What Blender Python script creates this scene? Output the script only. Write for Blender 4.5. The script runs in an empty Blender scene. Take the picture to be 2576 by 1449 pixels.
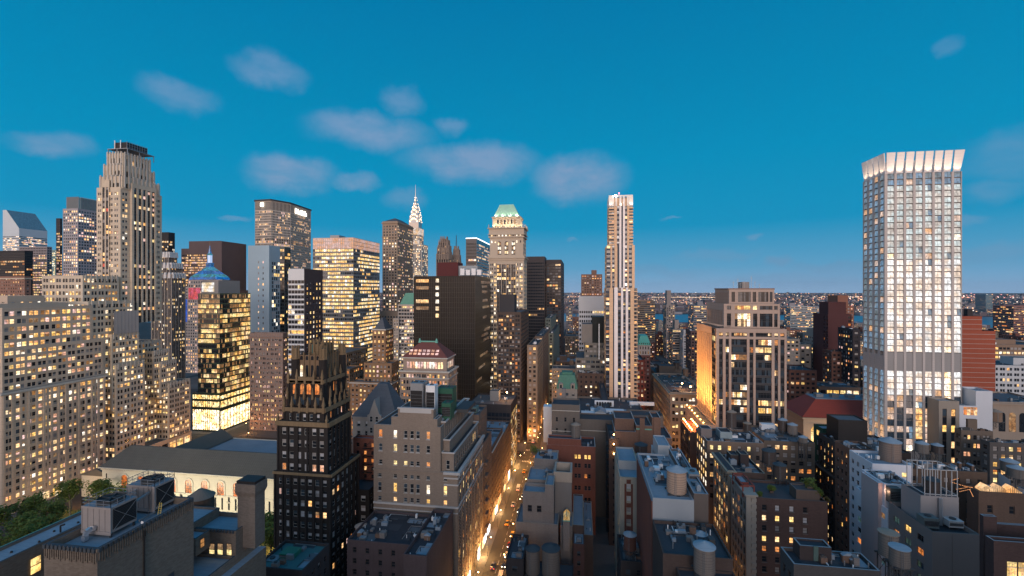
import bpy, math, random
from math import radians as R, tan, atan, sin, cos, pi
C = bpy.context.scene.collection
SC = bpy.context.scene
# ---------------------------------------------------------------- camera, sky, sun, exposure
H = 118.0; TH = R(8.54)
cam_d = bpy.data.cameras.new('camera'); cam = bpy.data.objects.new('camera', cam_d); C.objects.link(cam)
cam_d.sensor_width = 36.0; cam_d.lens = 36.0*1145/2576; cam_d.shift_y = 3.5/2576
cam_d.clip_start = 0.5; cam_d.clip_end = 60000
cam.location = (0, 0, H); cam.rotation_euler = (R(90), 0, TH)
SC.camera = cam
SC.view_settings.view_transform = 'Standard'; SC.view_settings.look = 'None'
SC.view_settings.exposure = 0.0; SC.view_settings.gamma = 1.0
SC.cycles.use_denoising = True
SC.cycles.max_bounces = 5; SC.cycles.diffuse_bounces = 2; SC.cycles.glossy_bounces = 2
SC.cycles.transmission_bounces = 2; SC.cycles.volume_bounces = 0
SC.cycles.sample_clamp_indirect = 4.0; SC.cycles.sample_clamp_direct = 30.0
SC.cycles.caustics_reflective = False; SC.cycles.caustics_refractive = False

def raydir(xd, yd):
    u = (xd-1288)/1145; v = (728-yd)/1145
    d = (cos(TH)*u - sin(TH), sin(TH)*u + cos(TH), v)
    n = math.sqrt(sum(c*c for c in d)); return tuple(c/n for c in d)

W = bpy.data.worlds.new('World'); SC.world = W; W.use_nodes = True
nt = W.node_tree; nt.nodes.clear()
class NB:
    def __init__(s, nt): s.nt = nt
    def n(s, typ, **kw):
        nd = s.nt.nodes.new(typ)
        for k, v in kw.items():
            if k == 'inp':
                for a, b in v.items():
                    if isinstance(b, bpy.types.NodeSocket): s.nt.links.new(b, nd.inputs[a])
                    else: nd.inputs[a].default_value = b
            else: setattr(nd, k, v)
        return nd
    def m(s, op, a, b=0.0, c=0.0, clamp=False):
        return s.n('ShaderNodeMath', operation=op, use_clamp=clamp, inp={0: a, 1: b, 2: c}).outputs[0]
    def vm(s, op, a, b=(0,0,0), sc=None):
        nd = s.n('ShaderNodeVectorMath', operation=op, inp={0: a, 1: b})
        if sc is not None: nd.inputs['Scale'].default_value = sc
        return nd.outputs['Value'] if op == 'DOT_PRODUCT' else nd.outputs[0]
    def mix(s, f, a, b, bt='MIX'):
        nd = s.n('ShaderNodeMix', data_type='RGBA', blend_type=bt, clamp_factor=True)
        for k, v in ((0, f), (6, a), (7, b)):
            if isinstance(v, bpy.types.NodeSocket): s.nt.links.new(v, nd.inputs[k])
            else: nd.inputs[k].default_value = v
        return nd.outputs[2]
    def ramp(s, f, stops, interp='LINEAR'):
        nd = s.n('ShaderNodeValToRGB', inp={0: f}); cr = nd.color_ramp; cr.interpolation = interp
        while len(cr.elements) < len(stops): cr.elements.new(0.5)
        for e, (p, c) in zip(cr.elements, stops): e.position = p; e.color = c if len(c) == 4 else (*c, 1)
        return nd.outputs[0]
    def smooth(s, v, a, b):
        nd = s.n('ShaderNodeMapRange', interpolation_type='SMOOTHSTEP', inp={0: v, 1: a, 2: b}); return nd.outputs[0]
    def noise(s, vec, scale, detail=2.0, rough=0.5, fac=True):
        nd = s.n('ShaderNodeTexNoise', inp={'Vector': vec, 'Scale': scale, 'Detail': detail, 'Roughness': rough}); return nd.outputs[0 if fac else 1]
nb = NB(nt)
vec = nb.n('ShaderNodeTexCoord').outputs['Generated']
z = nb.n('ShaderNodeSeparateXYZ', inp={0: vec}).outputs['Z']
SUN_EL, SUN_ROT = R(2.0), R(180)
east = nb.ramp(z, [(0.0, (.24, .41, .62)), (.045, (.105, .34, .56)), (.13, (.006, .28, .515)), (.26, (.0, .265, .50)), (.42, (.0, .222, .445)), (.62, (.0, .168, .385)), (1.0, (.01, .20, .44))])
nz = nb.noise(vec, 3.0, 4.0)
west = nb.ramp(z, [(0.0, (2.0, 1.28, .92)), (.12, (1.6, 1.22, 1.05)), (.35, (.85, .88, 1.0)), (.7, (.20, .42, .68)), (1.0, (.02, .22, .48))])
wd = nb.vm('DOT_PRODUCT', vec, (-sin(TH)*0, -1.0, 0.0))
wf = nb.smooth(wd, -0.15, 0.9)
base = nb.mix(wf, east, west)
skyn = nb.n('ShaderNodeTexSky', sky_type='NISHITA', sun_disc=False, sun_elevation=SUN_EL, sun_rotation=SUN_ROT)
base = nb.mix(1.0, base, nb.mix(1.0, skyn.outputs[0], (.0012, .002, .003, 1), 'MULTIPLY'), 'ADD')
# clouds high in the sky: soft lens shapes laid out by direction (azimuth and height), far beyond everything built
wob = nb.vm('SCALE', nb.vm('SUBTRACT', nb.noise(vec, 11.0, 6.0, .62, fac=False), (.5, .5, .5)), sc=.062)
cv = nb.vm('ADD', vec, wob)
wob2 = nb.noise(nb.vm('MULTIPLY', vec, (1, 1, 2.6)), 10.0, 5.0, .6)
CL = [(138,358,104,38,.62),(450,232,95,40,.45),(680,172,95,45,.62),(1012,245,52,40,.50),(935,325,150,50,.72),(1135,312,42,24,.42),(1185,402,160,54,.75),
      (1452,440,110,66,.80),(735,434,108,54,.80),(890,454,62,24,.68),(585,540,42,11,.40),(1018,500,52,28,.30),(2388,108,38,32,.34),(2520,385,130,75,.30),(2500,478,90,40,.28),
      (2440,560,60,18,.3),(1890,598,26,11,.3),(1690,546,24,6,.3),(1965,655,40,14,.35),(1800,640,120,14,.22),(2120,668,160,22,.26),(1440,604,16,7,.35),(2480,640,160,30,.24),(2010,700,240,22,.24),(1650,680,140,18,.2),(560,690,200,18,.2)]
tot = None
for (cx, cy, sx, sy, a) in CL:
    d = raydir(cx, cy); hl = math.hypot(d[0], d[1]); r = (d[1]/hl, -d[0]/hl, 0.0)
    u_ = (-d[2]*d[0]/hl, -d[2]*d[1]/hl, hl)
    u0 = (cx-1288)/1145; v0 = (728-cy)/1145; q = math.sqrt(1+u0*u0+v0*v0)
    ax = 1.25*sx/1145/(q*math.sqrt(1+u0*u0/1.0)); ay = 1.2*sy/1145/q
    aa = nb.m('MULTIPLY', nb.vm('DOT_PRODUCT', cv, r), 1/ax)
    bb0 = nb.m('MULTIPLY', nb.m('SUBTRACT', nb.vm('DOT_PRODUCT', cv, u_), 0.0), 1/ay)
    bb = nb.m('MULTIPLY', bb0, nb.m('ADD', 1.25, nb.m('MULTIPLY', nb.m('LESS_THAN', bb0, 0.0), -.35)))
    dd = nb.m('SQRT', nb.m('ADD', nb.m('MULTIPLY', aa, aa), nb.m('MULTIPLY', bb, bb)))
    front = nb.m('GREATER_THAN', nb.vm('DOT_PRODUCT', vec, d), .5)
    mk = nb.m('MULTIPLY', nb.m('MULTIPLY', nb.smooth(dd, 1.05, .3), min(1, a*1.15)), front)
    tot = mk if tot is None else nb.m('MAXIMUM', tot, mk)
tot = nb.m('MULTIPLY', tot, nb.ramp(wob2, [(.30, (.45, .45, .45)), (.6, (1, 1, 1))]))
ccol = nb.ramp(z, [(0.0, (.16, .25, .40)), (.12, (.235, .345, .515)), (.5, (.18, .33, .57))])
sky = nb.mix(tot, base, ccol)
lp = nb.n('ShaderNodeBackground', inp={0: sky, 1: 1.0})
nt.links.new(lp.outputs[0], nb.n('ShaderNodeOutputWorld').inputs[0])

sun_d = bpy.data.lights.new('sun', 'SUN'); sun_d.energy = 1.3; sun_d.angle = R(25); sun_d.color = (1, .82, .74)
sun = bpy.data.objects.new('sun', sun_d); C.objects.link(sun); sun.rotation_euler = (R(90-13), 0, R(8))

# ---------------------------------------------------------------- pixel helpers (photo measured at 2576 wide)
def kx(xd): return tan(atan((xd-1288)/1145) - TH)
def X(xd, Y): return kx(xd)*Y
def dep(x, y): return -sin(TH)*x + cos(TH)*y
def Z(yd, x, y): return H + (728-yd)/1145*dep(x, y)
def project(x, y, z):
    d = dep(x, y); r = cos(TH)*x + sin(TH)*y
    if d < 1: return None
    return 1288+1145*r/d, 728-1145*(z-H)/d

# ---------------------------------------------------------------- materials
MATS = {}
def principled(name, col, rough=.8, metal=0, spec=.4):
    m = bpy.data.materials.new(name); m.use_nodes = True
    b = m.node_tree.nodes['Principled BSDF']
    b.inputs['Base Color'].default_value = (*col, 1); b.inputs['Roughness'].default_value = rough
    b.inputs['Metallic'].default_value = metal; b.inputs['Specular IOR Level'].default_value = spec
    return m, b, NB(m.node_tree)
def wall(name, col, vary=.16, brick=0.0, rough=.9, streak=.35, scale=1.0, course=0.0, spec=.25):
    """masonry or panel wall: big soft stains, rain streaks, optional bricks or courses"""
    if name in MATS: return MATS[name]
    m, b, n = principled(name, col, rough, spec=spec)
    vary *= 1.3; g = n.n('ShaderNodeNewGeometry').outputs['Position']
    s = n.n('ShaderNodeSeparateXYZ', inp={0: g})
    uv = n.n('ShaderNodeCombineXYZ', inp={0: n.m('ADD', s.outputs[0], s.outputs[1]), 1: s.outputs[2], 2: 0.0}).outputs[0]
    big = n.noise(g, .045*scale, 4.0, .6)
    st = n.noise(n.vm('MULTIPLY', g, (.9, .9, .05)), 1.0*scale, 3.0, .6)
    f = n.m('ADD', n.m('MULTIPLY', n.m('SUBTRACT', big, .5), vary*2.2), n.m('MULTIPLY', n.m('SUBTRACT', st, .5), vary*streak*2.4))
    fine = n.noise(g, 1.9*scale, 3.0, .7)
    f = n.m('ADD', f, n.m('MULTIPLY', n.m('SUBTRACT', fine, .5), vary*.8))
    val = n.m('ADD', 1.0, f)
    c = n.mix(1.0, (*col, 1), n.n('ShaderNodeCombineXYZ', inp={0: val, 1: val, 2: val}).outputs[0], 'MULTIPLY')
    if brick:
        bt = n.n('ShaderNodeTexBrick', inp={'Vector': uv, 'Color1': (1, 1, 1, 1), 'Color2': (.62, .60, .60, 1), 'Mortar': (.9, .88, .85, 1), 'Scale': 1.0,
              'Mortar Size': .02, 'Bias': -.1, 'Brick Width': .62, 'Row Height': .22})
        c = n.mix(brick, c, n.mix(1.0, c, bt.outputs[0], 'MULTIPLY'))
    if course:
        wv = n.m('FRACT', n.m('MULTIPLY', s.outputs[2], 1/course))
        ln = n.m('LESS_THAN', wv, .07)
        c = n.mix(n.m('MULTIPLY', ln, .3), c, (col[0]*.45, col[1]*.45, col[2]*.45, 1))
    m.node_tree.links.new(c, b.inputs['Base Color']); MATS[name] = m; return m
def plain(name, col, rough=.6, metal=0, spec=.4, vary=.1):
    if name in MATS: return MATS[name]
    m, b, n = principled(name, col, rough, metal, spec)
    if vary:
        g = n.n('ShaderNodeNewGeometry').outputs['Position']
        f = n.m('ADD', 1-vary, n.m('MULTIPLY', n.noise(g, .8, 4.0, .65), vary*2))
        c = n.mix(1.0, (*col, 1), n.n('ShaderNodeCombineXYZ', inp={0: f, 1: f, 2: f}).outputs[0], 'MULTIPLY')
        m.node_tree.links.new(c, b.inputs['Base Color'])
    MATS[name] = m; return m
def roofmat(name, col, vary=.5):
    if name in MATS: return MATS[name]
    m, b, n = principled(name, col, .75, spec=.35)
    g = n.n('ShaderNodeNewGeometry').outputs['Position']
    a = n.noise(g, .12, 5.0, .65); p = n.noise(g, .9, 4.0, .7)
    f = n.m('ADD', 1-vary, n.m('ADD', n.m('MULTIPLY', a, vary*1.3), n.m('MULTIPLY', p, vary*.7)))
    sp = n.n('ShaderNodeSeparateXYZ', inp={0: g})
    seam = n.m('LESS_THAN', n.m('FRACT', n.m('MULTIPLY', n.m('ADD', sp.outputs[1], n.m('MULTIPLY', n.noise(g, .2), .3)), .9)), .06)
    f = n.m('MULTIPLY', f, n.m('SUBTRACT', 1.0, n.m('MULTIPLY', seam, .25)))
    c = n.mix(1.0, (*col, 1), n.n('ShaderNodeCombineXYZ', inp={0: f, 1: f, 2: f}).outputs[0], 'MULTIPLY')
    m.node_tree.links.new(c, b.inputs['Base Color']); MATS[name] = m; return m
def glow(name, col, st, vary=.6, scale=.55, sample='NONE'):
    """something that gives off light: a lit room behind glass, a lamp, a screen, or floodlight put into a surface"""
    if name in MATS: return MATS[name]
    m, b, n = principled(name, (.05, .05, .05), .2, spec=.5)
    g = n.n('ShaderNodeNewGeometry').outputs['Position']
    b.inputs['Emission Color'].default_value = (*col, 1)
    if vary:
        a = n.noise(n.vm('MULTIPLY', g, (1, 1, .9)), scale, 2.0, .7)
        f = n.m('MULTIPLY', n.m('ADD', 1-vary, n.m('MULTIPLY', n.smooth(a, .36, .60), vary)), st)
        sp = n.noise(g, scale*4.5, 1.0)
        if scale > .3: f = n.m('MULTIPLY', f, n.m('ADD', .35, n.m('MULTIPLY', n.noise(g, .31, 1.0, .5), 1.35)))
        f = n.m('MULTIPLY', f, n.m('ADD', .72, n.m('MULTIPLY', n.smooth(sp, .35, .65), .4)))
        m.node_tree.links.new(f, b.inputs['Emission Strength'])
        hue = n.noise(g, .17, 1.0)
        c = n.mix(n.smooth(hue, .36, .64), (col[0], col[1]*.86, col[2]*.7, 1), (col[0], min(1, col[1]*1.18), min(1, col[2]*1.7), 1))
        m.node_tree.links.new(c, b.inputs['Emission Color'])
    else: b.inputs['Emission Strength'].default_value = st
    m.cycles.emission_sampling = sample
    MATS[name] = m; return m
def glass(name, col, rough=.12, spec=.9, vary=.5):
    if name in MATS: return MATS[name]
    m, b, n = principled(name, col, rough, spec=spec)
    g = n.n('ShaderNodeNewGeometry').outputs['Position']
    a = n.noise(g, .4, 2.0)
    f = n.m('ADD', 1-vary, n.m('MULTIPLY', a, 2*vary))
    c = n.mix(1.0, (*col, 1), n.n('ShaderNodeCombineXYZ', inp={0: f, 1: f, 2: f}).outputs[0], 'MULTIPLY')
    m.node_tree.links.new(c, b.inputs['Base Color']); MATS[name] = m; return m

WM = {
 'dark': glass('window_glass', (.016, .020, .026), spec=.55), 'blue': glass('window_glass_sky_tint', (.05, .075, .10), .08, 1.0),  # blue variant: sky reflection put into a lighter base colour
 'blind': plain('window_blind', (.30, .28, .27), .6), 'pale': plain('window_shade_pale', (.52, .52, .54), .5),
 'warm': glow('lit_room_warm', (1, .57, .21), 1.7), 'yellow': glow('lit_room_yellow', (1, .64, .19), 1.6),
 'white': glow('lit_room_white', (1, .78, .46), 2.1), 'orange': glow('lit_room_orange', (1, .33, .07), .95),
 'dim': glow('lit_room_dim', (.95, .48, .16), .42), 'peach': glow('lit_room_peach', (1, .55, .36), 1.3),
 'cool': glow('lit_room_cool', (.80, .88, 1.0), 1.0), 'green': glow('lit_room_green', (.25, .5, .4), .16), 'red': glow('lit_room_red', (1, .12, .06), .9),
 'grill': plain('window_frame_dark', (.035, .035, .04), .5), 'frame': plain('window_frame_bronze', (.10, .08, .07), .5), 'wframe': plain('window_frame_white', (.5, .5, .48), .5),
 'louvre': plain('window_louvre', (.04, .04, .045), .7),
}
WKEYS = list(WM.keys())

# ---------------------------------------------------------------- mesh collecting
class MB:
    def __init__(s): s.v = []; s.f = []; s.m = []; s.mats = []
    def mi(s, mat):
        if mat not in s.mats: s.mats.append(mat)
        return s.mats.index(mat)
    def quad(s, a, b, c, d, mat):
        i = len(s.v); s.v += [a, b, c, d]; s.f.append((i, i+1, i+2, i+3)); s.m.append(s.mi(mat))
    def tri(s, a, b, c, mat):
        i = len(s.v); s.v += [a, b, c]; s.f.append((i, i+1, i+2)); s.m.append(s.mi(mat))
    def box(s, x0, x1, y0, y1, z0, z1, mat, top=None, bottom=False):
        i = len(s.v)
        s.v += [(x0,y0,z0),(x1,y0,z0),(x1,y1,z0),(x0,y1,z0),(x0,y0,z1),(x1,y0,z1),(x1,y1,z1),(x0,y1,z1)]
        k = s.mi(mat); t = s.mi(top) if top else k
        s.f += [(i,i+1,i+5,i+4),(i+1,i+2,i+6,i+5),(i+2,i+3,i+7,i+6),(i+3,i,i+4,i+7),(i+4,i+5,i+6,i+7),(i+3,i+2,i+1,i)]
        s.m += [k,k,k,k,t,k]
    def frustum(s, b, t, z0, z1, mat, cap=True):
        """b,t = (x0,x1,y0,y1)"""
        i = len(s.v)
        s.v += [(b[0],b[2],z0),(b[1],b[2],z0),(b[1],b[3],z0),(b[0],b[3],z0),(t[0],t[2],z1),(t[1],t[2],z1),(t[1],t[3],z1),(t[0],t[3],z1)]
        k = s.mi(mat)
        s.f += [(i,i+1,i+5,i+4),(i+1,i+2,i+6,i+5),(i+2,i+3,i+7,i+6),(i+3,i,i+4,i+7),(i+4,i+5,i+6,i+7)]
        s.m += [k]*5
    def cyl(s, x, y, z0, z1, r0, r1, mat, n=16, cap=True, capmat=None):
        i = len(s.v); k = s.mi(mat)
        for j in range(n):
            a = 2*pi*j/n; s.v.append((x+r0*cos(a), y+r0*sin(a), z0))
        for j in range(n):
            a = 2*pi*j/n; s.v.append((x+r1*cos(a), y+r1*sin(a), z1))
        for j in range(n):
            q = (j+1) % n; s.f.append((i+j, i+q, i+n+q, i+n+j)); s.m.append(k)
        if cap and r1 > .01: s.f.append(tuple(range(i+n, i+2*n))); s.m.append(s.mi(capmat) if capmat else k)
    def bar(s, p, q, r, mat):
        """square bar between two points"""
        import mathutils
        a = mathutils.Vector(p); b = mathutils.Vector(q); d = (b-a).normalized()
        u = d.cross(mathutils.Vector((0,0,1)));
        if u.length < .01: u = mathutils.Vector((1,0,0))
        u.normalize(); w = d.cross(u).normalized(); i = len(s.v)
        for c in (a, b):
            for (e, f) in ((-1,-1),(1,-1),(1,1),(-1,1)): s.v.append(tuple(c+u*r*e+w*r*f))
        k = s.mi(mat)
        s.f += [(i,i+1,i+5,i+4),(i+1,i+2,i+6,i+5),(i+2,i+3,i+7,i+6),(i+3,i,i+4,i+7),(i,i+3,i+2,i+1),(i+4,i+5,i+6,i+7)]; s.m += [k]*6
    def prism(s, pts, axis, a0, a1, mat):
        """pts: 2D outline (in x/y,z) extruded along axis 'x' or 'y' from a0 to a1"""
        n = len(pts); i = len(s.v); k = s.mi(mat)
        for a in (a0, a1):
            for (p, zz) in pts: s.v.append((a, p, zz) if axis == 'x' else (p, a, zz))
        for j in range(n):
            q = (j+1) % n; s.f.append((i+j, i+q, i+n+q, i+n+j)); s.m.append(k)
        s.f.append(tuple(range(i, i+n))); s.m.append(k); s.f.append(tuple(range(i+2*n-1, i+n-1, -1))); s.m.append(k)
    def mesh(s, name, off=(0,0,0)):
        me = bpy.data.meshes.new(name)
        me.from_pydata([(a-off[0], b-off[1], c-off[2]) for a, b, c in s.v], [], s.f)
        for m in s.mats: me.materials.append(m)
        me.polygons.foreach_set('material_index', s.m); me.update(); return me
    def build(s, name, parent=None, off=None):
        if not s.f: return None
        if off is None: off = tuple(parent['wloc']) if parent is not None and 'wloc' in parent else (0,0,0)
        o = bpy.data.objects.new(name, s.mesh(name, off)); C.objects.link(o)
        if parent is not None: o.parent = parent; o['wloc'] = off
        return o

LABELS = {}
def tag(o, label=None, cat=None, group=None, kind=None):
    if label:
        o['label'] = label
        LABELS.setdefault(label, []).append(o.name)
    if cat: o['category'] = cat
    if group: o['group'] = group
    if kind: o['kind'] = kind
    return o
def thing(name, label, cat, loc, group=None):
    o = bpy.data.objects.new(name, None); C.objects.link(o); o.location = loc; o['wloc'] = tuple(loc)
    o.empty_display_size = 1
    return tag(o, label, cat, group)
def struct(name, mb): return tag(mb.build(name), kind='structure')
def dup(root, loc, rz=0, label=None, group=None, sc=None):
    r = root.copy(); C.objects.link(r); r.location = loc; r.rotation_euler = (0, 0, rz)
    if sc: r.scale = sc
    r['wloc'] = tuple(loc)
    if label: tag(r, label)
    if group: r['group'] = group
    for ch in list(root.children):
        c = ch.copy(); C.objects.link(c); c.parent = r
        for g in ch.children:
            d = g.copy(); C.objects.link(d); d.parent = c
    return r

# ---------------------------------------------------------------- windows
# a template: list of quads (x0,x1,z0,z1,y,slot) in unit window coordinates, y metres outwards is negative
def ring(t, s, y=-.07):
    return [(0, t, 0, 1, y, s), (1-t, 1, 0, 1, y, s), (t, 1-t, 1-t*.8, 1, y, s), (t, 1-t, 0, t*.8, y, s)]
def template(kind, st, fr):
    up, lo = st
    if kind == 'pane': return [(0, 1, 0, 1, 0, lo)]
    if kind == 'split':
        return [(0, 1, .56, 1, 0, up), (0, 1, 0, .5, 0, lo), (0, 1, .5, .56, -.03, fr)]
    if kind == 'sash':
        return [(.07, .93, .52, .94, 0, up), (.07, .93, .05, .48, .0, lo), (.07, .93, .48, .52, -.06, fr)] + ring(.07, fr)
    if kind == 'pair':
        return [(.04, .48, .05, .95, 0, up), (.52, .96, .05, .95, 0, lo), (.48, .52, .05, .95, -.06, fr), (.04, .96, .62, .66, -.05, fr)] + ring(.04, fr)
    if kind == 'grid':
        q = [(i/4, (i+1)/4, 0, .68, 0, lo if i % 2 else up) for i in range(4)] + [(i/4, (i+1)/4, .72, 1, 0, up) for i in range(4)]
        return q + [(i/4-.012, i/4+.012, 0, 1, -.05, fr) for i in range(1, 4)] + [(0, 1, .68, .72, -.045, fr)]
    if kind == 'cross':
        return [(0, .5, 0, 1, 0, lo), (.5, 1, 0, 1, 0, up), (.47, .53, 0, 1, -.06, fr), (0, 1, .68, .73, -.05, fr)]
WT = {}
def wmesh(key):
    if key not in WT:
        kind, st, fr = key; me = bpy.data.meshes.new('window')
        v = []; f = []; mi = []; slots = []
        for (x0, x1, z0, z1, y, s) in template(kind, st, fr):
            i = len(v); v += [(x0,y,z0),(x1,y,z0),(x1,y,z1),(x0,y,z1)]; f.append((i,i+1,i+2,i+3))
            if s not in slots: slots.append(s)
            mi.append(slots.index(s))
        me.from_pydata(v, [], f)
        for s in slots: me.materials.append(WM[s])
        me.polygons.foreach_set('material_index', mi); me.update(); WT[key] = me
    return WT[key]
def place_windows(wins, root, indiv=100, label=None):
    if not wins: return
    def score(w):
        x, y, z, ux, uy, ww, wh = w[:7]; nx, ny = uy, -ux
        cx, cy = x+ux*ww/2, y+uy*ww/2
        p = project(cx, cy, z+wh/2)
        if p is None: return 0
        if p[0] < -30 or p[0] > 2606 or p[1] > 1480 or p[1] < -30: return 0
        fc = (nx*(0-cx)+ny*(0-cy))
        if fc <= 0: return 0
        d2 = cx*cx+cy*cy+(z-H)**2
        return ww*wh*fc/d2**1.5 * (1 if z > 12 else .4)
    sc = [(score(w), i) for i, w in enumerate(wins)]
    vis = [t for t in sc if t[0] > 0]
    vis.sort(reverse=True)
    keep = set(i for _, i in vis[:indiv])
    off = root['wloc']; mb = MB()
    for i, w in enumerate(wins):
        x, y, z, ux, uy, ww, wh, kind, st, fr = w
        if i in keep:
            o = bpy.data.objects.new('window', wmesh((kind, st, fr))); C.objects.link(o); o.parent = root
            o.location = (x-off[0], y-off[1], z-off[2]); o.rotation_euler = (0, 0, math.atan2(uy, ux)); o.scale = (ww, 1, wh)
        elif sc[i][0] > 0 or indiv == 0 or True:
            nx, ny = uy, -ux
            for (x0, x1, z0, z1, dy, s) in template(kind, st, fr):
                ox, oy = -nx*dy, -ny*dy
                a = (x+ux*ww*x0+ox, y+uy*ww*x0+oy); b = (x+ux*ww*x1+ox, y+uy*ww*x1+oy)
                mb.quad((a[0],a[1],z+wh*z0), (b[0],b[1],z+wh*z0), (b[0],b[1],z+wh*z1), (a[0],a[1],z+wh*z1), WM[s])
    if mb.f:
        o = mb.build('window', root); o['kind'] = 'stuff'

def style(bay=3.2, fl=3.6, pat=((.2, .8),), v=(.25, .75), lit=.3, tones=('warm', 'yellow', 'dim'), kind='split', fr='frame', rec=.25, sp=None,
          base=0, top=1.2, mg=.6, dark=('dark', 'dark', 'blind'), run=.3, skip=None, prob=None, proud=0, band=None, mixup=.35, pier=None):
    return dict(locals())

def facade(mb, wins, O, U, w, z0, z1, st, mat, rng):
    ux, uy = U; nx, ny = uy, -ux
    def P(a, z, d=0): return (O[0]+ux*a-nx*d, O[1]+uy*a-ny*d, z)
    def q(a, b, c, d, m, dd=0):
        if b-a > 1e-3 and d-c > 1e-3: mb.quad(P(a, c, dd), P(b, c, dd), P(b, d, dd), P(a, d, dd), m)
    if st is None or w < 1.5 or z1-z0 < 2: q(0, w, z0, z1, mat); return
    mg = st['mg']; n = max(1, round((w-2*mg)/st['bay'])); bw = (w-2*mg)/n
    zz0 = z0+st['base']; zz1 = z1-st['top']; nf = max(1, int((zz1-zz0)/st['fl']+.35)); fh = (zz1-zz0)/nf
    q(0, w, z0, zz0, mat); q(0, w, zz1, z1, mat)
    cols = []
    for i in range(n):
        for (a, b) in st['pat']: cols.append((mg+bw*(i+a), mg+bw*(i+b), i))
    rec = st['rec']; sp = st['sp']
    if sp:
        q(0, cols[0][0], zz0, zz1, mat); q(cols[-1][1], w, zz0, zz1, mat)
        for c in range(len(cols)-1): q(cols[c][1], cols[c+1][0], zz0, zz1, mat)
        for (a, b, i) in cols:
            mb.quad(P(a, zz0), P(a, zz0, rec), P(a, zz1, rec), P(a, zz1), mat)
            mb.quad(P(b, zz0, rec), P(b, zz0), P(b, zz1), P(b, zz1, rec), mat)
            mb.quad(P(a, zz0), P(b, zz0), P(b, zz0, rec), P(a, zz0, rec), mat)
    for j in range(nf):
        fz = zz0+fh*j; a0 = fz+fh*st['v'][0]; a1 = fz+fh*st['v'][1]
        rp = (st['prob'](0, j, n, nf) if st['prob'] else st['lit'])
        rp = min(1, rp*(.45+1.1*rng.random())); last = False
        if not sp:
            q(0, w, fz, a0, mat); q(0, w, a1, fz+fh, mat)
            edge = 0; skipped = []
        for c, (a, b, i) in enumerate(cols):
            sk = st['skip'](i, j, n, nf) if st['skip'] else False
            if not sp:
                if sk: continue
                q(edge, a, a0, a1, mat)
                if a-edge > 1e-3 or c == 0: mb.quad(P(a, a0), P(a, a0, rec), P(a, a1, rec), P(a, a1), mat)
                nxt = cols[c+1][0] if c+1 < len(cols) else w
                if nxt-b > 1e-3: mb.quad(P(b, a0, rec), P(b, a0), P(b, a1), P(b, a1, rec), mat)
                mb.quad(P(a, a0), P(b, a0), P(b, a0, rec), P(a, a0, rec), mat)
                mb.quad(P(a, a1, rec), P(b, a1, rec), P(b, a1), P(a, a1), mat)
                edge = b
            else:
                if sk: q(a, b, fz, fz+fh, mat, rec); continue
                q(a, b, fz, a0, sp, rec); q(a, b, a1, fz+fh, sp, rec)
            if rng.random() < st['run']: lit = last
            else: lit = rng.random() < rp
            last = lit
            if lit:
                t = rng.choice(st['tones']); u = t
                r = rng.random()
                if r < st['mixup']*.5: u = 'dim'
                elif r < st['mixup']: u = rng.choice(st['tones'])
                s = (u, t)
            else:
                t = rng.choice(st['dark']); u = t if rng.random() < .5 else rng.choice(st['dark']); s = (u, t)
                if t != 'dark' and st['kind'] in ('sash',) and rng.random() < .6: s = (t, 'dark')
            p = P(a, a0, rec)
            wins.append((p[0], p[1], a0, ux, uy, b-a, a1-a0, st['kind'], s, st['fr']))
        if not sp: q(edge, w, a0, a1, mat)

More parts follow.
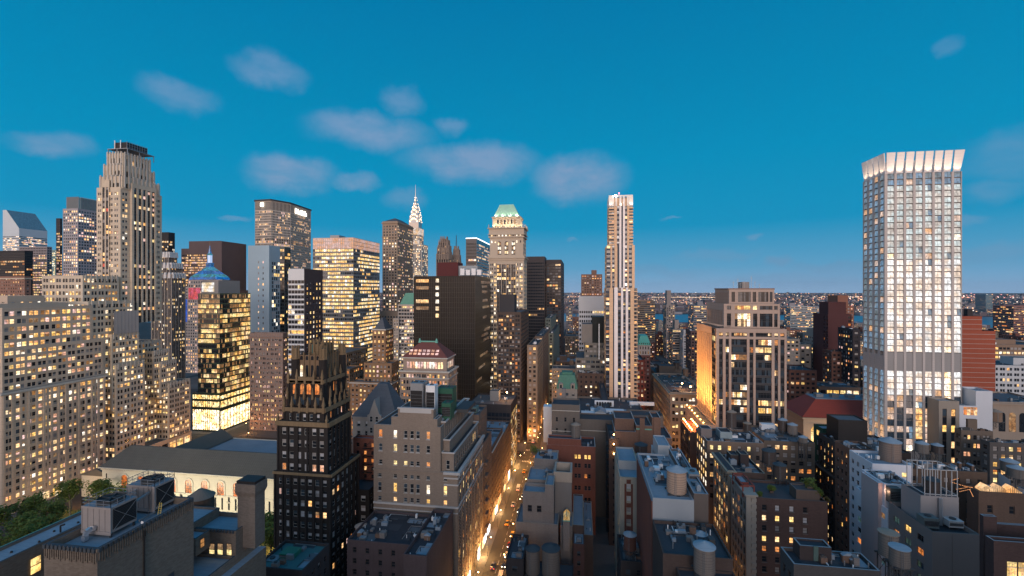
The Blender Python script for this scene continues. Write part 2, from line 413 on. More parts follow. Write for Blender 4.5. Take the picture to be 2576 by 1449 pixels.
CONC = wall('roof_coping', (.33, .32, .31), .2)
OCC = []
class Bld:
    def __init__(s, name, label, cat='building', mat=None, loc=None, group=None, roof=None, cope=None, seed=None):
        s.args = (name, label, cat, group); s.mat = mat; s.roofm = roof or roofmat('roof_felt', (.10, .115, .13)); s.cope = cope or mat
        s.wb = MB(); s.rb = MB(); s.wins = []; s.extra = {}; s.loc = loc; s.rng = random.Random(seed if seed is not None else len(label)*7+sum(map(ord, label)))
        s.ext = None
    def part(s, name):
        return s.extra.setdefault(name, MB())
    def tier(s, x0, x1, y0, y1, z0, z1, W=None, S=None, N=None, E=None, mat=None, par=.9, cope=None, roof=None, t=.35):
        mat = mat or s.mat; cope = cope or s.cope; roof = roof or s.roofm
        if s.ext is None: s.ext = [x0, x1, y0, y1]
        else: s.ext = [min(s.ext[0], x0), max(s.ext[1], x1), min(s.ext[2], y0), max(s.ext[3], y1)]
        facade(s.wb, s.wins, (x0, y0), (1, 0), x1-x0, z0, z1, W, mat, s.rng)
        facade(s.wb, s.wins, (x1, y0), (0, 1), y1-y0, z0, z1, S, mat, s.rng)
        facade(s.wb, s.wins, (x0, y1), (0, -1), y1-y0, z0, z1, N, mat, s.rng)
        facade(s.wb, s.wins, (x1, y1), (-1, 0), x1-x0, z0, z1, E, mat, s.rng)
        zr = z1-par
        if par > .05:
            a, b, c, d = x0+t, x1-t, y0+t, y1-t
            for (p, q) in (((a,c),(b,c)), ((b,c),(b,d)), ((b,d),(a,d)), ((a,d),(a,c))):
                s.wb.quad((q[0],q[1],zr), (p[0],p[1],zr), (p[0],p[1],z1), (q[0],q[1],z1), mat)
            s.wb.quad((x0,y0,z1),(x1,y0,z1),(b,c,z1),(a,c,z1), cope); s.wb.quad((x1,y0,z1),(x1,y1,z1),(b,d,z1),(b,c,z1), cope)
            s.wb.quad((x1,y1,z1),(x0,y1,z1),(a,d,z1),(b,d,z1), cope); s.wb.quad((x0,y1,z1),(x0,y0,z1),(a,c,z1),(a,d,z1), cope)
            s.rb.quad((a,c,zr),(b,c,zr),(b,d,zr),(a,d,zr), roof)
        else: s.rb.quad((x0,y0,z1),(x1,y0,z1),(x1,y1,z1),(x0,y1,z1), roof)
        s.last = (x0, x1, y0, y1, z1); return s.last
    def pt(s, xl, xr, Y0, xf, ytop, z0=0, depth=None, **kw):
        """tier measured in the photograph: west face from xl to xr at street distance Y0, side face out to xf, top edge at ytop"""
        x0, x1 = X(xl, Y0), X(xr, Y0)
        if depth is None:
            xs = x1 if xf > xr else x0
            depth = xs/kx(xf)-Y0
        xs = x1 if (x1+x0)/2 < 0 else x0
        z1 = Z(ytop, xs, Y0)
        return s.tier(x0, x1, Y0, Y0+depth, z0, z1, **kw)
    def band(s, T, z, h=.6, out=.4, mat=None, name='cornice'):
        x0, x1, y0, y1 = T[:4]; mb = s.part(name); mat = mat or s.cope
        mb.box(x0-out, x1+out, y0-out, y1+out, z, z+h, mat)
    def ringband(s, T, z, h=.6, out=.4, mat=None, name='cornice'):
        """moulding that runs round the walls without closing over the roof"""
        x0, x1, y0, y1 = T[:4]; mb = s.part(name); mat = mat or s.cope; e = .012
        mb.box(x0-out, x1+out, y0-out, y0-e, z, z+h, mat); mb.box(x0-out, x1+out, y1+e, y1+out, z, z+h, mat)
        mb.box(x0-out, x0-e, y0-e, y1+e, z, z+h, mat); mb.box(x1+e, x1+out, y0-e, y1+e, z, z+h, mat)
    def done(s, indiv=100):
        e = s.ext; OCC.append(tuple(e)); loc = s.loc or ((e[0]+e[1])/2, (e[2]+e[3])/2, 0)
        n, l, c, g = s.args; r = thing(n, l, c, loc, g); s.root = r
        s.wb.build('wall', r); s.rb.build('roof', r)
        place_windows(s.wins, r, indiv)
        for k, mb in s.extra.items():
            if isinstance(mb, list):
                for b in mb: b.build(k, r)
            else: mb.build(k, r)
        return r
    def multi(s, name):
        mb = MB(); s.extra.setdefault(name, []).append(mb); return mb
# ---------------------------------------------------------------- colours of walls
LIME = wall('limestone_warm', (.57, .485, .375), .2, course=3.6)
LIME2 = wall('limestone_grey', (.48, .45, .40), .2)
TAN = wall('tan_brick', (.34, .27, .20), .2)
TAUPE = wall('taupe_brick', (.26, .205, .165), .2, brick=.35)
BRN = wall('brown_brick', (.16, .105, .08), .25, brick=.4)
DKB = wall('dark_brown_brick', (.085, .062, .055), .3, brick=.4)
REDB = wall('red_brick', (.19, .075, .055), .25, brick=.4)
GREYB = wall('grey_brick', (.20, .185, .18), .25, brick=.4)
DARK = wall('dark_stone', (.045, .04, .042), .3)
WHT = wall('white_panel', (.60, .62, .64), .08)
WHT2 = wall('white_render', (.62, .60, .58), .1)
BLUEW = wall('pale_blue_panel', (.34, .47, .55), .08, rough=.45, spec=.5)
CREAM = wall('cream_stone', (.62, .55, .42), .15)
BLK = wall('black_metal', (.022, .021, .022), .3, rough=.5)
SPAN = wall('dark_spandrel', (.045, .045, .05), .3, rough=.5)
SPANB = wall('bronze_spandrel', (.07, .05, .04), .3, rough=.5)
PINK = wall('pink_granite', (.42, .32, .265), .12, course=1.9)
STEEL = plain('galvanised_steel', (.30, .32, .34), .45, .6)
STEELD = plain('dark_steel', (.06, .065, .07), .6, .3)
COPPER = plain('green_copper', (.13, .36, .29), .6, vary=.3)
SLATE = roofmat('slate_roof', (.085, .095, .11))
ROOFB = roofmat('silver_roof', (.22, .27, .32), .4)
ROOFD = roofmat('tar_roof', (.045, .05, .06))
GOLD = wall('gilded_terracotta', (.22, .155, .09), .5)
RTILE = roofmat('red_tile_roof', (.30, .055, .035), .35)
WPAINT = plain('white_paint', (.75, .76, .77), .5)

warmT = ('warm', 'yellow', 'warm', 'white', 'peach', 'dim')
offT = ('yellow', 'warm', 'white', 'yellow', 'dim')
S_pair = style(bay=5.2, fl=3.7, pat=((.06, .42), (.48, .84)), v=(.24, .80), lit=.58, tones=('warm', 'white', 'warm', 'yellow', 'peach', 'dim'), kind='split', rec=.3, run=.45, dark=('dark', 'blue', 'dark', 'blind'))
S_punch = style(bay=3.1, fl=3.4, pat=((.28, .72),), v=(.25, .75), lit=.3, tones=warmT, kind='split', rec=.25)
S_off = style(bay=2.2, fl=3.8, pat=((.06, .94),), v=(.24, .84), lit=.75, tones=offT, kind='pane', rec=.15, run=.75, dark=('dark', 'blue'))

# ================================================================ far left group
b = Bld('skyscraper', 'white skyscraper with steeply slanted top at the far left', 'skyscraper', wall('aluminium_panel', (.52, .58, .62), .06, rough=.4))
st = style(bay=2.4, fl=4.0, pat=((0, 1),), v=(.3, .75), lit=.5, tones=('peach', 'warm', 'white'), kind='pane', rec=.1, run=.7, top=1, dark=('dark', 'blue'), mg=.1)
x0, x1 = X(7, 860), X(48, 860); zE = Z(574, x1, 860); zR = Z(527, x1, 860); y1 = x1/kx(119)
zb = Z(592, x1, 860)
b.tier(x0, x1, 860, y1, 60, zb, W=st, S=st, par=0)
b.tier(x0, x1, 860, y1, zb, zE, par=0)
mb = b.part('slanted_roof'); m_ = b.mat; xr = x0+(x1-x0)*.22; gm = glass('slant_glass', (.13, .22, .26), .2, .8)
mb.quad((x0,860,zE),(x1,860,zE),(xr,860,zR),(x0,860,zR), m_); mb.quad((x1,860,zE),(x1,y1,zE),(xr,y1,zR),(xr,860,zR), gm)
mb.quad((x1,y1,zE),(x0,y1,zE),(x0,y1,zR),(xr,y1,zR), m_); mb.quad((x0,860,zR),(xr,860,zR),(xr,y1,zR),(x0,y1,zR), m_); mb.quad((x0,y1,zE),(x0,860,zE),(x0,860,zR),(x0,y1,zR), m_)
b.done(0)
b = Bld('office_tower', 'grey grid office block in front of the slant-topped white skyscraper', 'office tower', wall('grey_precast', (.27, .24, .25), .1))
st = style(bay=3.2, fl=3.9, pat=((.12, .92),), v=(.25, .8), lit=.75, tones=('warm', 'peach', 'yellow', 'dim'), kind='pane', run=.7, dark=('dark',), top=1.2,
           prob=lambda i, j, n, nf: 0 if j > nf-4 or j < 1 else .7)
b.pt(48, 118, 620, 131, 620, z0=60, W=st, S=st); b.done(0)
b = Bld('office_tower', 'low black office block with sparse amber strips at the left edge', 'office tower', BLK)
st = style(bay=1.7, fl=3.9, pat=((.03, .97),), v=(.3, .85), lit=.2, tones=('orange', 'dim', 'warm'), kind='pane', run=.85, dark=('dark',), top=3)
b.pt(-60, 62, 560, 83, 630, z0=60, W=st, S=st); b.done(0)
b = Bld('office_tower', 'slender pale green glass tower in the gap beside the grey grid block', 'office tower', wall('green_panel', (.25, .42, .40), .1))
st = style(bay=2.2, fl=3.8, pat=((.05, .95),), v=(.3, .85), lit=.4, tones=('white', 'yellow'), kind='pane', dark=('blue',))
b.pt(128, 139, 700, 142, 628, z0=60, W=st, S=st); b.done(0)
b = Bld('office_tower', 'narrow dark slab left of the octagonal glass tower', 'office tower', DARK)
st = style(bay=2.2, fl=4.2, pat=((.1, .9),), v=(.25, .8), lit=.8, tones=('warm', 'yellow', 'peach'), kind='pane', dark=('dark',), prob=lambda i, j, n, nf: 0 if j > nf-6 else .9)
b.pt(141, 151, 600, 157, 549, z0=60, W=st, S=st); b.done(0)
b = Bld('skyscraper', 'pale granite and glass skyscraper with a fluted glass crown', 'skyscraper', wall('pale_granite', (.34, .32, .34), .08))
st = style(bay=3.2, fl=3.9, pat=((.15, .85),), v=(.22, .8), lit=.5, tones=('peach', 'warm', 'white', 'warm'), kind='pane', run=.6, dark=('blue', 'blue', 'dark'), top=2)
T = b.pt(158, 196, 500, 258, 524, z0=60, W=st, S=st)
gl = glass('crown_glass', (.30, .46, .44), .3, .6); mb = b.part('glass_crown')
cx0, cx1, cy0, cy1 = T[0]+3, T[1]-2, T[2]+3, T[3]-3; zt = Z(497, cx1, cy0)
mb.box(cx0, cx1, cy0, cy1, T[4], zt, gl)
for k in range(15):
    xx = cx0+(cx1-cx0)*k/14; mb.box(xx-.25, xx+.25, cy0-.9, cy0-.02, T[4], zt+1, STEEL)
for k in range(1, 15):
    yy = cy0+(cy1-cy0)*k/14; mb.box(cx1+.02, cx1+.9, yy-.25, yy+.25, T[4], zt+1, STEEL)
b.done(0)
# far-left low rises behind the pale wall block
b = Bld('office_building', 'red brick building with ornate cornice low at the left edge', 'building', wall('rose_brick', (.27, .15, .11), .2))
T = b.pt(-40, 62, 400, 78, 695, z0=40, W=S_punch, S=S_punch); b.ringband(T, T[4]-3, 1.2, .9, LIME); b.done(0)
b = Bld('office_building', 'grey mansarded stone building left of the stepped limestone skyscraper', 'building', wall('grey_limestone', (.27, .24, .235), .2))
T = b.pt(105, 190, 400, 215, 728, z0=40, W=S_punch, S=S_punch); b.ringband(T, T[4]-1, 1, 1, LIME2)
b.tier(T[0]+4, T[1]-4, T[2]+4, T[3]-3, T[4], Z(702, T[1], T[2]), W=S_punch, S=S_punch); b.done(0)

# ================================================================ long office block along 42nd street
b = Bld('office_block', 'huge tan office block filling the left edge with rows of paired lit windows', 'office block', wall('salmon_limestone', (.52, .42, .325), .15, course=3.7), cope=LIME2)
XS = -295.0
st = dict(S_pair); st.update(prob=lambda i, j, n, nf: .62 if j > nf*.35 else .5)
stb = style(bay=7, fl=6, pat=((.1, .9),), v=(.12, .8), lit=.8, tones=('yellow', 'white', 'warm'), kind='grid', rec=.5, base=0, top=.5)
ya = 193; yb = XS/kx(265)
def zl(xd, yd): Yq = XS/kx(xd); return Z(yd, XS, Yq)
zA = zl(60, 962); zB = zl(100, 870)
z_c1 = zl(30, 985)
T1 = b.tier(XS-40, XS, ya, yb, 0, 7, S=stb, par=0, W=stb)
T1 = b.tier(XS-40, XS, ya, yb, 7, z_c1, W=st, S=st, par=0)
b.ringband(T1, z_c1-1.2, 1.0, .8, LIME2)
T2 = b.tier(XS-40, XS-1.2, ya+1, yb, z_c1, zl(255, 852), W=st, S=st)
z3 = zl(230, 768)
yc = (XS-3)/kx(232)
T3 = b.tier(XS-40, XS-2.8, ya+2, yc, T2[4]-.9, z3, W=st, S=st)
T4 = b.tier(XS-42, XS-6.5, ya+3, XS/kx(195), z3-.9, zl(130, 762), W=None, S=None)
st5 = style(bay=4.4, fl=6, pat=((.3, .7),), v=(.2, .75), lit=.6, tones=('warm', 'white'), kind='sash', rec=.4, dark=('pale', 'dark'), base=1, top=3)
T5 = b.tier(XS-45, XS-8, XS/kx(50), XS/kx(142), T4[4]-.9, zl(100, 744), S=st5, W=st5)
mb = b.part('pier')
for k in range(15):
    yy = ya+.8+(yb-ya-1.6)*k/14; mb.box(XS+.01, XS+.5, yy-.5, yy+.5, 7, z_c1-1.3, b.mat)
b.done(100)
b = Bld('office_block', 'pale stone annex stepping down beside the tan block with orange windows', 'office block', wall('tan_limestone', (.37, .30, .24), .15, course=3.7))
b = None

# ================================================================ stepped limestone skyscraper on the corner
b = Bld('skyscraper', 'tall stepped limestone art deco skyscraper with a rooftop cooling platform', 'skyscraper', LIME, seed=5)
sv = style(bay=3.2, fl=3.75, pat=((.2, .8),), v=(.28, .86), lit=.40, tones=('warm', 'peach', 'white', 'yellow'), kind='pair', rec=.55, sp=SPAN, run=.35, dark=('dark', 'dark', 'blue'), mg=.8, top=3)
sp_ = style(bay=4.6, fl=3.75, pat=((.12, .40), (.50, .78)), v=(.28, .76), lit=.26, tones=('warm', 'peach', 'white'), kind='split', rec=.3, run=.4, dark=('dark', 'blue', 'dark', 'blind'), top=2.5)
Y0 = 262; x1 = X(302, Y0); yF = x1/kx(406); x0 = X(243, Y0)
def ztop(yd): return Z(yd, x1, Y0)
zs = ztop(470)
b.tier(x0, x1, Y0, yF, 95, zs, W=sp_, S=None)
# south side: end bays punched, centre bay projecting with dark vertical strips
yc0, yc1 = x1/kx(326), x1/kx(388)
facade(b.wb, b.wins, (x1+.36, Y0), (0, 1), yc0-Y0, 95, zs, sp_, LIME, b.rng)
b.tier(x1, x1+2.0, yc0, yc1, 95, zs+4, S=sv)
facade(b.wb, b.wins, (x1+.36, yc1), (0, 1), yF-yc1, 95, zs, sp_, LIME, b.rng); b.wb.quad((x1, Y0, 95), (x1+.36, Y0, 95), (x1+.36, Y0, zs), (x1, Y0, zs), LIME)
# west centre strip
facade(b.wb, b.wins, (x0+4.4, Y0-.6), (1, 0), 6.2, 110, zs+5, style(bay=3, fl=3.75, pat=((.15, .85),), v=(.3, .85), lit=.15, tones=('warm', 'red'), kind='pane', rec=.4, sp=SPAN, mg=.4, top=4), LIME, b.rng)
b.wb.box(x0+4.4, x0+10.6, Y0-.58, Y0-.05, zs, zs+5, LIME)
prev = zs; ins = 2.6
tl = [(442, 1.2, 2.0), (412, 3.0, 5.0), (381, 4.6, 7.5)]
for k, (yd, a, c) in enumerate(tl):
    zt = ztop(yd); stp = style(bay=3.4, fl=(4.6 if k else 3.9), pat=((.25, .75),), v=(.1, .9), lit=.14, tones=('warm', 'white'), kind='pane', rec=.7, sp=SPAN, base=0, top=4.5-k*.5, dark=('dark',), mg=1.5)
    b.tier(x0+a, x1+1.5-a*.5, Y0+a*.6, yF-c, prev-1, zt, W=stp, S=stp, par=1.2)
    mb = b.part('buttress'); n = 9
    for q in range(n):
        yy = Y0+a*.6+(yF-c-Y0-a*.6)*(q+.5)/n; xx = x1+1.5-a*.5
        mb.box(xx+.01, xx+.6, yy-.45, yy+.45, prev, zt+.9, LIME2)
    for q in range(6):
        xx = x0+a+(x1+1.5-a*1.5-x0)*(q+.5)/6
        mb.box(xx-.45, xx+.45, Y0+a*.6-.6, Y0+a*.6-.01, prev, zt+.9, LIME2)
    prev = zt
TT = b.last
b.done(100)
# cooling platform on its roof
cpx, cpy = (TT[0]+TT[1])/2, (TT[2]+TT[3])/2
t = thing('cooling_platform', 'steel platform with dark louvred coolers on top of the stepped limestone skyscraper', 'cooling unit', (cpx, cpy, TT[4]))
mb = MB(); zq = TT[4]+3.2
mb.box(TT[0]-1, TT[1]+2, TT[2]+1.2, TT[3]+1, zq, zq+.4, STEEL)
for xx in (TT[0]-.6, cpx, TT[1]+1.6):
    for yy in (TT[2]+1.6, cpy, TT[3]+.6): mb.bar((xx, yy, TT[4]-1.1), (xx, yy, zq), .18, STEEL)
mb.build('platform', t)
mb = MB(); mb.box(TT[0]+2.2, TT[1]-.5, TT[2]+3, TT[3]-2.4, zq+.42, zq+5, BLK, top=STEEL); mb.build('louvre_box', t)
mb = MB()
for k in range(9):
    a = k/8; yy = TT[2]+3+(TT[3]-5.4-TT[2])*a; mb.bar((TT[1]-.4, yy, zq+.4), (TT[1]-.4, yy, zq+5.6), .1, STEEL)
for zz in (1.8, 3.4, 5.4): mb.bar((TT[1]-.4, TT[2]+3, zq+zz), (TT[1]-.4, TT[3]-2.4, zq+zz), .08, STEEL)
for xx in (TT[0]+3.4, TT[0]+8): mb.cyl(xx, TT[2]+2.6, zq+.4, zq+6.4, .3, .3, WPAINT, 8)
mb.build('pipe_frame', t)

# its lower wings along the street
b = Bld('office_block', 'stepped limestone wings at the foot of the art deco skyscraper', 'office block', LIME, seed=9)
sw = style(bay=4.5, fl=3.7, pat=((.08, .42), (.50, .84)), v=(.24, .80), lit=.55, tones=('warm', 'yellow', 'white', 'dim'), kind='split', rec=.3, run=.4, dark=('dark', 'dark', 'blue'))
yE = XS/kx(482); ys = XS/kx(268)
sb = style(bay=6, fl=6, pat=((.1, .9),), v=(.12, .8), lit=.7, tones=('yellow', 'warm'), kind='grid', rec=.5)
b.tier(XS-30, XS, ys, yE, 0, zl(380, 1120), S=sb, par=.6)
z0 = zl(380, 1120)-.6
def wing(xa, xb, yt, dx=0, west=None, zb=None, depth=30):
    y0w, y1w = (XS-dx)/kx(xa), (XS-dx)/kx(xb)
    zt = Z(yt, XS-dx, (y0w+y1w)/2); T = b.tier(XS-dx-depth, XS-dx, y0w, y1w, zb or z0, zt, S=sw, W=sw, par=.8)
    mb = b.part('parapet_pier')  # row of separate small piers along the parapet
    for q in range(7):
        yy = y0w+(y1w-y0w)*(q+.5)/7; mb.box(XS-dx+.01, XS-dx+.45, yy-.35, yy+.35, zt-3.4, zt+.5, LIME2)
    return T
wing(292, 364, 912); wing(281, 350, 838, 1.2, zb=40); wing(222, 338, 757, 3.5, zb=60); wing(208, 300, 694, 8, zb=90)
wing(425, 479, 958); wing(404, 444, 908, 1.2, zb=40); wing(386, 426, 880, 3.0, zb=50); wing(340, 404, 858, 10)
b.done(100)
t = thing('scaffold', 'pale debris netting hung on scaffolding over the skyscraper wing', 'scaffolding', (XS-.2, XS/kx(300), zl(300, 850)))
mb = MB(); net = wall('debris_netting', (.42, .38, .36), .1)
xn = XS-1.2; mb.box(xn+.6, xn+.75, xn/kx(284), xn/kx(346), zl(320, 838), zl(320, 782), net); mb.build('netting', t)
mb = MB()
for k in range(8):
    yy = xn/kx(284)+(xn/kx(346)-xn/kx(284))*k/7; mb.bar((xn+.9, yy, zl(320, 840)), (xn+.9, yy, zl(320, 780)), .07, STEEL)
mb.build('pole', t)

# gothic stepped limestone building right behind it
b = Bld('office_tower', 'grey gothic tower with pale pointed parapets right of the limestone skyscraper', 'office tower', wall('gothic_stone', (.28, .24, .21), .18))
sg = style(bay=3.6, fl=3.7, pat=((.12, .42), (.52, .84)), v=(.28, .8), lit=.3, tones=('warm', 'white', 'yellow'), kind='pane', rec=.6, sp=SPAN, run=.3, dark=('dark', 'dark', 'blue'), top=2)
Yg = 400
for k, (xl, xr, xf, yt, zb) in enumerate([(380, 432, 467, 690, 10), (384, 428, 459, 665, 0), (388, 424, 446, 638, 0)]):
    T = b.pt(xl, xr, Yg+k*4, xf, yt, z0=zb if zb else prev-1, W=sg, S=sg); prev = T[4]
    mb = b.part('pinnacle'); n = 5
    for q in range(n):
        for (xx, yy) in ((T[0]+(T[1]-T[0])*(q+.5)/n, T[2]), (T[1], T[2]+(T[3]-T[2])*(q+.5)/n)):
            mb.frustum((xx-1.5, xx+1.5, yy-1.0, yy+1.0), (xx-.9, xx+.9, yy-.7, yy+.7), T[4]-4, T[4]+1.8, WHT2)
b.done(100)
b = Bld('office_tower', 'black ribbed office tower peeking over the gothic tower', 'office tower', BLK)
st = style(bay=2.0, fl=3.9, pat=((.2, .9),), v=(.2, .85), lit=.25, tones=('warm', 'white'), kind='pane', run=.7, dark=('dark', 'louvre'), top=13)
b.pt(395, 424, 620, 440, 584, z0=80, W=st, S=st); b.done(0)
b = Bld('office_tower', 'wide brown office tower with a blank core behind the blue domed roof', 'office tower', wall('mauve_granite', (.115, .085, .085), .1))
st = style(bay=2.4, fl=3.9, pat=((.12, .88),), v=(.2, .78), lit=.72, tones=('warm', 'peach', 'warm', 'dim'), kind='pane', run=.55, dark=('dark',), top=9)
T = b.pt(456, 556, 640, 593, 624, z0=60, W=st, S=st)
b.tier(X(478, 640), X(556, 640), 640-2, 680, Z(640, T[1], 640), Z(606, T[1], 640), par=.5)
b.tier(X(524, 640), X(560, 640)+1, 637, 690, 60, Z(607, T[1], 640), par=.5)
b.done(0)

# gilded blue-lit dome building
b = Bld('office_tower', 'ornate stone tower with red and blue lit top under a glowing blue pyramidal roof', 'office tower', wall('helm_stone', (.34, .30, .28), .12))
Yh = 520; st = style(bay=3.4, fl=3.8, pat=((.25, .75),), v=(.25, .78), lit=.4, tones=('warm', 'peach'), kind='pane', dark=('dark', 'blue'))
T = b.pt(466, 560, Yh, 582, 722, z0=10, W=st, S=st)
T2 = b.tier(T[0]+2, T[1]-2, T[2]+2, T[3]-2, T[4]-1, Z(703, T[1], Yh), W=st, S=st, par=0)
blue = glow('roof_blue_glow', (.0, .22, .80), .55, .55, .35); teal = glow('roof_teal_glow', (.05, .45, .55), .55, .5, .5)  # blue lighting of the roof put into its colour as glow
mb = b.part('blue_roof'); c_x = X(528, Yh+12); c_y = Yh+12; hw = (T2[1]-T2[0])/2*.82; zz = T2[4]
pr = [(0, 1.0), (5, .93), (11, .72), (18, .45), (25, .22), (29, .16)]
for k in range(len(pr)-1):
    h0, r0 = pr[k]; h1, r1 = pr[k+1]; ry = .55
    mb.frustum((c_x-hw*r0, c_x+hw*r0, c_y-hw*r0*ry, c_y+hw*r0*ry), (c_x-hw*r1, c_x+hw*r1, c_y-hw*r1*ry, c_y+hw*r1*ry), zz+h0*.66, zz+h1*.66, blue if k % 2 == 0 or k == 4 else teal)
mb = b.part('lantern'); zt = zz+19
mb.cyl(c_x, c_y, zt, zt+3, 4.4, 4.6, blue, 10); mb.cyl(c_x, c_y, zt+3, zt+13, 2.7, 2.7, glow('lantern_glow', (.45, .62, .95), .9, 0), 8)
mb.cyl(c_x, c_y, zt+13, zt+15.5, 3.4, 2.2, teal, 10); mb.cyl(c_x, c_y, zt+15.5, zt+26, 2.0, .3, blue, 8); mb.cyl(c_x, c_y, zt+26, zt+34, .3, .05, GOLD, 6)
mb = b.part('light_wash_panel'); mb.box(T2[0]+3, T2[0]+20, T[2]-.3, T[2]-.02, T[4]-16, T[4]-1, glow('red_wash_glow', (1, .12, .16), .75, .6, .3))  # red and blue light on the stone, put in as glowing boxes
mb.box(T[0]-.3, T[0]+3, T[2]-.35, T[2]-.05, T[4]-45, T[4]-16, glow('blue_wash_glow', (.02, .14, 1), .7, .4, .3))
b.done(0)

# ================================================================ glass corner building
b = Bld('glass_office', 'dark green glass office building glowing yellow with a blazing white shopfront base', 'office building', wall('green_glass_spandrel', (.03, .06, .035), .4, rough=.25, spec=.9), seed=3)
so = style(bay=2.6, fl=4.0, pat=((.02, .98),), v=(.22, .93), lit=.78, tones=('yellow', 'yellow', 'warm', 'dim', 'dim', 'yellow'), kind='cross', fr='grill', rec=.12, run=.72, dark=('dark', 'dark', 'dim'), mg=.2, top=.8, mixup=.2)
Yc = XS/kx(553); x1 = XS; x0 = X(498, Yc); yF = x1/kx(630)
zp = Z(990, x1, Yc); zt = Z(738, x1, Yc)
shop = glow('shop_blaze', (1, .70, .32), 3.6, .85, .8, sample='AUTO'); shopy = glow('shop_band', (1, .66, .22), 2.4, .85, .5)
b.tier(x0-5, x1+.5, Yc-.5, yF+4, 0, zp, W=None, S=None, par=.5)
b.tier(x0, x1, Yc, yF, zp-.5, zt, W=so, S=so)
mb = b.part('shopfront')
for (xa, xb, ya_, yb_) in ((x0-4.4, x1-.2, Yc-.62, Yc-.52),):
    mb.box(xa, xb, ya_-.15, yb_, 1.5, 18, shop); mb.box(xa, xb, ya_-.1, yb_, 20.5, 25, shopy); mb.box(xa, xb, ya_-.1, yb_, 27, zp-1.5, shopy)
mb.box(x1+.52, x1+.7, Yc, yF+3, 1.5, 17, shop); mb.box(x1+.52, x1+.62, Yc, yF+3, 20, 25, shopy); mb.box(x1+.52, x1+.6, Yc, yF+3, 27, zp-2, shopy)
for k in range(12):
    xx = x0-4.4+k*2; b.wb.box(xx, xx+.35, Yc-.95, Yc-.8, 0, zp-1, BLK); yy = Yc+k*(yF+3-Yc)/11; b.wb.box(x1+.75, x1+.9, yy, yy+.4, 0, zp-1, BLK)
b.tier(x0+1, x1-4, Yc+3, yF-8, zt-1, Z(705, x1, Yc), mat=wall('grey_panel', (.27, .26, .25), .1), par=.3)
mb = b.part('rooftop_screen'); scr = glow('cream_screen', (1, .86, .58), 1.05, .35, .2)
zl0, zl1 = zt+1, Z(707, x1, Yc)-1.2
for k in range(3):
    h = (zl1-zl0)/3; mb.box(x0+1.2, X(539, Yc+3), Yc+2.6, Yc+2.9, zl0+h*k+.25, zl0+h*(k+1), scr)
b.done(100)
b = Bld('office_tower', 'dark brown slab with amber strips right behind the green glass building', 'office tower', wall('brown_metal', (.05, .035, .03), .2))
st = style(bay=1.7, fl=3.8, pat=((.15, .85),), v=(.25, .8), lit=.25, tones=('orange', 'warm', 'dim'), kind='pane', run=.8, dark=('dark',), top=2.5)
b.pt(585, 640, 430, 656, 730, z0=20, W=st, S=st); b.done(0)
b = Bld('office_tower', 'smooth pale blue slab tower with three columns of tiny windows', 'office tower', BLUEW)
sn = style(bay=4.6, fl=5.4, pat=((.36, .60),), v=(.3, .68), lit=.35, tones=('warm', 'peach'), kind='pane', rec=.2, mg=4.0, top=14, base=60, skip=lambda i, j, n, nf: i < 1 or i > 3)
Yb = 415; T = b.pt(624, 677, Yb, 704, 617, z0=10, W=sn)
sgl = style(bay=3, fl=3.9, pat=((.05, .95),), v=(.1, .9), lit=.12, tones=('yellow', 'white'), kind='pane', dark=('blue', 'pale', 'blue'), top=14)
facade(b.wb, b.wins, (T[1]+.32, T[2]+3), (0, 1), T[3]-T[2]-3, 30, T[4]-2, sgl, BLUEW, b.rng)
b.done(60)
b = Bld('office_tower', 'dark teal glass tower tucked right of the pale blue slab', 'office tower', wall('teal_glass', (.03, .065, .07), .2, rough=.3, spec=.8))
st = style(bay=2.4, fl=3.9, pat=((.04, .96),), v=(.2, .85), lit=.3, tones=('yellow', 'warm'), kind='pane', dark=('dark', 'blue'), run=.6, top=2)
b.pt(676, 716, 455, 731, 621, z0=20, W=st, S=st); b.done(0)
b = Bld('office_building', 'pinkish masonry office building wrapped in scaffold lines beside the dark gilded tower', 'office building', wall('pink_masonry', (.30, .215, .18), .15, course=1.3))
st = style(bay=3.8, fl=3.8, pat=((.14, .42), (.52, .80)), v=(.28, .75), lit=.26, tones=('warm', 'yellow', 'peach'), kind='split', rec=.2, run=.35, dark=('dark', 'blind'), top=4)
T = b.pt(628, 712, 345, 724, 838, z0=0, W=st, S=st); b.ringband(T, T[4]-3.6, .6, .7)
mb = b.part('scaffold_tube')
for k in range(14):
    xx = T[0]+(T[1]-T[0])*k/13; mb.bar((xx, T[2]-1.2, 0), (xx, T[2]-1.2, T[4]+2), .05, STEEL)
for k in range(30):
    zz = 4+(T[4]-4)*k/29; mb.bar((T[0], T[2]-1.25, zz), (T[1], T[2]-1.25, zz), .05, STEEL)
b.done(100)

# ================================================================ lozenge shaped tower with signs
lab = 'broad lozenge shaped concrete tower carrying glowing white signs under its roof'
Ym = 650; r = thing('skyscraper', lab, 'skyscraper', (X(700, Ym), Ym+20, 0)); mb = MB(); rb = MB(); wl = []
conc = wall('precast_concrete', (.47, .41, .35), .08); rng = random.Random(8)
xa, xb = X(638, Ym), X(682, Ym); pC = (X(728, Ym+28), Ym+28-14)
A_ = (xa, Ym+3); B_ = (xb, Ym)
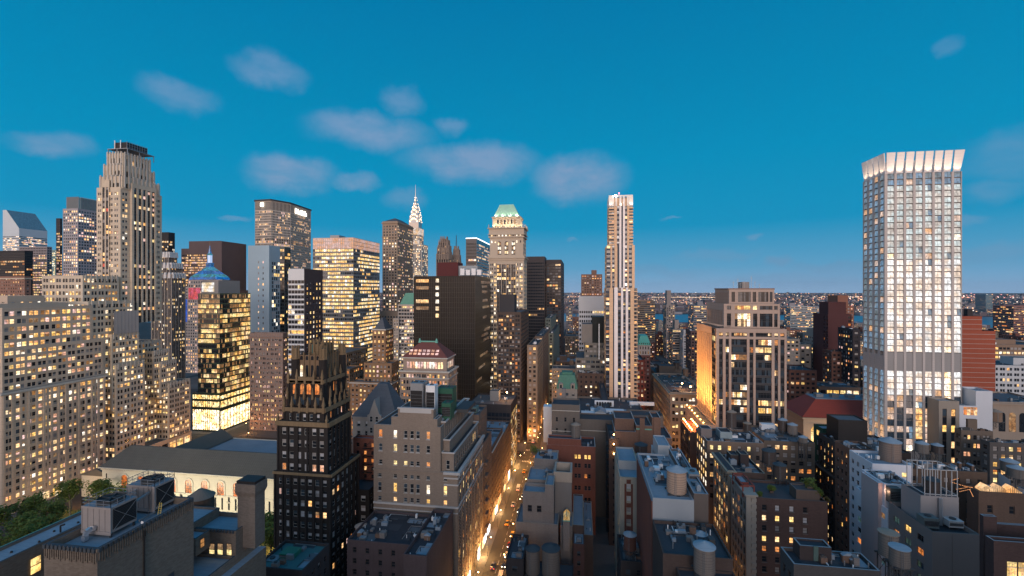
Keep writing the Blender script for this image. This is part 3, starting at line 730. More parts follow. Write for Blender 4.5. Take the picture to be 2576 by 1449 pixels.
# plan (west facets, then the long south-west facets)
P3 = (kx(782)*(Ym+95), Ym+95); P2 = (kx(731)*(Ym+30), Ym+30)
plan = [A_, B_, P2, P3, (P3[0]-22, P3[1]+14), (xa-34, Ym+60)]
zt = Z(505, *B_); z_b = 40
st = style(bay=2.3, fl=3.75, pat=((.18, .82),), v=(.12, .80), lit=.26, tones=('peach', 'warm', 'warm', 'dim'), kind='pane', rec=.35, run=.6, dark=('dark', 'dark', 'louvre'), mg=.4, top=.3)
stt = style(bay=2.3, fl=12, pat=((.15, .85),), v=(.03, .97), lit=0, kind='pane', rec=.6, dark=('louvre',), mg=.4, top=.3)
levels = [(z_b, Z(611, *B_), st), (Z(611, *B_), Z(598, *B_), style(bay=3, fl=4.5, pat=((.05, .95),), v=(.1, .9), lit=.6, tones=('warm', 'dim', 'peach'), kind='pane', rec=1.2, run=.5, dark=('louvre',), mg=.4, top=.2)), (Z(598, *B_), Z(528, *B_), st), (Z(528, *B_), zt, stt)]
for k in range(3):
    p, q = plan[k], plan[k+1]; L = math.hypot(q[0]-p[0], q[1]-p[1]); U = ((q[0]-p[0])/L, (q[1]-p[1])/L)
    for (a, c, s_) in levels: facade(mb, wl, p, U, L, a, c, s_, conc, rng)
for k in range(3, 6):
    p, q = plan[k], plan[(k+1) % 6]; mb.quad((*p, z_b), (*q, z_b), (*q, zt), (*p, zt), conc)
cx_, cy_ = sum(p[0] for p in plan)/6, sum(p[1] for p in plan)/6
def offs(p, f): return (cx_+(p[0]-cx_)*f, cy_+(p[1]-cy_)*f)
i = len(rb.v)
for f_, z_ in ((1.03, zt+.6), (1.03, zt+2.6)): rb.v += [(*offs(p, f_), z_) for p in plan]
for k in range(6): rb.f.append((i+k, i+(k+1) % 6, i+6+(k+1) % 6, i+6+k)); rb.m.append(rb.mi(SPAN))
rb.f.append(tuple(range(i+6, i+12))); rb.m.append(rb.mi(SPAN)); rb.f.append(tuple(range(i+5, i-1, -1))); rb.m.append(rb.mi(SPAN))
i = len(mb.v); mb.v += [(*offs(p, .97), zt) for p in plan]+[(*offs(p, .97), zt+1) for p in plan]
for k in range(6): mb.f.append((i+k, i+(k+1) % 6, i+6+(k+1) % 6, i+6+k)); mb.m.append(0)
mb.build('wall', r); rb.build('roof', r); place_windows(wl, r, 0)
sg_m = glow('sign_white', (1, .93, .80), 6.0, 0, sample='AUTO')
tx = bpy.data.curves.new('sign', 'FONT'); tx.body = 'MetLife'; tx.size = 10.6; tx.extrude = .3; tx.offset = .38; tx.align_x = 'CENTER'
to = bpy.data.objects.new('sign_lettering', tx); C.objects.link(to); to.parent = r
Lw = math.hypot(P3[0]-P2[0], P3[1]-P2[1]); U = ((P3[0]-P2[0])/Lw, (P3[1]-P2[1])/Lw)
fr_ = .46; px_ = (P2[0]+(P3[0]-P2[0])*fr_+U[1]*1.2, P2[1]+(P3[1]-P2[1])*fr_-U[0]*1.2, Z(531, P2[0], P2[1])-1)
to.location = (px_[0]-r['wloc'][0], px_[1]-r['wloc'][1], px_[2]); to.rotation_euler = (R(90), 0, math.atan2(U[1], U[0])); tx.materials.append(sg_m)
to.scale = (1.12, 1, 1)
bpy.context.view_layer.update()
_me = bpy.data.meshes.new_from_object(to.evaluated_get(bpy.context.evaluated_depsgraph_get())); _o = bpy.data.objects.new('sign_lettering', _me); C.objects.link(_o); _o.parent = r
_o.location = to.location; _o.rotation_euler = to.rotation_euler; _o.scale = to.scale; bpy.data.objects.remove(to)
mb = MB(); ex = X(659.5, Ym-1); ez = Z(515, ex, Ym-1)
for k in range(4):
    a = k*pi/2
    for j in range(10):
        t0 = 2*pi*j/10; t1 = 2*pi*(j+1)/10; c0 = (ex+1.9*cos(a+pi/4)*1.0, ez+1.9*sin(a+pi/4)*1.0)
        mb.tri((c0[0], Ym-1.6, c0[1]), (c0[0]+1.75*cos(t0), Ym-1.6, c0[1]+1.75*sin(t0)), (c0[0]+1.75*cos(t1), Ym-1.6, c0[1]+1.75*sin(t1)), sg_m)
mb.build('sign_emblem', r)

# ================================================================ black and white banded slab
b = Bld('office_tower', 'narrow tower with white stripes on one side and dark brown brick on the other', 'office tower', wall('plum_brick', (.075, .055, .055), .15), seed=4)
Y0 = 330; x0, x1 = X(725, Y0), X(765, Y0); zt = Z(676, x1, Y0); yF = x1/kx(812)
sbw = style(bay=3.0, fl=3.9, pat=((.02, .98),), v=(.0, .66), lit=.4, tones=('yellow', 'white', 'dim', 'warm'), kind='cross', fr='grill', rec=.2, run=.6, dark=('dark', 'dark', 'louvre'), mg=.05, top=.2, mixup=.15)
facade(b.wb, b.wins, (x0, Y0), (1, 0), x1-x0, 0, Z(700, x1, Y0), sbw, WHT, b.rng)
b.wb.quad((x0, Y0, Z(700, x1, Y0)), (x1, Y0, Z(700, x1, Y0)), (x1, Y0, zt), (x0, Y0, zt), WHT)
sbs = style(bay=4.4, fl=3.9, pat=((.3, .7),), v=(.3, .78), lit=.42, tones=('warm', 'white', 'yellow'), kind='split', rec=.25, run=.3, dark=('dark', 'blind', 'blue'), top=10, base=0, mg=2)
b.tier(x0, x1, Y0+.25, yF, 0, zt, S=sbs)
b.done(100)

# ================================================================ big yellow-lit grid block
b = Bld('office_tower', 'large glassy office block with every floor lit yellow and a peach lit top band', 'office tower', wall('grey_mullion', (.24, .235, .23), .08), seed=2)
Y0 = 430; x0, x1 = X(787, Y0), X(889, Y0); yF = x1/kx(955); zt = Z(597, x1, Y0); z1 = Z(625, x1, Y0)
sy = style(bay=2.3, fl=3.9, pat=((.06, .94),), v=(.34, .92), lit=.86, tones=('yellow', 'warm', 'yellow', 'white', 'yellow'), kind='pane', rec=.15, run=.75, dark=('dark', 'blue'), mg=.1, top=.2, mixup=.3)
b.tier(x0, x1, Y0, yF, 0, z1, W=sy, S=sy, par=0)
pg = glow('peach_floodlight_glow', (1, .56, .36), .85, .25, .3)  # floodlight on the top band put in as emission
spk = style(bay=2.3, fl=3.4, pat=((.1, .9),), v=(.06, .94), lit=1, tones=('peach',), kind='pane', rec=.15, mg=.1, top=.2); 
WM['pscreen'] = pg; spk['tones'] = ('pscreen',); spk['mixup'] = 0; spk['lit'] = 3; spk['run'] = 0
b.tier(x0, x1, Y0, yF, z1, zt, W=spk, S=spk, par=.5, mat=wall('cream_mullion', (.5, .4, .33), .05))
b.tier(x0+12, x0+22, Y0+12, Y0+25, zt-.5, zt+4, mat=STEEL, par=0)
b.done(100)

# ================================================================ brown tower with low pyramid roof
b = Bld('skyscraper', 'tall brown brick tower with a low dark pyramid roof in front of the lit spire', 'skyscraper', wall('lincoln_brick', (.31, .235, .175), .15), seed=6)
Y0 = 560; x0, x1 = X(962, Y0), X(1000, Y0); yF = x1/kx(1039); zt = Z(556, x1, Y0)
sl = style(bay=3.6, fl=3.7, pat=((.25, .75),), v=(.25, .80), lit=.35, tones=('peach', 'warm', 'white'), kind='pane', rec=.3, run=.4, dark=('dark', 'dark', 'blue'), top=5)
T = b.tier(x0, x1, Y0, yF, 60, zt, W=sl, S=sl, par=.3)
b.ringband(T, Z(597, x1, Y0), 1, .8); b.ringband(T, zt-3, 1.2, 1.1)
b.part('pyramid_roof').frustum((x0+.5, x1-.5, Y0+.5, yF-.5), ((x0+x1)/2-1, (x0+x1)/2+1, Y0+16, yF-16), zt-.2, Z(546, x1, Y0)+1, SLATE)
T = b.pt(951, 1003, 545, 1046, 784, z0=0, W=sl, S=sl); b.done(0)

# ================================================================ crowned spire
lab = 'slender skyscraper with a glowing tiered arch crown and needle spire'
Yk = 860; xk = X(1037.7, Yk); r = thing('skyscraper', lab, 'skyscraper', (xk, Yk+12, 0))
def kz(yd): return Z(yd, xk, Yk)
br = wall('white_brick', (.55, .50, .44), .08); wl = []; mb = MB(); rng = random.Random(4)
kb = Bld.__new__(Bld); 
stc = style(bay=2.8, fl=3.7, pat=((.2, .8),), v=(.2, .85), lit=.35, tones=('white', 'warm'), kind='pane', rec=.15, sp=wall('grey_spandrel', (.12, .12, .13), .1), dark=('dark', 'blue'), mg=1)
hw = 1145; sc_ = dep(xk, Yk)/1145
def hwm(px): return px*sc_
w1 = hwm(24); w2 = hwm(13.5)
facade(mb, wl, (xk-w1, Yk), (1, 0), 2*w1, 60, kz(614), stc, br, rng); facade(mb, wl, (xk+w1, Yk), (0, 1), 2*w1, 60, kz(614), stc, br, rng)
mb.box(xk-w1+.2, xk+w1-.2, Yk+.2, Yk+2*w1, 60, kz(614)-.1, br)
lw = glow('shaft_floodlight_glow', (1, .70, .42), .8, .3, .12)  # floodlight on the shaft put into the material as emission
facade(mb, wl, (xk-w2*1.18, Yk+4), (1, 0), w2*2.36, kz(614), kz(572), stc, br, rng); facade(mb, wl, (xk+w2*1.18, Yk+4), (0, 1), w2*2.36, kz(614), kz(572), stc, br, rng)
mb.build('wall', r)
cb = MB(); stl = plain('stainless_steel', (.50, .47, .44), .3, .8)
prof = [(572, 15.5), (560, 16), (548, 15), (537, 12.2), (525, 9.4), (516, 6.8), (508, 4.2), (500, 2.5), (494, 1.2)]
wedge = glow('crown_light', (1, .66, .38), 5.5, 0)
for k in range(len(prof)-1):
    a, b2 = hwm(prof[k][1])*.80, hwm(prof[k+1][1])*.80; zc = Yk+4+w2*1.18
    cb.frustum((xk-a, xk+a, zc-a, zc+a), (xk-b2, xk+b2, zc-b2, zc+b2), kz(prof[k][0]), kz(prof[k+1][0]), stl)
cb.build('crown', r)
tb = MB()
for k in range(1, len(prof)-1):   # arcs of triangular windows on each tier, on the west and south sides
    a = hwm(prof[k][1])*.80; zb = kz(prof[k][0]); hh = kz(prof[k+1][0])-zb; zc = Yk+4+w2*1.18; n = max(1, 7-k)
    for q in range(n):
        ph = (q+.5)/n*2-1; s_ = 1.5 if k < 5 else 1.1
        zq = zb+hh*(1.0-ph*ph)*.9
        xx = xk+ph*a*.88; tb.tri((xx-s_*.8, zc-a-.9, zq), (xx+s_*.8, zc-a-.9, zq), (xx, zc-a-.9, zq+s_*2.2), wedge)
        yy = zc+ph*a*.88; tb.tri((xk+a+.9, yy-s_*.8, zq), (xk+a+.9, yy+s_*.8, zq), (xk+a+.9, yy, zq+s_*2.2), wedge)
tb.build('crown_window', r)
sb_ = MB(); sb_.cyl(xk, zc, kz(496), kz(459), hwm(1.6), .15, stl, 8); sb_.build('spire', r)
fb = MB()  # added glowing panels standing in for floodlight on the shaft walls
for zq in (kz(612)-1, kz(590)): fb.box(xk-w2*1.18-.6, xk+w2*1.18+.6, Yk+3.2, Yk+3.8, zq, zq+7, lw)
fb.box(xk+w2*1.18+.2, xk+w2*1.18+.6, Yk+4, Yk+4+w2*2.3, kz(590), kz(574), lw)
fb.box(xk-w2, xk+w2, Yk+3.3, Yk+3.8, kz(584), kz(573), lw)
fb.build('floodlight_glow_panel', r); place_windows(wl, r, 0)

# ================================================================ twin gothic tops
GOTH = wall('gothic_tan', (.27, .21, .17), .15)
for (xc, w_, yt, yb_, lab) in ((1117, 20, 600, 700, 'tan gothic tower with buttressed crown left of the antenna'), (1148, 12, 624, 700, 'narrow tan tower with an antenna mast beside the buttressed crown')):
    b = Bld('office_tower', lab, 'office tower', GOTH); Yt = 700 if w_ == 20 else 740
    sg2 = style(bay=3.6, fl=4, pat=((.2, .8),), v=(.2, .85), lit=.12, tones=('warm',), kind='pane', rec=.5, sp=SPANB, dark=('dark',))
    ks = [(1.0, yt+38), (.9, yt+22), (.72, yt+8), (.5, yt)]; prev = 60
    for k, (f, yd) in enumerate(ks):
        T = b.pt(xc-w_*f, xc+w_*f*.55, Yt+k*3, xc+w_*f, yd, z0=prev, W=sg2, S=sg2); prev = T[4]-1
        mb = b.part('buttress')
        for q in range(5 if k < 3 else 4):
            for (xx, yy) in ((T[0]+(T[1]-T[0])*(q+.5)/5, T[2]-.4), (T[1]+.4, T[2]+(T[3]-T[2])*(q+.5)/5)):
                mb.frustum((xx-.9, xx+.9, yy-.9, yy+.9), (xx-.5, xx+.5, yy-.5, yy+.5), T[4]-9, T[4]+3.5, GOTH)
    if w_ == 12:
        mb = b.part('antenna'); xx, yy = (T[0]+T[1])/2, (T[2]+T[3])/2; zt = Z(591, xx, yy)
        for (e, f) in ((-1, -1), (1, -1), (1, 1), (-1, 1)): mb.bar((xx+e, yy+f, T[4]-1), (xx+e*.15, yy+f*.15, zt), .12, STEELD)
        for k in range(8): mb.bar((xx-1+k*.1, yy-1, T[4]+k*2.4), (xx+1-k*.1, yy-1, T[4]+(k+1)*2.4), .1, STEELD)
    b.done(0)
b = Bld('office_tower', 'dark glass tower with a white line of light along its roof edge', 'office tower', wall('ink_glass', (.02, .025, .04), .1, rough=.2, spec=.9))
st = style(bay=2.6, fl=4.0, pat=((.03, .97),), v=(.25, .8), lit=.4, tones=('warm', 'peach', 'white'), kind='pane', run=.75, dark=('dark',), top=5)
T = b.pt(1172, 1199, 560, 1236, 600, z0=60, W=st, S=st)
mb = b.part('roof_light'); wl_ = glow('light_line', (1, .95, .85), 4, 0); mb.box(T[0], T[1], T[2]-.4, T[2]-.1, T[4], T[4]+.8, wl_); mb.box(T[1]+.1, T[1]+.4, T[2], T[3], T[4], T[4]+.8, wl_)
b.done(0)

# ================================================================ black glass slab
BG = wall('black_curtain', (.016, .014, .012), .3, rough=.35, spec=.25)
b = Bld('office_tower', 'black glass box tower with one column of bright square windows', 'office tower', BG, roof=ROOFD)
Y0 = 350; x0, x1 = X(1041, Y0), X(1195, Y0); yF = x1/kx(1234); zt = Z(694, x1, Y0)
b.tier(x0, x1, Y0, yF, 0, zt, par=1.5)
mb = b.part('mullion'); mul = plain('mullion_metal', (.09, .085, .08), .35, .6)
n = 27
for k in range(n+1):
    xx = x0+(x1-x0)*k/n; mb.box(xx-.05, xx+.05, Y0-.18, Y0-.01, 20, zt-1, mul)
for k in range(19):
    yy = Y0+(yF-Y0)*k/18; mb.box(x1+.01, x1+.18, yy-.06, yy+.06, 20, zt-1, mul)
fh = (zt-4)/31
for k in range(31):
    zz = 2+fh*k+.9; mb.box(x0, x1, Y0-.12, Y0-.005, zz, zz+.10, mul); mb.box(x1+.005, x1+.12, Y0, yF, zz, zz+.10, mul)
def zd(yd): return Z(yd, x1, Y0)
def litpane(xa, xb, yt, yb_, st): b.wins.append((X(xa, Y0), Y0-.03, zd(yb_), 1, 0, X(xb, Y0)-X(xa, Y0), zd(yt)-zd(yb_), 'pane', (st, st), 'grill'))
for yt in (701, 719, 736, 754, 772, 790): litpane(1096, 1104, yt, yt+9.5, 'white')
litpane(1046.5, 1078, 702, 710, 'warm'); litpane(1046.5, 1078, 754, 763, 'warm'); litpane(1046.5, 1078, 720, 728, 'dim'); litpane(1046.5, 1078, 772, 780, 'dim')
for (xa, w_, yt, s_) in ((1076, 7, 815, 'dim'), (1115, 12, 760, 'green'), (1120, 14, 845, 'dim'), (1140, 16, 866, 'orange'), (1098, 9, 818, 'green'), (1160, 8, 870, 'dim'), (1150, 7, 820, 'orange')):
    pass
ref = glass('window_reflecting', (.30, .19, .12), .25, .6); WM['ref'] = glow('warm_side_pane', (1, .58, .30), .20, .7, .3)  # side panes get a faint warm emission
for (fa, fb_, yt) in ((.35, .95, 704), (.4, .75, 716), (.45, .8, 754), (.45, .9, 772), (.38, .8, 848), (.5, .9, 862), (.3, .8, 900), (.55, .95, 835), (.2, .6, 930), (.1, .4, 960), (.45, .7, 800), (.4, .75, 730)):
    b.wins.append((x1+.03, Y0+(yF-Y0)*fa, zd(yt)-fh*.62, 0, 1, (yF-Y0)*(fb_-fa), fh*.55, 'pane', ('ref', 'ref'), 'grill'))
b.tier(X(1100, Y0+18), X(1152, Y0+18), Y0+18, Y0+34, zt-1.5, Z(660, X(1130, Y0+18), Y0+18), mat=wall('maroon_panel', (.10, .03, .03), .1), par=.3)
b.tier(X(1152, Y0+18), X(1200, Y0+18), Y0+20, Y0+34, zt-1.5, Z(668, X(1190, Y0+18), Y0+18), mat=wall('grey_louvre', (.30, .33, .35), .1), par=.3)
b.done(100)
t = thing('air_conditioner', 'white ducted rooftop chillers on the black glass box tower', 'rooftop unit', (X(1205, Y0+14), Y0+14, zt))
mb = MB()
for k in range(4):
    xx = X(1158+k*14, Y0+12); mb.box(xx, xx+3.4, Y0+12, Y0+16, zt+1.0, zt+6.5-k % 2, WPAINT); mb.box(xx+3.4, xx+4.2, Y0+13, Y0+14, zt+4, zt+4.8, STEEL)
    for e in (0.2, 3.0): mb.box(xx+e, xx+e+.2, Y0+12.2, Y0+12.4, zt-1.5, zt+1, STEELD)
mb.build('casing', t)
mb = MB()
for k in range(4):
    xx = X(1158+k*14, Y0+12)+1.7; mb.cyl(xx, Y0+14, zt+6.5-k % 2+.01, zt+7-k % 2, 1.1, 1.2, STEELD, 12)
mb.build('fan', t)

# ================================================================ teal-roofed white building and neighbours
b = Bld('office_building', 'white building with sea green sloping roof and truss crossed windows', 'office building', wall('white_stone', (.42, .385, .37), .1))
Y0 = 500; sw_ = style(bay=3.3, fl=3.9, pat=((.08, .92),), v=(.25, .85), lit=.62, tones=('yellow', 'white', 'peach'), kind='pair', rec=.25, run=.6, dark=('blue', 'dark'))
T = b.pt(1001, 1060, Y0, 1075, 766, z0=0, W=sw_, S=sw_)
T2 = b.pt(989, 1003, Y0-4, 1004.5, 801, z0=0, W=S_punch, S=S_punch)
mb = b.part('green_roof'); zr0, zr1 = T[4], Z(737, T[1], Y0)
mb.prism([(T[0]+1.5, zr0-.5), (T[1]-1, zr0-.5), (T[1]-1, zr1), (T[0]+9, zr1)], 'y', T[2]+1, T[3]-1, COPPER)
mb = b.part('truss')
for (za, zb2) in ((Z(840, T[1], Y0), Z(822, T[1], Y0)), (Z(888, T[1], Y0), Z(872, T[1], Y0))):
    xm = (T[0]+X(1041, Y0))/2
    for (p, q) in (((T[0]+1, za), (xm, zb2)), ((xm, zb2), (X(1043, Y0), za)), ((T[0]+1, za), (X(1043, Y0), za))): mb.bar((p[0], Y0-.35, p[1]), (q[0], Y0-.35, q[1]), .35, WHT2)
b.done(60)
b = Bld('office_building', 'brown brick tower with steep dark hipped roof and arched upper windows', 'office building', wall('orange_brown_brick', (.27, .165, .095), .2), seed=3)
Y0 = 350; s2 = style(bay=3.2, fl=3.6, pat=((.22, .74),), v=(.25, .75), lit=.5, tones=('warm', 'orange', 'yellow', 'peach'), kind='split', rec=.3, dark=('dark', 'blind'))
T = b.pt(937, 970, Y0, 990, 828, z0=20, W=s2, S=s2); b.ringband(T, T[4]-1, 1, .5, LIME2)
b.part('hip_roof').frustum((T[0]+.5, T[1]-.5, T[2]+.5, T[3]-.5), (T[0]+5.5, T[1]-5, T[2]+5, T[3]-6), T[4]-.9, Z(800, T[1], Y0), SLATE)
T2 = b.pt(915, 985, Y0-6, 1003, 914, z0=0, W=s2, S=s2); T3 = b.pt(881, 985, Y0-14, 1000, 963, z0=0, W=s2, S=s2); b.ringband(T3, T3[4]-1.4, .8, .6, LIME2)
b.done(100)
b = Bld('office_building', 'long brown brick office wing with golden windows behind the gilded pinnacles', 'office building', wall('honey_brick', (.27, .17, .10), .15))
st = style(bay=3.4, fl=3.9, pat=((.12, .86),), v=(.25, .8), lit=.35, tones=('warm', 'orange', 'dim', 'yellow'), kind='split', rec=.25, run=.5)
b.pt(812, 872, 385, 925, 888, z0=0, W=st, S=st); b.pt(830, 880, 372, 905, 928, z0=0, W=st, S=st); b.done(60)

# ================================================================ red roofed building
b = Bld('office_building', 'cream building with a red mansard roof, lit skylights and green corner finials', 'office building', wall('cream_brick', (.34, .26, .21), .15), seed=7)
Y0 = 268; s3 = style(bay=3.3, fl=3.9, pat=((.12, .46), (.52, .86)), v=(.25, .78), lit=.45, tones=('warm', 'peach', 'orange', 'yellow'), kind='split', rec=.3, dark=('dark', 'blind', 'blue'))
T = b.pt(1006, 1128, Y0, 1150, 935, z0=0, W=s3, S=s3, par=.3); b.ringband(T, T[4]-.8, .9, .9, LIME2); b.ringband(T, T[4]-4.6, .5, .5, LIME2)
s4 = style(bay=1.75, fl=5.0, pat=((.1, .9),), v=(.2, .72), lit=3, tones=('peach', 'white'), kind='pane', rec=.3, run=0, mg=2.2, top=.5, mixup=0)
T2 = b.tier(T[0]+1.5, T[1]-1.5, T[2]+1.5, T[3]-1.5, T[4]-.3, Z(902, T[1], Y0), W=s4, S=s4, par=0)
b.ringband(T2, T2[4]-.6, .7, .9, LIME2)
mb = b.part('mansard_roof'); zr = Z(862, T2[1], Y0+6); rx0, rx1 = T2[0]+9, T2[1]-9; ry0, ry1 = T2[2]+6.5, T2[3]-6
red = roofmat('red_shingle', (.16, .055, .045), .3)
mb.frustum((T2[0]-.7, T2[1]+.7, T2[2]-.7, T2[3]+.7), (rx0, rx1, ry0, ry1), T2[4]+.12, zr, red)
mb = b.part('ridge'); mb.box(rx0-.4, rx1+.4, ry0-.4, ry0+.2, zr-.1, zr+.7, COPPER)
for xx in (rx0-.5, rx1+.5): mb.frustum((xx-.8, xx+.8, ry0-.8, ry0+.8), (xx-.3, xx+.3, ry0-.3, ry0+.3), zr-.5, zr+2.2, COPPER)
for row, (ff, n) in enumerate(((.16, 7), (.36, 7))):
    for k in range(n):
        mb = b.multi('skylight'); f0, f1 = ff, ff+.13
        def onroof(xq, f): return (xq, T2[2]-.7+(ry0-T2[2]+.7)*f-.12, T2[4]+.12+(zr-T2[4]-.12)*f+.12)
        xm = (T2[0]+T2[1])/2-1; w_ = 1.9; xq = xm+(k-(n-1)/2)*2.8
        mb.quad(onroof(xq-w_/2, f0), onroof(xq+w_/2, f0), onroof(xq+w_/2, f1), onroof(xq-w_/2, f1), WM['peach'])
b.done(100)
# ================================================================ floodlit tower with green copper roof
flood = []
def area(name, loc, rot, sx, sy, e, col, parent=None):
    l = bpy.data.lights.new(name, 'AREA'); l.shape = 'RECTANGLE'; l.size = sx; l.size_y = sy; l.energy = e; l.color = col
    o = bpy.data.objects.new(name, l); C.objects.link(o); o.location = loc; o.rotation_euler = rot
    if parent is not None:
        o.parent = parent; w = parent['wloc']; o.location = (loc[0]-w[0], loc[1]-w[1], loc[2]-w[2])
    return o
def point(name, loc, e, col, rad=.3, parent=None):
    l = bpy.data.lights.new(name, 'POINT'); l.energy = e; l.color = col; l.shadow_soft_size = rad
    o = bpy.data.objects.new(name, l); C.objects.link(o); o.location = loc
    if parent is not None:
        o.parent = parent; w = parent['wloc']; o.location = (loc[0]-w[0], loc[1]-w[1], loc[2]-w[2])
    return o
def spot(name, loc, to, e, col, ang=80, rad=.3, parent=None, blend=.6):
    import mathutils
    l = bpy.data.lights.new(name, 'SPOT'); l.energy = e; l.color = col; l.spot_size = R(ang); l.spot_blend = blend; l.shadow_soft_size = rad
    o = bpy.data.objects.new(name, l); C.objects.link(o); o.location = loc
    d = mathutils.Vector(to)-mathutils.Vector(loc); o.rotation_euler = d.to_track_quat('-Z', 'Y').to_euler()
    if parent is not None:
        o.parent = parent; w = parent['wloc']; o.location = (loc[0]-w[0], loc[1]-w[1], loc[2]-w[2])
    return o
def pane_mb(mb, x, y, z, w, h, U, mat, arch=False, out=.03, n=8):
    """flat pane (arched top if asked) lying just proud of a wall"""
    ux, uy = U; nx, ny = uy, -ux
    def P(a, c): return (x+ux*a+nx*out, y+uy*a+ny*out, c)
    if not arch: mb.quad(P(0, z), P(w, z), P(w, z+h), P(0, z+h), mat); return
    pts = [P(0, z), P(w, z)]+[P(w/2+w/2*cos(pi*k/n), z+h-w/2+w/2*sin(pi*k/n)) for k in range(n+1)]
    i = len(mb.v); mb.v += pts; mb.f.append(tuple(range(i, i+len(pts)))); mb.m.append(mb.mi(mat))

merc = wall('buff_limestone', (.47, .395, .31), .12)
b = Bld('skyscraper', 'buff stone tower with a floodlit crown and pale green copper roof', 'skyscraper', merc, seed=12)
Y0 = 430; xl, xr = 1230, 1318
sm = style(bay=4.3, fl=3.85, pat=((.12, .42), (.50, .80)), v=(.25, .80), lit=.62, tones=('white', 'yellow', 'white', 'warm'), kind='split', rec=.35, run=.3, dark=('dark', 'dark', 'blue'), top=2, sp=None,
           skip=lambda i, j, n, nf: 2 <= i <= n-3)
x0, x1 = X(xl, Y0), X(xr, Y0); yF = Y0+24
def zm(yd): return Z(yd, x1, Y0)
b.tier(x0, x1, Y0, yF, 0, zm(655), W=sm, S=sm)
sc3 = style(bay=4.3, fl=3.85, pat=((.06, .45), (.50, .90)), v=(.2, .86), lit=.5, tones=('white', 'yellow', 'warm'), kind='pair', rec=.5, run=.25, dark=('dark', 'dark', 'blue'), sp=SPANB, mg=.3, top=1)
cw = (x1-x0)*.56; facade(b.wb, b.wins, (x0+(x1-x0-cw)/2, Y0-.62), (1, 0), cw, 10, zm(662), sc3, merc, b.rng)
b.wb.box(x0+(x1-x0-cw)/2, x0+(x1-x0+cw)/2, Y0-.10, Y0-.02, 10, zm(662), merc); b.wb.box(x0+(x1-x0-cw)/2, x0+(x1-x0-cw)/2+.28, Y0-.61, Y0-.11, 10, zm(662), merc); b.wb.box(x0+(x1-x0+cw)/2-.28, x0+(x1-x0+cw)/2, Y0-.61, Y0-.11, 10, zm(662), merc)
T = b.tier(x0-.4, x1+.4, Y0-.6, yF, zm(655), zm(643), par=0); b.ringband(T, zm(650), 1.2, .9)
T = b.tier(x0+.8, x1-.8, Y0+.6, yF-.6, zm(643), zm(590), par=0, S=style(bay=3.5, fl=3.8, pat=((.2, .7),), v=(.25, .75), lit=.3, tones=('white', 'warm'), kind='pane', top=2))
b.ringband(T, zm(597), 1.4, 1.2); b.ringband(T, zm(645), .8, .8)
# three tall arched windows
for k in range(3):
    mb = b.multi('arched_window'); ww = 3.4; xx = x0+(x1-x0)*(.30+.2*k)-ww/2; zb = zm(640); zt_ = zm(606)
    b.wb.box(xx-.35, xx-.02, Y0+.25, Y0+.59, zb, zt_-1.7, merc); b.wb.box(xx+ww+.02, xx+ww+.35, Y0+.25, Y0+.59, zb, zt_-1.7, merc)
    pane_mb(mb, xx, Y0+.6, zb, ww, zt_-zb, (1, 0), WM['dark'], arch=True)
    for q in range(3):
        for p in range(2): pane_mb(mb, xx+.15+p*1.65, Y0+.6, zb+1+q*4, 1.4, 2.6, (1, 0), WM['white' if (q+p+k) % 3 else 'dim'], out=.08)
for (yy, z_) in ((Y0+.6, zm(592)), ):
    pass
for k in range(9):
    for (yd_, t_) in ((588, 'white'), (604, 'white'), (580, 'dim')):
        if yd_ == 604 and 2 <= k <= 6: continue
        b.wins.append((x0+2+(x1-x0-5)*k/8.3, Y0+.55, zm(yd_)-2.2, 1, 0, 1.3, 2.0, 'split', ('white', t_) if (k*7+yd_) % 5 else ('dark', 'dark'), 'frame'))
T = b.tier(x0, x1, Y0-.2, yF, zm(590), zm(573), par=0); b.ringband(T, zm(574), .9, 1.3); b.ringband(T, zm(590), .8, .9)
mb = b.part('urn')
for k in range(6):
    xx = x0+(x1-x0)*k/5; mb.frustum((xx-.5, xx+.5, Y0-1.2, Y0-.2), (xx-.15, xx+.15, Y0-.85, Y0-.55), zm(573)+.9, zm(573)+4, merc)
for k in range(1, 5):
    yy = Y0+(yF-Y0)*k/4; mb.frustum((x1+.2, x1+1.2, yy-.5, yy+.5), (x1+.5, x1+.8, yy-.15, yy+.15), zm(573)+.9, zm(573)+4, merc)
c0, c1 = X(1239, Y0+2.5), X(1308.5, Y0+2.5); cz0, cz1 = zm(573), zm(543)
T = b.tier(c0, c1, Y0+2.5, yF-3, cz0-.2, cz1, par=0); b.ringband(T, cz1-1.1, 1.1, .9)
for k in range(6):
    mb = b.multi('arched_window'); pane_mb(mb, c0+(c1-c0)*(.2+.122*k)-.9, Y0+2.5, cz0+4.2, 1.8, 4.6, (1, 0), WM['dim' if k % 2 else 'dark'], arch=True)
for k in range(7): b.wins.append((c0+(c1-c0)*(.14+.118*k)-.6, Y0+2.48, cz0+.9, 1, 0, 1.2, 1.9, 'split', ('yellow', 'white'), 'frame'))
mb = b.part('copper_roof'); r0 = Z(541, c1, Y0+3.5)
rp = plain('pale_green_copper', (.34, .58, .45), .55, vary=.25)
xa, xb_ = X(1257, Y0+8), X(1291, Y0+8)
mb.frustum((c0+.6, c1-.6, Y0+3.1, yF-3.6), (xa, xb_, Y0+9, yF-9), cz1+.02, Z(514, xb_, Y0+9), rp)
mb = b.part('roof_seam')
for k in range(12):
    f = k/11; mb.bar((c0+1+(c1-c0-2)*f, Y0+3.0, cz1), (xa+(xb_-xa)*f, Y0+8.9, Z(514, xb_, Y0+9)), .08, rp)
r = b.done(100)
fc = (1, .80, .50)
for k in range(5): spot('floodlight', (c0+(c1-c0)*(k+.5)/5, Y0-.3, cz0+.9), (c0+(c1-c0)*(k+.5)/5, Y0+2.6, cz0+8), 3400, fc, 120, .3, r)
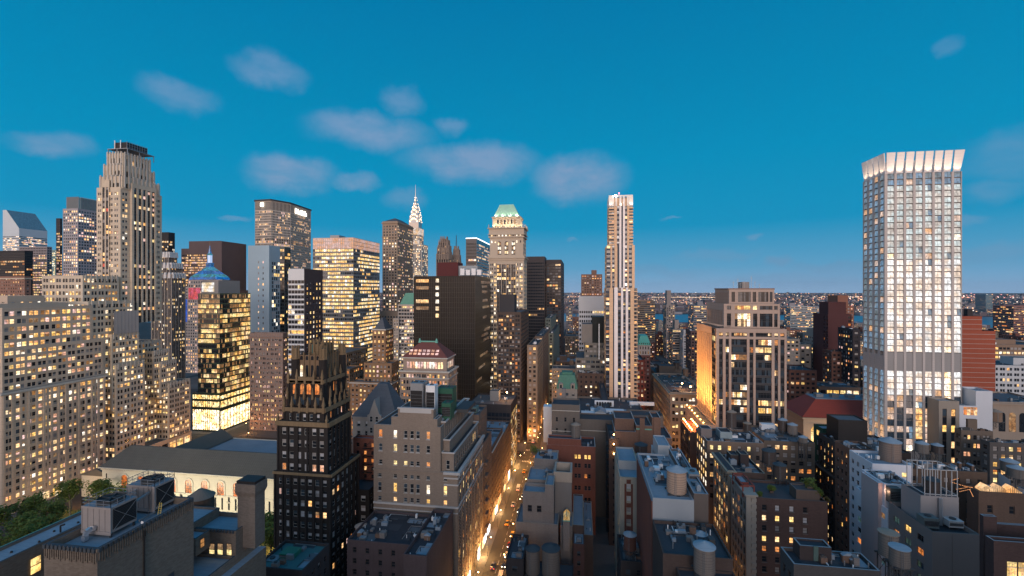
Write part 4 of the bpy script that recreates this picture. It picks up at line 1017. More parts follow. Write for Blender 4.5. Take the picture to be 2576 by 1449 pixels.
for k in range(3): spot('floodlight', (x1-.2, Y0+5+k*6, cz0+.9), (c1, Y0+5+k*6, cz0+8), 2800, fc, 120, .3, r)
for k in range(4): spot('floodlight', (c0+(c1-c0)*(k+.5)/4, Y0+1.9, cz1+.4), (c0+(c1-c0)*(k+.5)/4, Y0+8, cz1+7), 1700, (1, .92, .66), 110, .3, r)

# dark gridded block in front of it
b = Bld('apartment_building', 'dark brown gridded apartment block in front of the floodlit copper roofed tower', 'apartment building', wall('umber_brick', (.085, .065, .055), .2), seed=4)
Y0 = 346; sd = style(bay=4.4, fl=3.3, pat=((.10, .46), (.52, .88)), v=(.25, .80), lit=.16, tones=('orange', 'warm', 'orange', 'dim'), kind='split', rec=.35, run=.15, dark=('dark', 'blind', 'blue', 'dark'), top=1.5, fr='frame')
T = b.pt(1251, 1311, Y0, 1330, 785, z0=0, W=sd, S=sd)
T2 = b.tier(X(1256, Y0+3), X(1294, Y0+3), Y0+3, Y0+16, T[4]-1, Z(741, X(1294, Y0), Y0+3), par=.5, mat=wall('charcoal_panel', (.05, .05, .055), .15))
b.done(100)
# towers right of the floodlit one
DB = wall('dark_bronze_wall', (.055, .045, .045), .12, rough=.6)
b = Bld('office_tower', 'dark bronze office slab immediately right of the floodlit copper roofed tower', 'office tower', DB, seed=1)
st = style(bay=2.3, fl=3.9, pat=((.06, .94),), v=(.25, .8), lit=.10, tones=('yellow', 'warm', 'dim'), kind='pane', rec=.2, run=.8, dark=('dark',), top=7)
b.pt(1316, 1370, 590, 1375, 645, z0=0, W=st, S=st); b.done(0)
b = Bld('office_tower', 'dark bronze office slab with short columns of lit windows, nearer the avenue canyon', 'office tower', DB, seed=2)
st = style(bay=4.2, fl=3.9, pat=((.1, .9),), v=(.2, .75), lit=.16, tones=('yellow', 'warm', 'orange'), kind='pane', rec=.3, run=.3, dark=('dark', 'blue'), top=5)
b.pt(1374, 1412, 610, 1419, 653, z0=0, W=st, S=st); b.done(0)

# ================================================================ slender white-striped tower
peach = wall('peach_precast', (.66, .47, .31), .08, course=3.3); pier = wall('white_pier', (.80, .77, .77), .05)
navy = wall('navy_spandrel', (.03, .045, .075), .2, rough=.5, spec=.3)
b = Bld('apartment_tower', 'slender apartment tower with white vertical stripes and a lit flat crown', 'apartment tower', peach, seed=21)
Y0 = 340; dpt = 26
def xz(xd): return X(xd, Y0)
def zz5(yd): return Z(yd, X(1562, Y0), Y0)
swn = style(bay=2.4, fl=3.35, pat=((.04, .96),), v=(.42, .96), lit=.24, tones=('warm', 'white', 'yellow', 'orange'), kind='split', fr='grill', rec=.15, run=.1, dark=('dark', 'blue', 'dark', 'dark', 'blind'), mg=.02, top=0, sp=None)
def col(xa, xb, ya, yb, st=swn, mat=navy, dy=0):
    a, c = xz(xa), xz(xb); facade(b.wb, b.wins, (a, Y0+dy), (1, 0), c-a, zz5(ya), zz5(yb), st, mat, b.rng)
def solid(xa, xb, ya, yb, m, dy=-.5, d=.9): b.wb.box(xz(xa), xz(xb), Y0+dy, Y0+dy+d, zz5(ya), zz5(yb), m)
# lower body
b.tier(xz(1524)+.05, xz(1603), Y0+.2, Y0+dpt, 0, zz5(725), N=swn, par=.5)
y_l, y_m, y_t = 1020, 725, 617
b.wb.box(xz(1524), xz(1603), Y0, Y0+.18, 0, zz5(y_l), peach)
cols_low = [(1524, 1533, 'w'), (1533, 1542, 'p'), (1542, 1545, 'w'), (1545, 1554, 's'), (1554, 1562, 'w'), (1562, 1567.5, 's'), (1567.5, 1574, 'w'), (1574, 1580, 's'), (1580, 1586, 'w'), (1586, 1595, 'p'), (1595, 1602, 'w')]
for (xa, xb, k) in cols_low:
    if k == 'w': col(xa, xb, y_l, y_m)
    elif k == 'p': solid(xa, xb, y_l, y_m-1, peach, -.3, .6)
    else: solid(xa, xb, y_l, y_m-2, pier, -.7, 1.0)
mb = b.part('balcony')
nb_ = 30
for k in range(nb_):
    zq = zz5(y_l)+(zz5(y_m)-zz5(y_l))*k/nb_; mb.box(xz(1594.5), xz(1604), Y0-.9, Y0+2.5, zq, zq+.8, peach)
b.tier(xz(1526), xz(1597), Y0+.6, Y0+dpt-2, zz5(y_m)-.6, zz5(y_t), par=.5, N=swn)
for (xa, xb, k) in [(1526, 1536, 'w'), (1536, 1540, 'p'), (1540, 1546, 'w'), (1546, 1553, 'p'), (1553, 1558, 'w'), (1558, 1563, 's'), (1563, 1567, 'w'), (1567, 1572, 's'), (1572, 1578, 'w'), (1578, 1582, 'p'), (1582, 1590, 'w'), (1590, 1596.5, 'p')]:
    if k == 'w': col(xa, xb, y_m-1, y_t, dy=.4)
    elif k == 'p': solid(xa, xb, y_m-1, y_t, peach, .2, .4)
    else: solid(xa, xb, y_m-1, 500, pier, -.5, 1.2)
b.tier(xz(1532), xz(1592), Y0+.9, Y0+dpt-4, zz5(y_t)-.5, zz5(500), par=.5, N=swn)
for (xa, xb, k) in [(1532, 1545, 'w'), (1545, 1552, 'p'), (1552, 1558, 'w'), (1563, 1567, 'w'), (1572, 1578, 'w'), (1578, 1583, 'p'), (1583, 1592, 'w')]:
    if k == 'w': col(xa, xb, y_t, 518, dy=.7)
    else: solid(xa, xb, y_t, 518, peach, .5, .35)
mb = b.part('corner_band')
for k in range(13):
    zq = zz5(y_t)+(zz5(518)-zz5(y_t))*(k+.1)/13
    mb.box(xz(1531), xz(1545.5), Y0-.1, Y0+4, zq, zq+.95, peach); mb.box(xz(1582.5), xz(1593), Y0-.1, Y0+4, zq, zq+.95, peach)
mb = b.part('crown'); cwm = wall('white_crown', (.75, .72, .68), .05)
mb.box(xz(1531.5), xz(1545), Y0+.2, Y0+.9, zz5(518), zz5(493), cwm); mb.box(xz(1582), xz(1592.5), Y0+.2, Y0+.9, zz5(518), zz5(493), cwm)
mb.box(xz(1531.5), xz(1531.5)+.6, Y0+.92, Y0+20, zz5(518), zz5(493), cwm); mb.box(xz(1531.5), xz(1592.5), Y0+.3, Y0+.7, zz5(494), zz5(490.5), cwm)
for xq in (1548, 1558.5, 1567, 1577): mb.box(xz(xq), xz(xq+4.5), Y0+.1, Y0+.28, zz5(518), zz5(494.2), cwm)
mb.box(xz(1545.1), xz(1581.9), Y0+2.2, Y0+2.6, zz5(518), zz5(495), peach)
mb = b.part('roof_beacon'); bc = glow('beacon_white', (1, .85, .7), 26, 0, sample='AUTO')
mb.cyl(xz(1548), Y0-.2, zz5(494), zz5(494)+1.2, .6, .6, bc, 8); mb.cyl(xz(1558), Y0+3, zz5(490), zz5(486), .12, .12, STEEL, 6); mb.cyl(xz(1558), Y0+3, zz5(486), zz5(486)+1, .4, .4, glow('beacon_red', (1, .2, .25), 5, 0), 8)
r = b.done(100)
for k in range(4): point('crown_light', (xz(1548+k*9.5), Y0+1.3, zz5(516)), 260, (1, .68, .42), .2, r)
for k in range(3): spot('crown_light', (xz(1536+k*26), Y0-1.2, zz5(518)), (xz(1536+k*26), Y0+.3, zz5(503)), 500, (1, .85, .7), 100, .2, r)

# ================================================================ neighbours of the slender tower
b = Bld('apartment_tower', 'distant brown brick apartment tower left of the slender white-striped tower', 'apartment tower', wall('rust_brick', (.21, .125, .095), .15), seed=2)
st = style(bay=3.6, fl=3.1, pat=((.2, .75),), v=(.3, .75), lit=.22, tones=('orange', 'warm', 'peach'), kind='pane', rec=.3, dark=('dark', 'dark', 'blind'))
b.pt(1462, 1515, 640, 1457, 690, z0=0, depth=25, W=st); b.tier(X(1488, 645), X(1501, 645), 645, 655, Z(691, X(1500, 640), 640), Z(679, X(1500, 640), 640), par=.2); b.done(0)
b = Bld('office_building', 'white ribbed office building left of the slender white-striped tower', 'office building', WHT, seed=2)
st = style(bay=2.0, fl=4.2, pat=((.16, .84),), v=(.1, .6), lit=.4, tones=('yellow', 'white', 'warm'), kind='pane', rec=.5, run=.85, dark=('dark',), top=12, mg=.3)
T = b.pt(1456, 1530, 440, 1454, 746, z0=0, depth=30, W=st, N=st)
mb = b.part('rib')
for k in range(26):
    xx = T[0]+(T[1]-T[0])*k/25; mb.box(xx-.18, xx+.18, T[2]-.35, T[2]-.02, T[4]-12, T[4]+.3, WHT)
b.done(60)
b = Bld('office_building', 'stepped grey setback building with a dark louvred roof house', 'office building', wall('olive_grey_brick', (.16, .155, .14), .2), seed=8)
st = style(bay=3.4, fl=3.7, pat=((.1, .9),), v=(.3, .8), lit=.22, tones=('yellow', 'warm', 'white'), kind='pair', rec=.25, run=.5, dark=('dark', 'blind', 'blue'))
T = b.pt(1470, 1524, 362, 1462, 862, z0=0, depth=30, W=st, N=st); b.pt(1448, 1524, 357, 1440, 900, z0=0, depth=40, W=st, N=st)
b.tier(X(1463, 366), X(1490, 366), 366, 384, T[4]-.9, Z(815, X(1463, 366), 366), par=.4, mat=wall('warm_grey_render', (.20, .19, .18), .15))
b.tier(X(1490, 368), X(1520, 368), 368, 388, T[4]-.9, Z(797, X(1490, 366), 368), par=.4, mat=wall('black_louvre', (.03, .035, .035), .2))
b.part('duct').bar((X(1507, 360), 360, Z(815, 30, 362)), (X(1507, 356), 356, Z(905, 30, 357)), .35, STEEL)
b.done(60)

# ================================================================ large office tower, orange uplit
b = Bld('office_tower', 'broad pink granite office tower, stepped top, its street side washed with orange light', 'office tower', PINK, seed=14)
Y0 = 262; x0, x1 = X(1803, Y0), X(1979, Y0)
def z9(yd): return Z(yd, x0, Y0)
y1 = x0/kx(1753)
so9 = style(bay=1.55, fl=4.0, pat=((0, 1),), v=(.30, .98), lit=.42, tones=('warm', 'yellow', 'warm', 'orange', 'dim', 'white'), kind='cross', fr='grill', rec=.35, run=.72, dark=('dark', 'dark', 'blue'), mg=0, top=.3, mixup=.3, prob=lambda i, j, n, nf: (.5 if j < 2 else .95 if j < nf*.42 else .4 if j < nf*.72 else .95))
b.tier(x0+.6, x1, Y0+.9, y1, 0, z9(826), par=1)
zt = z9(826); zb = z9(1098)
b.wb.box(x0, x1, Y0, Y0+.88, 0, zb, PINK)
L = x1-x0
segs = [(0, .035, 'p'), (.035, .09, 'w'), (.09, .13, 'p'), (.13, .178, 'w'), (.178, .213, 'p'), (.213, .438, 'w'), (.438, .474, 'p'), (.474, .53, 'w'), (.53, .562, 'p'), (.562, .79, 'w'), (.79, .83, 'p'), (.83, .88, 'w'), (.88, .912, 'p'), (.912, .97, 'w'), (.97, 1, 'p')]
def front9(za, zc, xa, L_, y, dark9=so9):
    for (a, c, k) in segs:
        if k == 'p': b.wb.box(xa+L_*a, xa+L_*c, y, y+.6, za, zc, PINK)
        else: facade(b.wb, b.wins, (xa+L_*a, y+.25), (1, 0), L_*(c-a), za, zc, dark9, SPAN, b.rng)
front9(zb, z9(852), x0, L, Y0)
b.wb.box(x0, x1, Y0, Y0+.6, z9(852), z9(846), PINK)
s1 = dict(so9); s1.update(fl=5, prob=lambda *a: .9, top=.2)
front9(z9(846), z9(836), x0, L, Y0, s1); b.wb.box(x0, x1, Y0, Y0+.6, z9(836), zt, PINK)
# side facing the street
ssd = style(bay=4.2, fl=4.0, pat=((.1, .42), (.5, .82)), v=(.2, .85), lit=.3, tones=('warm', 'orange', 'yellow'), kind='split', rec=.7, run=.3, dark=('dark', 'frame'), mg=1.5, top=4, sp=wall('pink_spandrel', (.07, .045, .035), .1))
facade(b.wb, b.wins, (x0-.02, y1), (0, -1), y1-Y0-9.5, 0, zt, ssd, PINK, b.rng)
facade(b.wb, b.wins, (x0-.03, Y0+9.5), (0, -1), 9.5, 0, zt, style(bay=2.3, fl=4, pat=((0.02, .98),), v=(.3, .98), lit=.45, tones=('warm', 'yellow', 'orange'), kind='pane', rec=.3, run=.6, mg=.8, top=.5), SPAN, b.rng)
b.part('corner_pier').box(x0-.35, x0+.9, Y0-.35, Y0+.9, 0, zt, PINK)
Tm = (x0+2, x1+.5-6, Y0+5, y1-4)
def stepped(dx0, dx1, dy, za, zc, st_, N_=None):
    T = b.tier(X(dx0, Y0+dy), X(dx1, Y0+dy), Y0+dy, y1-dy, za, zc, par=1, N=N_)
    return T
xs_, xe_ = X(1821, Y0+4), X(1962, Y0+4)
T = b.tier(xs_, xe_, Y0+4.7, y1-4, zt-1, Z(764, xs_, Y0+4), par=1, N=ssd)
def front_w(xa, xe, y, za, zc, rows):
    Lq = xe-xa; prevz = za
    for (a, c, lit_) in rows:
        qa, qc = za+(zc-za)*a, za+(zc-za)*c
        b.wb.box(xa, xe, y, y+.6, prevz, qa, PINK)
        s_ = dict(so9); s_.update(prob=(lambda v: (lambda *z_: v))(lit_), fl=max(2.5, qc-qa), v=(.02, .98), top=0)
        for (u, v, k) in [(0, .055, 'p'), (.055, .13, 'w'), (.13, .20, 'p'), (.20, .48, 'w'), (.48, .525, 'p'), (.525, .60, 'w'), (.60, .645, 'p'), (.645, .87, 'w'), (.87, .90, 'p'), (.90, .96, 'w'), (.96, 1, 'p')]:
            if k == 'p': b.wb.box(xa+Lq*u, xa+Lq*v, y, y+.6, qa, qc, PINK)
            else: facade(b.wb, b.wins, (xa+Lq*u, y+.25), (1, 0), Lq*(v-u), qa, qc, s_, SPAN, b.rng)
        prevz = qc
    b.wb.box(xa, xe, y, y+.6, prevz, zc, PINK)
front_w(xs_, xe_, Y0+4, zt, T[4], [(.06, .36, .12), (.36, .6, .75), (.76, .92, .7)])
mb = b.part('roof_trellis')
for k in range(9): mb.box(x0+.5, x0+9, Y0+1+k*4.4, Y0+1.3+k*4.4, zt+1.2, zt+1.5, PINK)
xu0, xu1 = X(1834, Y0+8), X(1948, Y0+8)
T2 = b.tier(xu0, xu1, Y0+8.7, y1-8, T[4]-1, Z(728, xu0, Y0+8), par=1, N=style(bay=1.8, fl=12, pat=((.2, .8),), v=(.05, .92), lit=0, kind='pane', rec=.5, dark=('louvre',)))
front_w(xu0, xu1, Y0+8, T[4], T2[4], [(.12, .82, .0)])
b.band(T2, T2[4]-.05, .7, .35, wall('pink_coping', (.24, .16, .13), .1))
r = b.done(100)
t = thing('antenna_cluster', 'antennas and a grey plant box on the roof of the pink granite office tower', 'antennas', ((xu0+xu1)/2, Y0+16, T2[4]+.66))
mb = MB(); zr = T2[4]+.66; mb.box(X(1866, Y0+14), X(1885, Y0+14), Y0+14, Y0+20, zr, zr+3.6, wall('plant_box', (.25, .23, .22), .1)); mb.build('plant_box', t)
for (xd, h) in ((1845, 4), (1856, 5.5), (1862, 3), (1872, 4), (1890, 7), (1899, 4), (1910, 2.5)):
    mb = MB(); xx = X(xd, Y0+12); mb.bar((xx, Y0+12, zr), (xx, Y0+12, zr+h), .07, STEEL); mb.bar((xx-.6, Y0+12, zr+h*.8), (xx+.6, Y0+12, zr+h*.8), .05, STEEL); mb.build('antenna', t)
# lit podium step beside it, with a row of lamps on its edge
b = Bld('office_building', 'low podium wall with golden floodlit face at the foot of the pink granite tower', 'building', PINK, seed=5)
xq = X(1739, 300); Yp0 = 262; xp = x0-7
stp = style(bay=4.2, fl=4.2, pat=((.3, .7),), v=(.2, .8), lit=.3, tones=('warm', 'orange'), kind='split', rec=.4, top=2)
zpod = Z(1052, xp, 275)
T = b.tier(xp, x0-.06, Yp0, y1, 0, zpod, N=stp, W=stp); r = b.done(60)
gl = glow('bulb_orange', (1, .48, .12), 30, 0, sample='AUTO')
for k in range(7):
    yy = Yp0+2+k*(y1-Yp0-4)/6
    t = thing('floodlight', 'small orange floodlight in the row along the podium edge of the pink tower', 'floodlight', (xp+.6, yy, zpod), 'floodlights along the podium edge')
    mb = MB(); mb.cyl(xp+.6, yy, zpod, zpod+.5, .12, .12, STEELD, 6); mb.build('stand', t); mb = MB(); mb.cyl(xp+.6, yy, zpod+.5, zpod+.85, .3, .3, gl, 8); mb.build('lamp', t)
oc = (1, .42, .08)
for k in range(5):
    yy = Yp0+3+k*(y1-Yp0-6)/4
    spot('floodlight_beam', (xp-2.5, yy, zpod+.5), (x0, yy, zpod+24), 80000, oc, 100, .6, r)
    spot('floodlight_beam', (xp-6, yy, zpod-4), (x0, yy, zpod+42), 34000, oc, 50, .6, r)
    point('floodlight_beam', (xp+2.2, yy, zpod+.9), 900, oc, .4, r)
for k in range(3): spot('floodlight_beam', (xp-9, Yp0+6+k*12, 16), (xp, Yp0+6+k*12, 34), 14000, oc, 110, .6, r)

# ================================================================ tower with flared crown
gran = wall('grey_bead_blast', (.46, .42, .40), .06, course=1.2)
b = Bld('hotel_tower', 'tall grey hotel tower with a flared glowing crown of tapered fins', 'hotel tower', gran, seed=31)
Y0 = 270; x0, x1 = X(2228, Y0), X(2420, Y0); y1 = x0/kx(2173)
def za_(yd): return Z(yd, x0, Y0)
zc = za_(437); zlow = za_(886); L = x1-x0
b.tier(x0+.9, x1, Y0+.9, y1, 0, zc, par=.6)
n = 8; bw = L/n; nf = 44; fh = (zc-zlow)/29; zfb = zlow-fh*16
panel = glow('blind_reflection_glow', (.88, .90, .98), .85, .25, .16); panelw = glow('white_reflection_glow', (1, .90, .86), 1.25, .3, .16); panelb = glow('sky_reflection_glow', (.42, .58, .78), .5, .35, .2)  # reflected floodlight and sky put into the facets as their own glow
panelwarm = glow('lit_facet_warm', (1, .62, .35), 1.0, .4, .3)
slit = plain('slot_dark', (.15, .15, .16), .5)
pier_w = bw*.26
wp = []
def bay_window(P0, U, w, z, h, mats, rng, tilt=.55):
    """tilted glass facet unit: two leaning panes above a dark slot, each its own mesh"""
    ux, uy = U; nx, ny = uy, -ux
    mb = MB(); o = (P0[0], P0[1], z)
    def P(a, c, d): return (ux*a+nx*d, uy*a+ny*d, c)
    for q in range(2):
        a, c = w*(.5*q)+.06, w*(.5*q+.5)-.06; m = mats[q]
        mb.quad(P(a, h*.13, tilt), P(c, h*.13, tilt), P(c, h*.97, .12), P(a, h*.97, .12), m)
        mb.tri(P(a, h*.13, tilt), P(a, h*.97, .12), P(a, h*.13, .05), gran); mb.tri(P(c, h*.13, .05), P(c, h*.97, .12), P(c, h*.13, tilt), gran)
        mb.quad(P(a, h*.13, .05), P(c, h*.13, .05), P(c, h*.13, tilt), P(a, h*.13, tilt), slit)
    mb.quad(P(0, 0, .04), P(w, 0, .04), P(w, h*.13, .04), P(0, h*.13, .04), slit)
    return mb, o
rg = random.Random(3); rowm = MB(); offb = MB(); cnt = 0
items = []
for f in range(45):
    z = zfb+fh*f if f < 16 else zlow+fh*(f-16)
    if 13 <= f < 16: continue            # louvred mechanical storey
    if z < 6: continue
    up = (f-16)/29
    for i in range(n):
        r_ = rg.random()
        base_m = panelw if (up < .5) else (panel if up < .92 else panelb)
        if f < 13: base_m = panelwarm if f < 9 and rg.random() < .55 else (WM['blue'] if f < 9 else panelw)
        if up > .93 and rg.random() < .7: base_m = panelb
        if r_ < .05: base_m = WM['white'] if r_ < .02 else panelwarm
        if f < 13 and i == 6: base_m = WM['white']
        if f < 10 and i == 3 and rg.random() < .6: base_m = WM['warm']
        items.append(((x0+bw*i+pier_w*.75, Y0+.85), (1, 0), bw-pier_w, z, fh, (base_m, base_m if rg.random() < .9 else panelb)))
yw = (y1-Y0); nb4 = 4; bwy = yw/nb4
for f in range(45):
    z = zfb+fh*f if f < 16 else zlow+fh*(f-16)
    if 13 <= f < 16 or z < 6: continue
    for i in range(nb4):
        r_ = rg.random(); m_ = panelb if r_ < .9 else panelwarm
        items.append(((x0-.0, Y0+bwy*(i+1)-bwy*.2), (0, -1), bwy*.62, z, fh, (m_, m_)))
vis = [(t, k) for k, t in enumerate(items)]
vis.sort(key=lambda t: -t[0][3]); b.facets = vis
for xx_i in range(n+1):
    pass
mbp = b.wb
for i in range(n+1):
    a = x0+bw*i-pier_w*.25 if i else x0-.52
    c = min(x1, x0+bw*i+pier_w*.75)
    mbp.box(a, c, Y0, Y0+.88, 0, zc, gran)
mbp.box(x0, x1, Y0+.3, Y0+.86, zlow-3*fh, zlow, wall('louvre_grey', (.29, .28, .275), .1))
for i in range(nb4+1):
    a = max(Y0+.885, Y0+bwy*i-bwy*.2); c = min(y1, Y0+bwy*i+bwy*.2); mbp.box(x0-.52, x0+.88, a, c, 0, zc, gran)
mbp.box(x0-.4, x0+.6, Y0+.9, y1-.01, zlow-3*fh, zlow-.6*fh, gran)
# crown of flared fins
cr = b; fin = wall('crown_fin', (.72, .69, .67), .05, course=1.6)
ztip = za_(386); out = 3.0
for i in range(n):
    mb = b.multi('crown_fin'); a = x0+bw*i+.3; c = a+bw*.74
    oy = 1.6; ex = -.5 if i == 0 else 0; fx = .9 if i == n-1 else 0
    p = [(a, Y0-.1, zc), (c, Y0-.1, zc), (c+fx+.25, Y0-oy, ztip), (a+ex-.1, Y0-oy, ztip)]; q = [(v[0], v[1]+.5, v[2]) for v in p]
    mb.quad(*p, fin); mb.quad(q[1], q[0], q[3], q[2], fin)
    for k in range(4): mb.quad(q[k], q[(k+1) % 4], p[(k+1) % 4], p[k], fin)
for i in range(4):
    mb = b.multi('crown_fin'); a = Y0+bwy*i+.2; c = a+bwy*.78
    p = [(x0-.3, c, zc), (x0-.3, a, zc), (x0-1.3, a-(.8 if i == 0 else 0), ztip), (x0-1.3, c+(.8 if i == 3 else .2), ztip)]; q = [(v[0]+.5, v[1], v[2]) for v in p]
    mb.quad(*p, fin); mb.quad(q[1], q[0], q[3], q[2], fin)
    for k in range(4): mb.quad(q[k], q[(k+1) % 4], p[(k+1) % 4], p[k], fin)
b.tier(x0+4.5, x1-3, Y0+5.5, y1-1.5, zc-.7, zc+8, mat=fin, par=.3)
r = b.done(0); off = r['wloc']
FM = {}; stuff = MB(); taken = 0
for (t, k) in vis:
    P0, U, w, z, h, ms = t
    if taken < 100 and z < zlow+fh*29:
        key = (U, ms[0].name, ms[1].name)
        if key not in FM: FM[key] = bay_window((0, 0), U, w, 0, h, ms, rg)[0].mesh('bay_window')
        o = bpy.data.objects.new('bay_window', FM[key]); C.objects.link(o); o.parent = r; o.location = (P0[0]-off[0], P0[1]-off[1], z); taken += 1
    else:
        mb, o = bay_window(P0, U, w, z, h, ms, rg)
        i = len(stuff.v); stuff.v += [(v[0]+o[0], v[1]+o[1], v[2]+o[2]) for v in mb.v]; stuff.f += [tuple(q+i for q in f_) for f_ in mb.f]; stuff.m += [stuff.mi(mb.mats[m_]) for m_ in mb.m]
so_ = stuff.build('bay_window', r); so_['kind'] = 'stuff'
cwc = (1, .72, .50)
for i in range(n): spot('crown_light', (x0+bw*i+.3+bw*.37, Y0-2.6, zc-.8), (x0+bw*i+.3+bw*.37, Y0-.9, zc+6), 1300, cwc, 90, .2, r)
for i in range(4): spot('crown_light', (x0-3.2, Y0+bwy*(i+.5), zc-.8), (x0-1.3, Y0+bwy*(i+.5), zc+6), 1500, cwc, 90, .2, r)
for k in range(3): spot('facade_uplight', (x0-6, Y0+4+k*8, 30), (x0-.5, Y0+4+k*8, 60), 6500, (1, .66, .45), 70, .3, r)
def facade_x(b, O, U, w, z0, z1, cols, rows, mat, lit=.3, tones=('warm', 'yellow'), dark=('dark',), kind='sash', fr='frame', rec=.3, force=None, sill=None):
    """wall with windows where the photograph has them: cols and rows in metres along the wall and above z=0"""
    ux, uy = U; nx, ny = uy, -ux; mb = b.wb; rng = b.rng
    def P(a, z, d=0): return (O[0]+ux*a-nx*d, O[1]+uy*a-ny*d, z)
    def q(a, c, e, f, m=mat):
        if c-a > 1e-3 and f-e > 1e-3: mb.quad(P(a, e), P(c, e), P(c, f), P(a, f), m)
    cols = sorted(c for c in cols if c[0] > .05 and c[1] < w-.05); zc = z0
    for j, (ra, rb) in enumerate(sorted(rows)):
        if ra < zc or rb > z1: continue
        q(0, w, zc, ra); e = 0
        for i, (ca, cb) in enumerate(cols):
            q(e, ca, ra, rb); e = cb
            mb.quad(P(ca, ra), P(ca, ra, rec), P(ca, rb, rec), P(ca, rb), mat); mb.quad(P(cb, ra, rec), P(cb, ra), P(cb, rb), P(cb, rb, rec), mat)
            mb.quad(P(ca, ra), P(cb, ra), P(cb, ra, rec), P(ca, ra, rec), mat); mb.quad(P(ca, rb, rec), P(cb, rb, rec), P(cb, rb), P(ca, rb), mat)
            t = force.get((i, j)) if force else None
            if t is None: t = rng.choice(tones) if rng.random() < lit else rng.choice(dark)
            u = t if t not in ('dark',) else rng.choice(dark)
            p = P(ca, ra, rec); b.wins.append((p[0], p[1], ra, ux, uy, cb-ca, rb-ra, kind, (u, t), fr))
            if sill:
                c0, c1 = ca-.12, cb+.12; A = P(c0, ra-.22, -.16); B = P(c1, ra-.004, -.003)
                mb.box(min(A[0], B[0]), max(A[0], B[0]), min(A[1], B[1]), max(A[1], B[1]), ra-.22, ra-.004, sill)
        q(e, w, ra, rb); zc = rb
    q(0, w, zc, z1)

def shops(b, x, y0, y1):
    ms = [glow('shop_yellow', (1, .66, .26), 3.0, .6, .8), glow('shop_white', (1, .84, .6), 4.0, .4, .8), glow('shop_orange', (1, .42, .12), 2.0, .6, .8), WM['dim']]
    y = y0
    while y < y1-2:
        L = b.rng.uniform(2.4, 6); m = b.multi('shopfront'); m.box(x+.02, x+.3, y, min(y+L, y1), .5, b.rng.choice([3.2, 4.2, 5]), b.rng.choice(ms)); y += L+b.rng.choice([.5, 1.2, 3])
# ================================================================ dark gilded gothic tower
BKB = wall('black_brick', (.032, .027, .025), .35, brick=.3)
b = Bld('office_tower', 'black brick gothic tower with gilded pinnacles and crown near the centre left', 'office tower', BKB, roof=ROOFD, seed=77)
Y0 = 147
srw = style(bay=2.9, fl=3.65, pat=((.22, .78),), v=(.22, .80), lit=.07, tones=('orange', 'warm', 'peach'), kind='sash', fr='wframe', rec=.3, run=.1, dark=('pale', 'pale', 'blind', 'blue', 'dark'), mg=.8, top=1.6, mixup=.1)
T0 = b.pt(692, 831, Y0, 901, 1193, z0=0, W=srw, S=srw, par=.8)
Ts = b.pt(700, 824, Y0+.9, 880, 1063, z0=T0[4]-.8, W=srw, S=srw, par=.8)
# low shoulder further along the street side
sb_ = style(bay=3.4, fl=3.65, pat=((.25, .75),), v=(.2, .78), lit=.2, tones=('warm', 'orange'), kind='sash', fr='wframe', rec=.3, dark=('pale', 'dark', 'blind'), top=1.5)
xsh = X(876, 168); b.tier(T0[1]-8, T0[1]+.02+4.5, T0[3]+.05, T0[3]+14, 0, T0[4]-14, S=sb_, W=sb_)
goldparts = b.part('gilded_trim')
def pinn(x, y, z, h, r=.55):
    r *= .72; h *= .85
    mb = b.multi('pinnacle'); mb.frustum((x-r, x+r, y-r, y+r), (x-r*.75, x+r*.75, y-r*.75, y+r*.75), z-h*.45, z+h*.2, GOLD)
    mb.frustum((x-r*1.1, x+r*1.1, y-r*1.1, y+r*1.1), (x-r*.6, x+r*.6, y-r*.6, y+r*.6), z+h*.2, z+h*.55, GOLD); mb.frustum((x-r*.6, x+r*.6, y-r*.6, y+r*.6), (x-.08, x+.08, y-.08, y+.08), z+h*.55, z+h, GOLD)
def piers(T, z0_, z1_, nW, nS, w=.28, m=BKB):
    mb = b.part('pier')
    for k in range(nW+1):
        xx = T[0]+(T[1]-T[0])*k/nW; mb.box(xx-w, xx+w, T[2]-.4, T[2]-.01, z0_, z1_, m)
    for k in range(1, nS+1):
        yy = T[2]+(T[3]-T[2])*k/nS; mb.box(T[1]+.01, T[1]+.4, yy-w, yy+w, z0_, z1_, m)
piers(T0, 0, T0[4]+.2, 7, 6); piers(Ts, T0[4], Ts[4]+.2, 5, 6)
def goldrim(T, h=1.1, out=.3, drop=0):
    x0, x1, y0, y1 = T[:4]; z = T[4]-drop
    goldparts.box(x0-out, x1+out, y0-out, y0-.42, z-h, z, GOLD); goldparts.box(x1+.42, x1+out+.3, y0-out, y1, z-h, z, GOLD)
goldrim(T0, .9, .6); goldrim(Ts, 1.6, .7)
def xy(xd, Y): return X(xd, Y)
def tierR(xl, xr, Yq, xf, yt, zb, W=None, S=None, mat=None):
    T = b.pt(xl, xr, Yq, xf, yt, z0=zb, W=W, S=S, par=.6, mat=mat); return T
su = style(bay=2.7, fl=4.6, pat=((.26, .74),), v=(.15, .85), lit=.35, tones=('peach', 'blue', 'orange'), kind='sash', fr='wframe', rec=.35, dark=('pale', 'blue'), mg=1.0, top=1.8)
Tb = tierR(716, 815, Y0+2.2, 876, 1027, Ts[4]-.7, W=su, S=su); goldrim(Tb, 1.4, .6); piers(Tb, Ts[4], Tb[4]+.3, 5, 5)
for k in range(6): pinn(Tb[0]+(Tb[1]-Tb[0])*k/5, Tb[2]-.3, Tb[4], 4.6, .62)
for k in range(1, 6): pinn(Tb[1]+.3, Tb[2]+(Tb[3]-Tb[2])*k/5, Tb[4], 4.4, .62)
for k in range(4): pinn(Ts[0]+(0 if k == 0 else Ts[1]-Ts[0]-.2)*1.0, Ts[2]-.2, Ts[4], 3.2, .6) if k in (0, 3) else None
